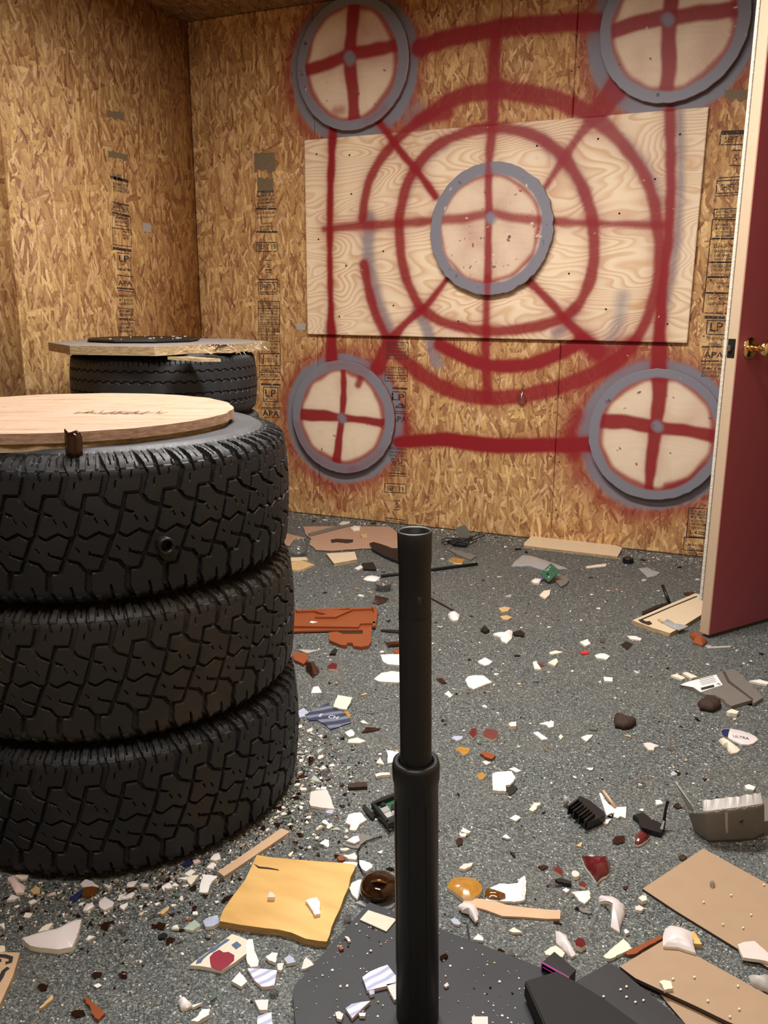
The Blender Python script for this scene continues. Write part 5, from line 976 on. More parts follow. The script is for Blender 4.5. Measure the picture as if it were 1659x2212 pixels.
H_('D', ('white shard beside a maroon one left of the door area, mid floor', 'white', [(65, 95), (90, 88), (120, 143), (78, 142)], dict(t=.006)),
   ('maroon sliver touching a white shard on the mid floor', 'maroon', [(90, 98), (155, 122), (125, 135)], dict(t=.006)),
   ('white heart shaped shard on the mid floor', 'cream', [(168, 100), (190, 85), (225, 68), (238, 92), (215, 118)], dict(t=.006)),
   ('white oval shard right of the small red tile', 'white', [(486, 48), (520, 36), (555, 38), (588, 55), (565, 76), (495, 64)], dict(t=.005)),
   ('small bright red plastic tile on the mid floor', 'red', [(388, 24), (440, 17), (447, 36), (395, 41)], dict(t=.004)),
   ('small white rectangular tile on the mid floor', 'white', [(545, 194), (606, 200), (606, 226), (550, 222)], dict(t=.006, ja=0)),
   ('white cylinder stub right of the dark lump under the grey label panel', 'cream', [(1378, 430), (1412, 412), (1460, 428), (1448, 446), (1400, 440)], dict(t=.010)),
   ('white pointed shard of mid floor left of the centre', 'white', [(108, 513), (150, 500), (205, 495), (208, 530), (175, 540), (160, 522)], dict(t=.005)),
   ('white curved sliver below a pointed white shard', 'white', [(68, 572), (100, 566), (168, 615), (128, 622)], dict(t=.005)),
   ('white triangular shard right of the curved white sliver', 'white', [(392, 605), (430, 590), (472, 585), (460, 605), (428, 632)], dict(t=.005)),
   ('tiny white cup like chip between curved sliver and triangular shard', 'cream', [(240, 600), (256, 584), (272, 600), (256, 618)], dict(t=.005)),
   ('pinkish white shard pair on the mid floor', 'pink', [(813, 645), (860, 640), (922, 662), (890, 672), (884, 692), (848, 690)], dict(t=.005)),
   ('white small square above the black curved bracket', 'white', [(895, 1030), (930, 1028), (948, 1052), (905, 1063)], dict(t=.005)),
   ('broken cream curved cup rim on the near floor', 'cream', [(38, 1095), (75, 1048), (115, 1048), (118, 1060), (92, 1070), (92, 1088), (66, 1106)], dict(t=.007)),
   ('small white triangle below the ribbed black module', 'white', [(534, 1178), (560, 1162), (597, 1158), (565, 1192)], dict(t=.004)),
   ('clear glass heap on the near floor above the grey shell', 'clear', [(755, 900), (800, 885), (835, 920), (810, 945), (770, 930)], dict(t=.004, bulge=.006)),
   ('clear glass slice on the mid floor near the pinkish white pair', 'clear', [(975, 665), (1040, 668), (1050, 690), (1010, 705)], dict(t=.003)),
   ('white chip heap beside the right frame edge above the grey shell', 'white', [(1500, 930), (1530, 922), (1575, 940), (1560, 962), (1515, 955)], dict(t=.006)),
   ('lilac glass chip on the floor above the grey shell', 'blue', [(998, 850), (1020, 832), (1045, 855), (1010, 862)], dict(t=.004)),
   ('brown square flake on the near floor left of the grey shell', 'brown_glass', [(1015, 1070), (1050, 1045), (1078, 1075), (1045, 1085)], dict(t=.003)),
   ('cream wedge left of the grey label panel', 'cream', [(1080, 168), (1110, 162), (1182, 195), (1140, 205)], dict(t=.006)),
   ('long cream wedge with amber tip left of the grey label panel', 'cream', [(1000, 185), (1040, 175), (1100, 200), (1075, 212)], dict(t=.006)),
   ('white wedge at right frame edge behind the grey label panel', 'white', [(1530, 222), (1600, 212), (1680, 235), (1650, 246), (1590, 235)], dict(t=.006)))
def lump(R, pts, h, label, seed):
    W = world(R, pts, 0); c = sum(W, Vector())/len(W); P = jag([(w_.x-c.x, w_.y-c.y) for w_ in W], .004, seed, 6); bm = bmesh.new(); rings = []; n = len(P)
    for q, z in ((.93, 0), (1, h*.3), (.96, h*.62), (.75, h*.92), (.4, h)): rings.append([bm.verts.new((x*q, y*q, max(0, z+h*.18*mnoise.noise(Vector((x*q*120+seed, y*q*120, z*80))) if z else 0))) for x, y in P])
    top = bm.verts.new((0, 0, h)); 
    for a, b in zip(rings[:-1], rings[1:]):
        for i in range(n): bm.faces.new((a[i], a[(i+1) % n], b[(i+1) % n], b[i]))
    for i in range(n): bm.faces.new((rings[-1][i], rings[-1][(i+1) % n], top))
    bm.faces.new(rings[0][::-1]); OCC.append((c.x, c.y, .04)); link('dark_lump', bmm(bm), M['lump'], smooth=True, loc=c, label=label, cat='lump')
lump('D', [(613, 500), (622, 478), (655, 472), (690, 500), (765, 510), (765, 525), (735, 548), (690, 560), (620, 545)], .022, 'dark brown bean shaped lump alone on the mid floor', 1)
lump('D', [(1180, 395), (1215, 372), (1270, 375), (1335, 382), (1338, 415), (1290, 442), (1195, 425)], .024, 'dark brown lump just under the grey panel with white label', 2)
gp = S('D', 'plastic_fragment', 'broken grey plastic panel with a white printed label at the right', 'plastic panel', 'grey', [(1062, 250), (1090, 236), (1120, 226), (1350, 158), (1425, 138), (1470, 175), (1545, 250), (1625, 335), (1562, 376), (1552, 352), (1480, 372), (1410, 393), (1375, 372), (1358, 348), (1300, 320), (1240, 316), (1195, 298), (1150, 268), (1100, 258)], t=.010, ja=.0006)
S('D', 'paper_label', None, None, 'paper', [(1066, 250), (1090, 238), (1122, 227), (1308, 180), (1352, 250), (1202, 299), (1155, 266), (1105, 257)], t=.0006, z0=.0105, par=gp, ja=0)
S('D', 'dark_groove', None, None, 'card_edge', [(1350, 159), (1368, 158), (1400, 222), (1560, 345), (1552, 352), (1385, 230)], t=.0006, z0=.0105, par=gp, ja=0)
S('D', 'printed_barcode', None, None, 'ink', [(1202, 270), (1290, 248), (1298, 264), (1210, 286)], t=.0003, z0=.0112, par=gp, ja=0)
for i in range(4): S('D', 'printed_line', None, None, 'grey', [(1190+i*6, 214+i*11), (1290+i*6, 190+i*11), (1291+i*6, 193+i*11), (1191+i*6, 217+i*11)], t=.0002, z0=.0112, par=gp, ja=0)
w_ = fl(*toP('D', [(1325, 243)])[0], .0115); bm = bmesh.new()
lathe(bm, [(.0030, 0), (.0050, 0), (.0050, .0003), (.0030, .0003), (.0030, 0)], 24); box(bm, (0, 0, .0002), (.0012, .007, .0003), Matrix.Rotation(.3, 3, 'Z')); o = link('round_logo', bmm(bm), M['ink'], gp); o.location = w_-gp.location
# oval bottle label
ov = S('D', 'printed_oval_label', 'white oval bottle label with navy end and faint letters at right', 'label', 'paper', [(1338, 562), (1350, 548), (1372, 545), (1420, 548), (1480, 560), (1540, 580), (1575, 600), (1592, 620), (1560, 645), (1525, 655), (1480, 652), (1430, 628), (1380, 602), (1350, 588)], t=.004, bulge=.004, ja=0)
ov.data.materials[0] = M['offwhite']
S('D', 'navy_band', None, None, 'navy', [(1340, 562), (1352, 550), (1372, 547), (1400, 549), (1385, 600), (1365, 592), (1350, 586)], t=.0010, z0=.0062, par=ov, ja=0)
letters(ov, 'D', 'ULTRA', (1475, 603), 22, -.35, .0092, 'slate', 'printed_letters')
S('D', 'plastic_piece', 'curved cream plastic nozzle touching the oval label', PL, 'cream', [(1325, 622), (1355, 605), (1400, 632), (1470, 688), (1455, 705), (1412, 714), (1388, 690), (1378, 662), (1352, 655), (1345, 640)], t=.005, bulge=.010)
# ribbed black module
p = fl(*toP('D', [(430, 1215)])[0]); mod = empty('black_module', p, label='ribbed black plastic module on the near floor right of the tee', cat='plastic part')
tp('D', [(300, 1075), (345, 1040), (385, 1000), (450, 1030), (550, 1110), (556, 1165), (430, 1215), (335, 1125)], 0, .008, 'module_base', mod, 'black')
for i in range(7):
    a = i/6; x0, y0 = 308+a*110, 1085+a*95; tp('D', [(x0, y0-12), (x0+12, y0-18), (x0+70, y0-62), (x0+60, y0-66), (x0-6, y0-18)], .008, .014 if i % 2 else .020, 'module_rib', mod, 'black')
tp('D', [(420, 1160), (545, 1100), (556, 1130), (432, 1190)], .008, .012, 'module_block', mod, 'black'); tp('D', [(380, 1005), (392, 1000), (400, 1040), (385, 1045)], .008, .022, 'module_fin', mod, 'black')
q0 = fl(*toP('D', [(287, 1075)])[0]); stick(q0, q0+Vector((0, 0, .024)), .0045, 'greylight', 'short grey peg standing left of the ribbed black module', 'peg', 'peg')
wb = S('D', 'plastic_piece', 'white plastic angle piece beside the ribbed black module', PL, 'white', [(515, 983), (528, 982), (580, 1058), (628, 1078), (700, 1075), (695, 1152), (658, 1138), (642, 1152), (610, 1140), (620, 1118), (595, 1118), (566, 1135), (550, 1090)], t=.004, ja=0)
stick(fl(*toP('D', [(624, 1076)])[0], .007), fl(*toP('D', [(542, 968)])[0], .020), .0035, 'tan', 'short orange stick leaning on the white plastic angle piece')
p = fl(*toP('D', [(900, 1200)])[0]); br_ = empty('black_bracket', p, label='torn black plastic bracket with raised thin arm near the grey shell', cat='bracket')
tp('D', [(745, 1130), (775, 1122), (808, 1112), (845, 1135), (872, 1162), (905, 1170), (940, 1190), (952, 1225), (935, 1250), (870, 1235), (805, 1215), (790, 1180), (775, 1150)], 0, .012, 'bracket_plate', br_, 'black', .003)
bm = bmesh.new(); tube(bm, [fl(*toP('D', [(938, 1235)])[0], .008)-p, fl(*toP('D', [(955, 1170)])[0], .02)-p, fl(*toP('D', [(966, 1090)])[0], .045)-p, fl(*toP('D', [(982, 1036)])[0], .062)-p], [.006, .0035, .003, .0036], 6); link('bracket_arm', bmm(bm), M['black'], br_)
# broken grey computer shell
p = fl(*toP('F', [(1280, 245)])[0]); sh_ = empty('grey_shell', p, label='broken grey plastic equipment shell standing at the right on the near floor', cat='plastic shell')
base = [fl(*toP('F', [q_])[0], 0)-p for q_ in ((1165, 165), (1200, 205), (1262, 243), (1420, 240), (1560, 228), (1625, 190))]
tops = [fl(*toP('F', [q_])[0], z)-p for q_, z in (((1060, 45), .045), ((1110, 55), .06), ((1185, 62), .075), ((1390, 55), .085), ((1515, 45), .09), ((1590, 60), .09))]
for i, v in enumerate(tops): tops[i] = Vector((base[i].x*.55+v.x*.45, base[i].y*.55+v.y*.45, v.z))
bm = bmesh.new(); nseg = 10; G = []
def interp(L, t): t *= len(L)-1; i = min(int(t), len(L)-2); return L[i].lerp(L[i+1], t-i)
for i in range(61):
    u = i/60; a, b = interp(base, u), interp(tops, u); G.append([bm.verts.new(a.lerp(b, v/nseg)+Vector((0, 0, (.006*mnoise.noise(Vector((u*22, 0, 0))) if v == nseg else 0)))) for v in range(nseg+1)])
for A1, B1 in zip(G[:-1], G[1:]):
    for v in range(nseg): bm.faces.new((A1[v], B1[v], B1[v+1], A1[v+1]))
o = link('shell_wall', bmm(bm), M['grey'], sh_, smooth=True); mo = o.modifiers.new('s', 'SOLIDIFY'); mo.thickness = .003
def shell_patch(u0, u1, v0, v1, name, mat, off=.0025):
    bm = bmesh.new(); us = np.linspace(u0, u1, 5); f_ = []
    for u in us:
        a, b = interp(base, u), interp(tops, u); out = Vector((a.x, a.y, 0))-Vector((0, .08, 0)); nn_ = Vector((-.1, -1, .3)).normalized()
        f_.append([bm.verts.new(a.lerp(b, v)+nn_*off+Vector((0, 0, random.uniform(-.003, .003) if v == v1 else 0))) for v in (v0, v1)])
    for A1, B1 in zip(f_[:-1], f_[1:]): bm.faces.new((A1[0], B1[0], B1[1], A1[1]))
    o = link(name, bmm(bm), M[mat], sh_); mo = o.modifiers.new('s', 'SOLIDIFY'); mo.thickness = .001
for u in (.46, .54): shell_patch(u, u+.02, .15, .95, 'moulded_strip', 'greylight')
for v in (.3, .45, .6): shell_patch(.80, .85, v, v+.07, 'vent_slot', 'dark')
bm = bmesh.new(); a, b = interp(base, .68), interp(tops, .68); q_ = a.lerp(b, .62)+Vector((0, -.003, 0)); lathe(bm, [(0, 0), (.0045, 0), (.0045, .001), (0, .001)], 20, Matrix.Translation(q_) @ Matrix.Rotation(1.2, 4, 'X')); link('screw_hole', bmm(bm), M['dark'], sh_)
tpz = []
bm = bmesh.new(); rim = [bm.verts.new(interp(tops, u)+Vector((0, 0, .001))) for u in np.linspace(.34, .98, 20)]; rim2 = [bm.verts.new(interp(tops, u)+Vector((-.004, .022+.008*mnoise.noise(Vector((u*30, 2, 0))), .012))) for u in np.linspace(.34, .98, 20)]
for i in range(19): bm.faces.new((rim[i], rim[i+1], rim2[i+1], rim2[i]))
o = link('shell_rim', bmm(bm), M['greylight'], sh_); mo = o.modifiers.new('s', 'SOLIDIFY'); mo.thickness = .002
bm = bmesh.new(); f_ = [bm.verts.new(v) for v in (base[0]+Vector((0, 0, .01)), base[1]+Vector((0, 0, .03)), tops[0]+Vector((.0, 0, .02)), tops[0]+Vector((-.035, .03, .045)))]; bm.faces.new(f_); o = link('shell_side', bmm(bm), M['greylight'], sh_); mo = o.modifiers.new('s', 'SOLIDIFY'); mo.thickness = .002
S('P', 'plastic_piece', 'torn grey plastic scrap behind the grey shell at the right edge', PL, 'grey', [(1640, 1728), (1700, 1712), (1720, 1760), (1650, 1775)], t=.03)
H_('F', ('maroon glazed shard below the black bracket', 'maroon', [(755, 262), (758, 205), (785, 178), (815, 172), (862, 212), (840, 235), (800, 262), (775, 270)], dict(t=.005, bulge=.010)),
   ('largest maroon glazed pottery shard on the near floor', 'maroon', [(393, 348), (440, 352), (500, 345), (570, 345), (592, 400), (588, 450), (570, 475), (530, 492), (497, 525), (478, 490), (460, 465), (425, 420)], dict(t=.006, bulge=.018)),
   ('brown torn flake left of the maroon shard below the bracket', 'brown_glass', [(605, 235), (620, 210), (688, 205), (686, 245), (640, 262), (610, 252)], dict(t=.003)),
   ('small pointed maroon shard left of the largest maroon one', 'maroon', [(203, 440), (218, 420), (235, 405), (270, 450), (262, 476)], dict(t=.006)),
   ('round pink disc shaped chip left of the largest maroon shard', 'pink', [(328, 458), (335, 443), (358, 440), (380, 455), (380, 475), (355, 485), (332, 475)], dict(t=.008)),
   ('white shard with a pink spot on the near floor', 'white', [(323, 587), (365, 582), (450, 575), (457, 620), (440, 645), (415, 666), (375, 642), (350, 605)], dict(t=.005, bulge=.004)),
   ('long white curved vessel fragment on the near floor', 'offwhite', [(508, 628), (530, 608), (600, 615), (650, 640), (692, 692), (686, 745), (665, 800), (655, 862), (620, 840), (594, 824), (610, 780), (592, 705), (560, 668), (520, 655)], dict(t=.005, bulge=.016)),
   ('small white shard left of the far hardboard sheet, upper of two', 'cream', [(780, 625), (805, 608), (835, 610), (838, 640), (808, 650)], dict(t=.008)),
   ('small pinkish shard left of the far hardboard sheet, lower of two', 'pink', [(757, 690), (785, 675), (820, 695), (800, 713), (765, 708)], dict(t=.006)),
   ('tiny maroon glass cube near the tee base', 'maroon', [(350, 915), (380, 895), (410, 905), (425, 945), (395, 965), (355, 948)], dict(t=.010)),
   ('cream triangular wedge before the nearer hardboard sheet', 'cream', [(543, 1020), (600, 970), (680, 903), (712, 935), (740, 972), (650, 1010), (590, 1038), (560, 1036)], dict(t=.006)),
   ('curved dull white blade like shard by the magenta rimmed cover', 'offwhite', [(218, 850), (250, 855), (292, 882), (325, 945), (358, 1010), (330, 1027), (270, 975), (225, 930)], dict(t=.005, bulge=.008)),
   ('white broken shard behind the magenta rimmed cover', 'cream', [(143, 990), (180, 965), (220, 950), (258, 975), (282, 1000), (270, 1026), (200, 1018), (155, 1012)], dict(t=.006)),
   ('rust brown wavy wood strip tucked under the nearer hardboard sheet', 'orange', [(690, 1003), (720, 975), (780, 955), (850, 915), (905, 890), (945, 880), (945, 900), (900, 925), (850, 948), (800, 980), (760, 1005), (712, 1013)], dict(t=.006, cat='wood strip', ja=.001)),
   ('small yellow board corner beside the white plate piece', 'yellow', [(1140, 855), (1160, 852), (1185, 895), (1212, 940), (1155, 938)], dict(t=.008, z0=0, cat='board offcut')),
   ('brown glass flake above the far hardboard sheet corner', 'brown_glass', [(1050, 345), (1080, 332), (1112, 350), (1085, 372), (1060, 362)], dict(t=.003)),
   ('grey flat splinter left of the long white curved fragment', 'grey', [(375, 700), (400, 695), (468, 725), (450, 735), (400, 722)], dict(t=.003)),
   ('brown glass chip near the tee left of the maroon pieces', 'brown_glass', [(100, 412), (140, 402), (172, 412), (130, 436)], dict(t=.003)),
   ('white rim chip standing at the tee side of the near floor', 'offwhite', [(-5, 490), (12, 478), (22, 520), (18, 590), (5, 640), (-8, 600)], dict(t=.008)),
   ('white chip cluster piece beside the long white curved fragment', 'white', [(680, 845), (700, 838), (718, 858), (695, 870)], dict(t=.006)),
   ('black cylinder shaped scrap left of the small maroon shards', 'black', [(215, 500), (250, 492), (330, 512), (325, 530), (240, 518)], dict(t=.008)),
   ('clear bent wire like glass strip left of the white pink spotted shard', 'clear', [(175, 530), (190, 508), (270, 525), (265, 540), (195, 545)], dict(t=.004)),
   ('small clear red tinted glass below the largest maroon shard', 'maroon', [(375, 525), (400, 512), (435, 535), (420, 558), (380, 545)], dict(t=.006)),
   ('white pebble like chip by the largest maroon shard', 'white', [(265, 572), (290, 560), (314, 572), (295, 590)], dict(t=.005)),
   ('shard with yellow tint touching the top of the largest maroon shard', 'green', [(440, 340), (465, 330), (488, 345), (470, 356)], dict(t=.007)))
S('F', 'plate_piece', 'curved white plate piece lying on the corner of the nearer hardboard sheet', CE, 'offwhite', [(945, 930), (948, 880), (962, 835), (1000, 812), (1070, 825), (1142, 857), (1152, 940), (1170, 1000), (1110, 982), (1050, 962), (950, 955)], t=.005, bulge=.012, z0=.0145, ja=0)
S('F', 'ceramic_shard', 'small cream wedge lying on the nearer hardboard sheet', CE, 'cream', [(924, 1192), (950, 1183), (998, 1190), (1015, 1236), (960, 1252), (945, 1222)], t=.006, z0=.0145)
S('F', 'ceramic_shard', 'pale pink torn shard between the two hardboard sheets at right edge', CE, 'pink', [(1453, 942), (1500, 925), (1570, 920), (1620, 965), (1680, 1020), (1680, 1062), (1600, 1045), (1490, 1030)], t=.006, z0=.0056)
S('F', 'plastic_piece', 'crumpled silvery white scrap under the nearer hardboard sheet at right edge', PL, 'greylight', [(1524, 1155), (1580, 1165), (1659, 1150), (1690, 1200), (1680, 1265), (1600, 1225), (1545, 1195)], t=.006, bulge=.01, z0=.0145)
S('F', 'glass_drop', 'clear bead on the far hardboard sheet', 'glass shard', 'clear', [(1264, 522), (1280, 512), (1300, 525), (1298, 545), (1280, 552), (1266, 542)], t=.003, bulge=.006, z0=.0056)
for i, q_ in enumerate(((1222, 652), (1408, 605), (1543, 738), (1630, 535), (1352, 803), (1490, 826))): S('F', 'ceramic_chip', 'tiny white chip on the far hardboard sheet, '+('left of centre', 'upper middle', 'centre right', 'top right edge', 'lower left', 'lower middle')[i], 'ceramic chip', 'cream', [(q_[0]-7, q_[1]), (q_[0], q_[1]-6), (q_[0]+9, q_[1]), (q_[0]-1, q_[1]+6)], t=.003, z0=.0056, group='chips on the far hardboard sheet')
for i, q_ in enumerate(((1455, 1220), (1160, 1160), (1015, 1172), (1463, 1377), (1400, 1428), (1250, 1320))): S('F', 'ceramic_chip', 'tiny white chip on the nearer hardboard sheet, '+('right half', 'upper middle', 'beside the cream wedge', 'lower right', 'lowest one', 'lower middle')[i], 'ceramic chip', 'cream', [(q_[0]-9, q_[1]), (q_[0], q_[1]-7), (q_[0]+10, q_[1]), (q_[0]-1, q_[1]+8)], t=.003, z0=.0145, group='chips on the nearer hardboard sheet')
for i, q_ in enumerate(((545, 1292), (645, 1405), (700, 1295), (660, 1245), (815, 1318), (600, 1390), (760, 1330), (700, 1225))): S('F', 'ceramic_chip', 'tiny white chip on the dark slate sheet, '+('leftmost', 'lowest', 'upper centre', 'upper left', 'rightmost', 'lower left', 'lower right', 'topmost')[i], 'ceramic chip', 'cream', [(q_[0]-9, q_[1]), (q_[0], q_[1]-7), (q_[0]+10, q_[1]), (q_[0]-1, q_[1]+8)], t=.002, z0=.0205, group='chips on the slate plastic sheet')
S('F', 'plastic_piece', 'pale blue sliver lying against the matt black box panel', PL, 'blue', [(42, 1278), (55, 1272), (102, 1335), (95, 1350), (65, 1330)], t=.004, z0=.0206)
ZP = .0146
H_('E', ('blue and white striped tile fragment on the home plate, largest', 'bluestripe', [(572, 1162), (620, 1125), (690, 1095), (742, 1078), (770, 1115), (806, 1160), (808, 1200), (720, 1225), (603, 1252), (590, 1210)], dict(t=.006, z0=ZP, ja=0)),
   ('white tile corner against the tee tube on the home plate', 'offwhite', [(735, 1210), (805, 1198), (840, 1230), (820, 1300), (788, 1316), (760, 1265)], dict(t=.006, z0=ZP, ja=0)),
   ('blue and white triangular tile fragment low on the home plate', 'bluestripe', [(458, 1372), (500, 1342), (560, 1330), (627, 1322), (570, 1375), (503, 1440), (480, 1405)], dict(t=.006, z0=ZP, ja=0)),
   ('tiny lilac tile corner under the largest striped tile', 'blue', [(615, 1255), (652, 1248), (655, 1272), (625, 1282)], dict(t=.006, z0=ZP)),
   ('small round clear and pink chip low on the home plate', 'pink', [(388, 1400), (415, 1392), (445, 1410), (430, 1448), (400, 1440)], dict(t=.005, z0=ZP)),
   ('pinkish square tile right of the tee foot at the bottom edge', 'pink', [(1312, 1428), (1420, 1428), (1422, 1490), (1316, 1490)], dict(t=.005, z0=ZP, ja=0)),
   ('small white and black chip beside the triangular striped tile', 'white', [(548, 1405), (595, 1402), (590, 1425), (555, 1425)], dict(t=.005, z0=ZP)),
   ('white chip on the home plate right of the tee tube', 'offwhite', [(1122, 1215), (1145, 1195), (1158, 1215), (1135, 1230)], dict(t=.004, z0=ZP)),
   ('brown glass chip on the home plate right edge by the tee', 'brown_glass', [(1095, 1020), (1135, 1000), (1152, 1015), (1110, 1040)], dict(t=.004, z0=ZP)),
   ('orange crumb on the home plate, left side', 'orange', [(413, 960), (430, 950), (447, 968), (425, 978)], dict(t=.004, z0=ZP)),
   ('white spade shaped chip lying on the yellow board', 'white', [(188, 642), (225, 628), (266, 621), (287, 660), (284, 700), (287, 732), (250, 740), (230, 702), (208, 668)], dict(t=.006, z0=.0136)),
   ('white curved shard leaning beside the amber bottle base', 'white', [(483, 555), (505, 520), (545, 502), (602, 495), (575, 545), (560, 590), (540, 637), (505, 605)], dict(t=.005, bulge=.006)),
   ('white shard above the amber bottle base', 'white', [(550, 370), (590, 375), (642, 402), (636, 422), (596, 446), (565, 425), (552, 395)], dict(t=.006)),
   ('long white shard along the top right corner of the yellow board', 'white', [(403, 402), (460, 380), (540, 388), (530, 415), (490, 420), (430, 412)], dict(t=.005)),
   ('white wedge with grey shade above the yellow board corner', 'offwhite', [(443, 338), (490, 332), (520, 318), (537, 345), (532, 365), (480, 362)], dict(t=.008)),
   ('orange brown chip left of the white wedge above the yellow board', 'orange', [(400, 352), (420, 335), (452, 355), (445, 372), (412, 370)], dict(t=.005)),
   ('grey torn plastic triangle on the near floor left of the tee', 'grey', [(527, 185), (590, 200), (652, 215), (600, 240), (556, 292), (500, 288), (443, 268), (530, 240)], dict(t=.002)),
   ('white shard on top of the grey plastic triangle', 'white', [(465, 240), (500, 215), (545, 203), (552, 240), (518, 256)], dict(t=.004, z0=.003)),
   ('thin white sliver below the grey plastic triangle', 'cream', [(420, 292), (470, 286), (488, 294), (460, 305), (430, 304)], dict(t=.005)),
   ('white three cornered shard left of the grey plastic triangle', 'white', [(282, 256), (320, 228), (345, 235), (347, 272), (338, 282)], dict(t=.005)),
   ('small cream splinter chip above the yellow board', 'cream', [(68, 335), (98, 308), (106, 316), (85, 345)], dict(t=.004)),
   ('pink five sided shard between yellow board and home plate', 'pink', [(160, 1110), (175, 1050), (192, 1030), (222, 1048), (242, 1080), (195, 1100)], dict(t=.005)),
   ('purple and blue patterned shard left of the home plate', 'blue', [(43, 1035), (78, 1010), (105, 1030), (120, 1060), (62, 1070)], dict(t=.006)),
   ('small lilac white chip left of the patterned purple shard', 'offwhite', [(-5, 1070), (44, 1065), (22, 1116), (0, 1110)], dict(t=.005)),
   ('thin white chip on the upper left edge of home plate', 'pink', [(453, 885), (475, 888), (494, 915), (476, 920)], dict(t=.004, z0=ZP)),
   ('pale clear glass chunk between yellow board and label tag', 'clear', [(435, 742), (460, 732), (498, 735), (507, 785), (470, 788), (442, 768)], dict(t=.008)),
   ('brown glass chip under the yellow board corner', 'brown_glass', [(462, 822), (480, 805), (498, 820), (490, 845), (466, 845)], dict(t=.004)),
   ('amber glazed oval shard right of the tee on the near floor', 'mustard', [(1142, 552), (1160, 520), (1188, 490), (1240, 483), (1300, 486), (1350, 508), (1382, 540), (1378, 585), (1350, 605), (1312, 628), (1255, 630), (1200, 590)], dict(t=.008, bulge=.008)),
   ('white bowl wall fragment holding an amber glass oval right of the tee', 'white', [(1403, 590), (1420, 565), (1500, 528), (1560, 532), (1620, 525), (1645, 490), (1670, 475), (1678, 560), (1672, 640), (1600, 652), (1500, 646), (1410, 644)], dict(t=.005)),
   ('crumpled dull white shard overlapping the paint stick', 'offwhite', [(1220, 680), (1250, 655), (1300, 660), (1343, 680), (1355, 730), (1355, 770), (1335, 786), (1312, 755), (1290, 722), (1250, 712)], dict(t=.005, bulge=.008, z0=.0045)),
   ('white small shard right of the tee above the amber oval shard', 'pink', [(1225, 425), (1255, 395), (1320, 388), (1308, 410), (1262, 432)], dict(t=.006)),
   ('round brown glass chip right of the tee', 'brown_glass', [(1203, 240), (1220, 218), (1250, 225), (1250, 258), (1218, 272)], dict(t=.003)),
   ('cream wedge chip right of the tee on the near floor', 'cream', [(1240, 178), (1252, 148), (1305, 178), (1290, 188)], dict(t=.006)),
   ('white chip under the cream wedge chip right of the tee', 'white', [(1225, 190), (1280, 188), (1270, 208), (1240, 212)], dict(t=.004)),
   ('short black bar sticking from the home plate edge right of the tee', 'black', [(1275, 800), (1288, 798), (1305, 935), (1292, 945)], dict(t=.006, ja=0)),
   ('white triangular chip right of the tee at the home plate edge', 'white', [(1318, 905), (1358, 868), (1392, 900), (1385, 915)], dict(t=.005)),
   ('pale blue white glass chip right of the tee', 'blue', [(1170, 775), (1195, 757), (1240, 795), (1225, 808), (1190, 800)], dict(t=.005)),
   ('brown glass chip touching the black bar right of the tee', 'brown_glass', [(1308, 935), (1330, 918), (1345, 940), (1320, 955)], dict(t=.004)),
   ('white flat chip right of the tee near the home plate edge', 'cream', [(1560, 845), (1600, 825), (1655, 860), (1590, 858)], dict(t=.005)),
   ('brown glass flake lying right of the home plate edge', 'brown_glass', [(1470, 985), (1500, 965), (1538, 985), (1500, 995)], dict(t=.003)),
   ('clear grey glass strip on floor right of the tee plate', 'clear', [(1510, 995), (1560, 985), (1608, 1005), (1560, 1015)], dict(t=.004)))
S('E', 'amber_glass', 'amber glass oval inside the white bowl wall fragment', GL, 'amber', [(1403, 575), (1415, 558), (1470, 572), (1538, 598), (1540, 615), (1500, 628), (1430, 622), (1402, 608)], t=.004, bulge=.006, z0=.0055)
# amber bottle base: a dark glass dome with a raised rim
p = fl(*toP('E', [(690, 650)])[0]); bb_ = empty('amber_bottle_base', p, label='dark amber glass bottle base lying like a dome left of the tee', cat='bottle base')
pc = fl(*toP('E', [(688, 610)])[0])-p; bm = bmesh.new(); lathe(bm, [(.030, 0), (.036, .006), (.0375, .016), (.034, .028), (.026, .036), (.014, .041), (0, .043)], 40, Matrix.Translation(pc)); link('glass_dome', bmm(bm), M['brown_glass'], bb_, smooth=True)
bm = bmesh.new(); W = [fl(*toP('E', [q_])[0], z)-p for q_, z in (((612, 545), .012), ((608, 520), .03), ((640, 510), .045), ((680, 505), .055), ((735, 520), .042), ((760, 545), .02))]; Lo = [Vector((pc.x+.033*math.cos(a), pc.y+.033*math.sin(a), .015)) for a in np.linspace(2.9+YAW, .9+YAW, 6)]
hh = [bm.verts.new(v) for v in W]; ll = [bm.verts.new(v) for v in Lo]
for i in range(5): bm.faces.new((hh[i], hh[i+1], ll[i+1], ll[i]))
o = link('broken_rim', bmm(bm), M['amber'], bb_, smooth=True); mo = o.modifiers.new('s', 'SOLIDIFY'); mo.thickness = .003
S('E', 'clear_dish', 'clear plastic lid corner beneath the amber bottle base', PL, 'frost', [(520, 655), (600, 640), (700, 660), (770, 635), (798, 660), (770, 690), (700, 708), (620, 695)], t=.004, ja=0)
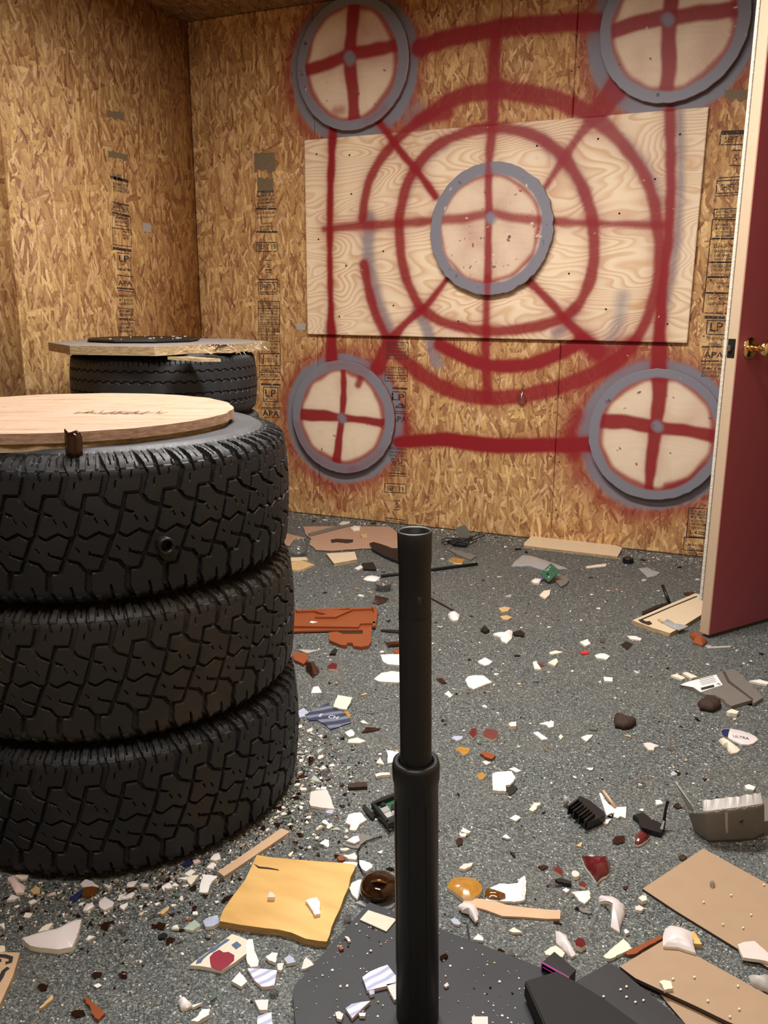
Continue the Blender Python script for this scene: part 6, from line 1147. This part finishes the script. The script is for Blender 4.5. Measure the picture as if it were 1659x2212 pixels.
H_('G', ('large white curved plate fragment alone at lower left', 'offwhite', [(130, 795), (200, 772), (330, 742), (400, 712), (455, 682), (488, 680), (470, 745), (450, 800), (430, 846), (350, 860), (240, 850), (180, 838)], dict(t=.010, bulge=.010)),
   ('cream narrow shard behind the large white curved fragment', 'cream', [(228, 755), (250, 728), (280, 710), (318, 700), (290, 742), (250, 752)], dict(t=.005)),
   ('small white chip at the left edge above the tan plaque', 'cream', [(-10, 838), (28, 838), (30, 872), (-10, 880)], dict(t=.005)),
   ('pink ceramic shard at the left under the near tires', 'pink', [(45, 432), (80, 416), (130, 468), (152, 482), (145, 518), (98, 524), (70, 480)], dict(t=.005, bulge=.005)),
   ('cream flat shard touching the pink one under the near tires', 'cream', [(85, 420), (120, 408), (172, 415), (160, 436), (125, 442)], dict(t=.004)),
   ('tan orange shard right of the pink one under the near tires', 'gold_foil', [(180, 508), (215, 480), (240, 500), (238, 525), (205, 528)], dict(t=.005)),
   ('pale lilac shard above the amber chip under the near tires', 'offwhite', [(478, 468), (510, 442), (550, 452), (592, 490), (545, 488), (500, 488)], dict(t=.005)),
   ('amber glass chip below the near tires', 'amber', [(490, 538), (500, 492), (550, 482), (592, 492), (570, 520), (540, 541)], dict(t=.006)),
   ('navy glass sliver left of the amber chip', 'navy', [(415, 550), (450, 530), (500, 490), (490, 530), (440, 572)], dict(t=.005, cat='glass shard')),
   ('white glassy shard with grey shade below the near tires', 'offwhite', [(588, 580), (610, 560), (625, 545), (682, 580), (670, 605), (620, 626), (600, 610)], dict(t=.005)),
   ('white triangular shard under the near tires', 'white', [(755, 480), (768, 458), (826, 447), (800, 482), (778, 490)], dict(t=.004)),
   ('white four sided standing chip left of the bare wooden strip', 'white', [(1187, 515), (1200, 460), (1218, 412), (1255, 415), (1298, 425), (1262, 462), (1240, 520), (1215, 522)], dict(t=.006)),
   ('grey white triangle chip left of the four sided white one', 'cream', [(1115, 430), (1145, 418), (1187, 415), (1165, 445), (1138, 475), (1120, 455)], dict(t=.004)),
   ('white crescent chip above the bare wooden strip end', 'white', [(1253, 322), (1275, 292), (1305, 283), (1320, 318), (1290, 330)], dict(t=.005)),
   ('navy printed scrap under the near tires beside a pink chip', 'navy', [(1085, 355), (1120, 325), (1150, 330), (1145, 350), (1100, 362)], dict(t=.004)),
   ('pale pink chip beside the navy printed scrap', 'pink', [(1150, 330), (1180, 318), (1200, 335), (1160, 348)], dict(t=.004)),
   ('brown rounded glass flake left of the yellow board', 'brown_glass', [(1322, 570), (1345, 545), (1392, 530), (1365, 560), (1330, 578)], dict(t=.003)),
   ('green and tan glazed shard left of the yellow board', 'green', [(1097, 735), (1130, 705), (1165, 683), (1197, 718), (1150, 748)], dict(t=.005)),
   ('blue and white glazed shard at the left corner of the yellow board', 'blue', [(1213, 688), (1250, 665), (1300, 655), (1310, 700), (1275, 720), (1230, 725)], dict(t=.007)),
   ('brown glass chip on the near floor, upper of a close pair at lower left', 'brown_glass', [(928, 715), (950, 695), (990, 705), (980, 738), (945, 735)], dict(t=.003)),
   ('brown glass chip on the near floor, lower of a close pair at lower left', 'brown_glass', [(988, 800), (1015, 785), (1048, 795), (1030, 818), (995, 828)], dict(t=.003)),
   ('black glass chip between two brown ones at lower left', 'black', [(942, 778), (975, 760), (1000, 770), (985, 792), (950, 792)], dict(t=.004)),
   ('brown oval glass chip right of the large white curved fragment', 'brown_glass', [(545, 1008), (570, 992), (612, 998), (600, 1020), (560, 1030)], dict(t=.003)),
   ('black brown glass chip with curl, centre of the lower left floor', 'brown_glass', [(708, 1008), (730, 988), (762, 998), (758, 1022), (725, 1026)], dict(t=.004, bulge=.004)),
   ('dark brown glass chip low on the left near floor', 'brown_glass', [(222, 1080), (245, 1062), (288, 1072), (278, 1098), (240, 1102)], dict(t=.003)),
   ('black brown flake beside the wood chip at the bottom left', 'brown_glass', [(422, 1235), (455, 1220), (500, 1222), (510, 1245), (450, 1262)], dict(t=.004)),
   ('curved white shard touching the patterned heart tile', 'white', [(1468, 812), (1488, 798), (1510, 798), (1520, 870), (1545, 925), (1540, 960), (1498, 966), (1475, 930), (1470, 870)], dict(t=.008)),
   ('white triangular shard below the patterned heart tile', 'white', [(1383, 1048), (1408, 1020), (1432, 994), (1455, 1020), (1477, 1052), (1442, 1083)], dict(t=.006)),
   ('blue and white striped tile shard right of the patterned heart tile', 'bluestripe', [(1477, 973), (1560, 975), (1655, 985), (1638, 1075), (1600, 1082), (1563, 1083), (1520, 1045)], dict(t=.006, ja=0)),
   ('white small wedge above the blue striped tile shard', 'white', [(1588, 905), (1625, 878), (1660, 882), (1645, 938), (1605, 925)], dict(t=.006)),
   ('lilac white shard near the bottom edge left of the home plate', 'offwhite', [(1520, 1165), (1560, 1160), (1602, 1160), (1596, 1222), (1548, 1220)], dict(t=.007)),
   ('blue white shard at the bottom edge left of the home plate', 'bluestripe', [(1538, 1262), (1580, 1245), (1622, 1234), (1628, 1310), (1535, 1310)], dict(t=.007)),
   ('rounded white shard on the near floor left of the home plate', 'white', [(1063, 1170), (1075, 1148), (1100, 1145), (1125, 1170), (1152, 1195), (1110, 1215), (1080, 1213)], dict(t=.005, bulge=.008)),
   ('knobbly white shard near the bottom edge', 'white', [(1187, 1250), (1205, 1218), (1252, 1214), (1250, 1250), (1215, 1268), (1180, 1292), (1140, 1285), (1165, 1270)], dict(t=.008)),
   ('brown red wood chip at the bottom left', 'orange', [(498, 1152), (512, 1145), (535, 1158), (580, 1198), (628, 1240), (605, 1262), (590, 1282), (550, 1245), (540, 1205)], dict(t=.005, ja=.003, cat='wood chip')),
   ('thin tan wood splinter at the bottom left', 'gold_foil', [(233, 1212), (270, 1170), (312, 1132), (320, 1150), (285, 1180), (245, 1212)], dict(t=.005, cat='wood splinter')),
   ('small tan wood splinter in the middle of the lower left floor', 'gold_foil', [(952, 642), (975, 620), (1005, 603), (1005, 625), (972, 650)], dict(t=.005, cat='wood splinter')),
   ('pale green glass chip at the bottom left of the home plate', 'green_glass', [(1255, 1150), (1275, 1120), (1300, 1122), (1290, 1145), (1262, 1165)], dict(t=.004)),
   ('milky glass chip beside the blue striped tile shard', 'clear', [(1610, 1100), (1640, 1092), (1665, 1110), (1650, 1130), (1620, 1130)], dict(t=.006)))
S('G', 'ceramic_shard', 'tiny pink and purple chip lying on the yellow board', CE, 'pink', [(1597, 548), (1605, 525), (1618, 513), (1642, 535), (1640, 548)], t=.008, z0=.0136)
ht = S('G', 'patterned_shard', 'cream glazed tile shard with a red heart and blue squares left of the home plate', 'tile shard', 'heart_tile', [(1133, 955), (1200, 905), (1290, 840), (1385, 768), (1430, 782), (1475, 802), (1478, 845), (1472, 885), (1400, 940), (1325, 986), (1260, 970), (1200, 960)], t=.007, ja=0)
M['heartred'] = simple('red_heart_glaze', (.27, .03, .05), .3); M['bluesq'] = simple('slate_blue_glaze', (.10, .15, .25), .3, .4, 300)
S('G', 'red_heart', None, None, 'heartred', [(1253, 905), (1275, 880), (1310, 862), (1335, 878), (1365, 875), (1400, 895), (1398, 925), (1362, 958), (1322, 984), (1285, 975), (1262, 965), (1255, 935)], t=.0004, z0=.0076, par=ht, ja=0)
S('G', 'blue_square', None, None, 'bluesq', [(1383, 832), (1415, 812), (1442, 835), (1410, 858)], t=.0004, z0=.0076, par=ht, ja=0)
S('G', 'blue_border', None, None, 'bluesq', [(1180, 922), (1290, 842), (1350, 798), (1372, 800), (1300, 855), (1215, 915), (1200, 938), (1170, 945)], t=.0004, z0=.0076, par=ht, ja=.004)
# ================================================================== countable loose pieces, scattered
def inside_tire(x, y, m=0.): return math.hypot(x-t0.x, y-t0.y) < .40+m or math.hypot(x-rc.x, y-rc.y) < .36+m
from math import hypot
dq = Vector((dv.x, dv.y))
def near_door(x, y):
    v = Vector((x-c0.x, y-c0.y)); u = v.dot(dq); n = v.dot(Vector((nv_.x, nv_.y))); return -.03 < u < .9 and -.07 < n < .03
def in_plate(x, y):
    v = Vector((x-apex.x, y-apex.y)); a = v.dot(Vector((ax_.x, ax_.y))); b = abs(v.cross(Vector((ax_.x, ax_.y)))); return a > -.01 and a < .46 and b < a+.02 and b < .24
HB = []
def pip(x, y, P):
    c = False; j = len(P)-1
    for i in range(len(P)):
        if (P[i].y > y) != (P[j].y > y) and x < (P[j].x-P[i].x)*(y-P[i].y)/(P[j].y-P[i].y)+P[i].x: c = not c
        j = i
    return c
for q_ in ([(1519, 1833), (1388, 1920), (1720, 2128), (1800, 2010)], [(1431, 2033), (1339, 2088), (1570, 2206), (1700, 2300), (1800, 2225)], [(1313, 2081), (1130, 2110), (1200, 2330), (1540, 2330), (1500, 2180)], [(555, 1847), (768, 1868), (706, 2034), (474, 1998)], [(655, 1137), (838, 1137), (880, 1180), (718, 1190), (655, 1180)], [(1366, 1340), (1500, 1280), (1545, 1300), (1448, 1370)], [(1131, 1175), (1150, 1155), (1344, 1183), (1334, 1203)], [(600, 1310), (816, 1310), (810, 1396), (600, 1390)]): HB.append([fl(*p_) for p_ in q_])
def sample(mode):
    for _ in range(200):
        r = random.random()
        if mode == 'pile': q_ = fl(random.gauss(665, 45), random.gauss(1690, 70)); x, y = q_.x, q_.y
        elif mode == 'near_tire' and r < .42:
            a = random.gauss(-.35, .75); q = .40+abs(random.gauss(.02, .10)); x, y = t0.x+q*math.cos(a), t0.y+q*math.sin(a)
        elif mode == 'wall' and r < .5: x, y = random.uniform(-2.3, .1), YB-.02-abs(random.gauss(0, .16))
        else: x, y = random.uniform(-2.2, .9), random.uniform(.85, YB-.02)
        if x > XR-.02 or y > YB-.02: continue
        px, py = proj((x, y, 0))
        if not (-60 < px < 1720 and 1000 < py < 2270): continue
        if inside_tire(x, y, .008) or near_door(x, y) or in_plate(x, y) or any(pip(x, y, P) for P in HB): continue
        if any((x-a)**2+(y-b)**2 < c*c for a, b, c in OCC): continue
        return x, y, px, py
    return None
LOOSE = []
LOOK = {'white': 'white ceramic', 'cream': 'cream ceramic', 'offwhite': 'lilac white ceramic', 'pink': 'pale pink ceramic', 'brown_glass': 'brown glass', 'lump': 'matt dark brown', 'clear': 'clear glass', 'frost': 'milky plastic', 'green_glass': 'greenish glass', 'greylight': 'pale grey plastic', 'gold_foil': 'golden wood', 'black': 'black plastic', 'maroon': 'maroon glazed', 'mustard': 'mustard glazed', 'blue': 'blue glazed', 'orange': 'rust orange', 'green': 'pale green', 'tan': 'tan wood'}
SHP = {3: 'three sided', 4: 'four sided', 5: 'five sided', 6: 'six sided', 7: 'rounded'}
def scatter(n, variants, smin, smax, mode, name, label, cat, group, hide_big=False):
    protos = []
    for k, (mat, th, bul) in enumerate(variants):
        nsd = random.choice((4, 5, 6, 7)); P = chip_poly(1., nsd, seed=k*13+len(label)); P = jag([(x, y) for x, y in P], .10, k, 3); 
        me = shard_mesh(P, th, bul, None); me.materials.append(M[mat]); me.materials.append(M[EDGE.get(mat, mat)]); me['look'] = SHP[nsd]+' '+LOOK[mat]; protos.append(me)
    for i in range(n):
        s_ = sample(mode)
        if not s_: continue
        x, y = s_[:2]; s = smin*(smax/smin)**(random.random()**1.6)
        o = bpy.data.objects.new(name, random.choice(protos)); C.objects.link(o); zs = s*random.uniform(.8, 1.3); tl_ = random.uniform(-.09, .09) if s < .012 else 0
        o.location = (x, y, .0006+abs(tl_)*s); o.scale = (s, s*random.uniform(.6, 1), zs); o.rotation_euler = (tl_, tl_, random.uniform(0, 6.28)); tag(o, label, cat, group); o['look'] = o.data['look']; LOOSE.append(o)
        OCC.append((x, y, s*.8))
scatter(265, [('white', .28, 0), ('white', .25, .2), ('cream', .3, 0), ('offwhite', .3, .15), ('white', .35, 0), ('pink', .3, 0), ('white', .3, 0)], .0045, .015, 'near_tire', 'ceramic_chip', 'small loose chip of broken white or pale ceramic among the floor debris', 'ceramic chip', 'small pale ceramic chips strewn over the floor')
scatter(26, [('white', .3, 0), ('cream', .25, .2), ('offwhite', .3, .1), ('pink', .3, 0), ('green', .2, 0)], .009, .020, 'pile', 'ceramic_chip', '', 'ceramic chip', 'chips heaped beside the near tires')
scatter(24, [('brown_glass', .25, .3), ('brown_glass', .2, 0), ('clear', .25, .3), ('frost', .2, .2)], .009, .022, 'pile', 'glass_chip', '', 'glass chip', 'chips heaped beside the near tires')
scatter(295, [('brown_glass', .2, 0), ('brown_glass', .18, .3), ('brown_glass', .15, .4), ('lump', .3, 0), ('brown_glass', .22, 0)], .005, .014, 'near_tire', 'brown_glass_chip', 'small loose chip of dark brown bottle glass among the floor debris', 'glass chip', 'small brown glass chips strewn over the floor')
scatter(120, [('clear', .3, 0), ('clear', .25, .4), ('frost', .2, .3), ('green_glass', .25, 0)], .006, .019, 'near_tire', 'clear_glass_chip', 'small loose chip of clear or greenish glass among the floor debris', 'glass chip', 'small clear glass chips strewn over the floor')
scatter(90, [('cream', .25, 0), ('white', .25, .1), ('greylight', .2, 0), ('gold_foil', .3, 0), ('black', .25, 0)], .006, .022, 'wall', 'rubble_chip', 'loose rubble chip in the litter towards the back wall', 'rubble chip', 'rubble chips towards the back wall')
scatter(30, [('maroon', .3, 0), ('mustard', .3, .1), ('blue', .25, 0), ('orange', .25, 0), ('green', .25, 0)], .005, .012, 'any', 'coloured_chip', 'small loose coloured glazed chip among the floor debris', 'ceramic chip', 'small coloured chips strewn over the floor')
scatter(45, [('gold_foil', .18, 0), ('tan', .18, 0)], .006, .014, 'any', 'wood_crumb', 'small loose crumb of pale wood among the floor debris', 'wood crumb', 'small wood crumbs strewn over the floor')
# ---- give the loose chips labels by look and by the landmark they lie next to
LM = [('orange_tray', 'the orange tray'), ('pipe', ''), ('circuit_board', 'the green circuit board'), ('jar_cap', 'the ribbed jar cap'), ('folded_black_case', 'the folded black case'), ('broken_device', 'the broken black device'), ('black_module', 'the ribbed black module'), ('grey_shell', 'the grey shell'), ('amber_bottle_base', 'the amber bottle base'), ('black_bracket', 'the torn black bracket'), ('magenta_rimmed_cover', 'the magenta rimmed cover'), ('printed_oval_label', 'the oval bottle label'), ('patterned_shard', 'the red heart tile'), ('plastic_fragment', 'the grey label panel'), ('laminate_board', 'the cream door board'), ('wooden_board', 'the yellow board'), ('wood_strip', 'the bare wooden strip'), ('paint_stick', 'the paint stick'), ('dark_lump', 'the lone dark lump'), ('decorated_board', 'the painted plaque'), ('rod', 'the long black rod')]
LBL = [('large white bowl fragment on', 'the large white bowl fragment'), ('large white curved plate fragment alone', 'the large white curved fragment'), ('large thick white square', 'the thick white square'), ('large pale pink tile', 'the large pink tile'), ('maroon glazed square shard', 'the square maroon shard'), ('largest maroon glazed', 'the largest maroon shard'), ('flat black square scrap', 'the black square scrap'), ('cream laminate board with dark specks', 'the cream wall board'), ('brown hardboard sheet with torn hole', 'the torn brown hardboard'), ('crumbled chipboard chunk', 'the crumbled chipboard'), ('white three pointed figurine', 'the three pointed white fragment'), ('pink ceramic shard at the left', 'the pink tire side shard'), ('amber glass chip below', 'the big amber chip'), ('large brown hardboard sheet at the right', 'the far hardboard sheet'), ('crumpled white plastic wrapper', 'the white plastic wrapper'), ('long white curved vessel', 'the long white curved fragment'), ('round brown glass chip right', 'the round brown glass chip'), ('white triangular shard right of the curved', 'the lone white triangle shard'), ('crumpled dark blue printed foil', 'the dark blue foil'), ('white trapezoid chip near', 'the white trapezoid chip'), ('rust orange plastic block', 'the rust orange block'), ('cream block shaped offcut', 'the cream block offcut'), ('small bright red plastic tile', 'the small red tile'), ('short black sliver touching', 'the black sliver by the tee'), ('large white five sided', 'the white five sided fragment')]
marks = {}
bpy.context.view_layer.update()
for o in bpy.data.objects:
    if o.parent or 'label' not in o: continue
    for k_, v_ in LM:
        if v_ and o.name.split('.')[0] == k_ and v_ not in marks: marks[v_] = proj(o.matrix_world.translation)
    for k_, v_ in LBL:
        if o['label'].startswith(k_): marks[v_] = proj(o.matrix_world.translation)
marks['the near tires'] = (560, 1790); marks['the tee tube'] = (905, 1560)
keys = {}
for o in LOOSE:
    px, py = proj(o.location); nm_, (mx_, my_) = min(marks.items(), key=lambda kv: (kv[1][0]-px)**2+(1.7*(kv[1][1]-py))**2)
    dx, dy = px-mx_, (py-my_)*1.7; dist = math.hypot(dx, dy)
    side = ('right of' if dx > 0 else 'left of') if abs(dx) > abs(dy)*1.2 else ('in front of' if dy > 0 else 'behind') if abs(dy) > abs(dx)*1.2 else (('front' if dy > 0 else 'rear')+(' right of' if dx > 0 else ' left of'))
    big = o.scale[0]; sz = 'tiny' if big < .007 else 'small' if big < .011 else 'larger'
    keys.setdefault((sz+' '+o['look'], side, nm_), []).append((dist, o))
ORD = ['closest', 'second closest', 'third closest', 'fourth closest', 'fifth closest', 'sixth closest', 'seventh closest', 'eighth closest', 'ninth closest', 'tenth closest']
for (look, side, nm_), L in keys.items():
    L.sort(key=lambda q: q[0])
    for i, (_, o) in enumerate(L): o['label'] = f"{look} chip {side} {nm_}" if len(L) == 1 else f"{look} chip, {ORD[min(i, 9)]} {side} {nm_}"
for o in LOOSE: del o['look']
# ---- fine glass and ceramic crumbs nobody could count
def crumbs(n, mats, smin, smax, label, name, zfun=None, region=None, wall=.25, flat=.5):
    V = []; Fc = []; mi = []
    k = 0
    while k < n:
        if region: x, y, z = region()
        else:
            r = random.random()
            if r < .25: a = random.gauss(-.4, .9); q = .39+abs(random.gauss(0, .09)); x, y = t0.x+q*math.cos(a), t0.y+q*math.sin(a)
            elif r < .25+wall: x, y = random.uniform(-2.5, .4), YB-.012-abs(random.gauss(0, .09))
            else: x, y = random.uniform(-2.3, .48), random.uniform(.8, YB-.01)
            z = 0
            if inside_tire(x, y, -.03) or in_plate(x, y) or near_door(x, y) or any(pip(x, y, P) for P in HB): 
                if inside_tire(x, y, -.03) or random.random() < .97: k += .2; continue
        s = smin+(smax-smin)*random.random()**2.4; m = random.choices(range(len(mats)), [w_ for _, w_ in mats])[0]; a = random.uniform(0, 6.28); i = len(V)
        b = [(x+s*random.uniform(.5, 1)*math.cos(a+j*1.571), y+s*random.uniform(.5, 1)*math.sin(a+j*1.571)) for j in range(4)]; h = s*random.uniform(.2, .9)*flat*2
        V += [(p_[0], p_[1], z+.0002) for p_ in b]+[(b[0][0]*.8+x*.2, b[0][1]*.8+y*.2, z+h), (b[1][0]*.8+x*.2, b[1][1]*.8+y*.2, z+h*random.uniform(.3, 1)), (b[2][0]*.8+x*.2, b[2][1]*.8+y*.2, z+h*.8), (b[3][0]*.8+x*.2, b[3][1]*.8+y*.2, z+h*random.uniform(.3, 1))]
        Fc += [(i+4, i+5, i+6, i+7)]+[(i+j, i+(j+1) % 4, i+4+(j+1) % 4, i+4+j) for j in range(4)]; mi += [m]*5; k += 1
    me = pym(name, V, Fc); o = link(name, me, [M[a] for a, _ in mats], label=label, cat='debris', kind='stuff'); me.polygons.foreach_set('material_index', mi); return o
crumbs(21000, [('white', 4), ('cream', 5), ('brown_glass', 10), ('greylight', 7), ('clear', 4), ('gold_foil', 2), ('green_glass', 1)], .0007, .0040, 'fine pale glass and ceramic crumbs covering the dark rubber floor', 'glass_crumbs', wall=.32)
def on_plate():
    while True:
        a, b = random.uniform(0, .45), random.uniform(-.22, .22)
        if abs(b) < a-.012 and abs(b) < .205: return apex.x+ax_.x*a-ax_.y*b, apex.y+ax_.y*a+ax_.x*b, .0146
crumbs(420, [('cream', 5), ('gold_foil', 3), ('white', 3), ('greylight', 2), ('brown_glass', 2)], .0009, .004, 'pale crumbs scattered over the dark rubber home plate', 'plate_crumbs', region=on_plate)
print('traced', cnt[0], 'objects', len(bpy.data.objects))
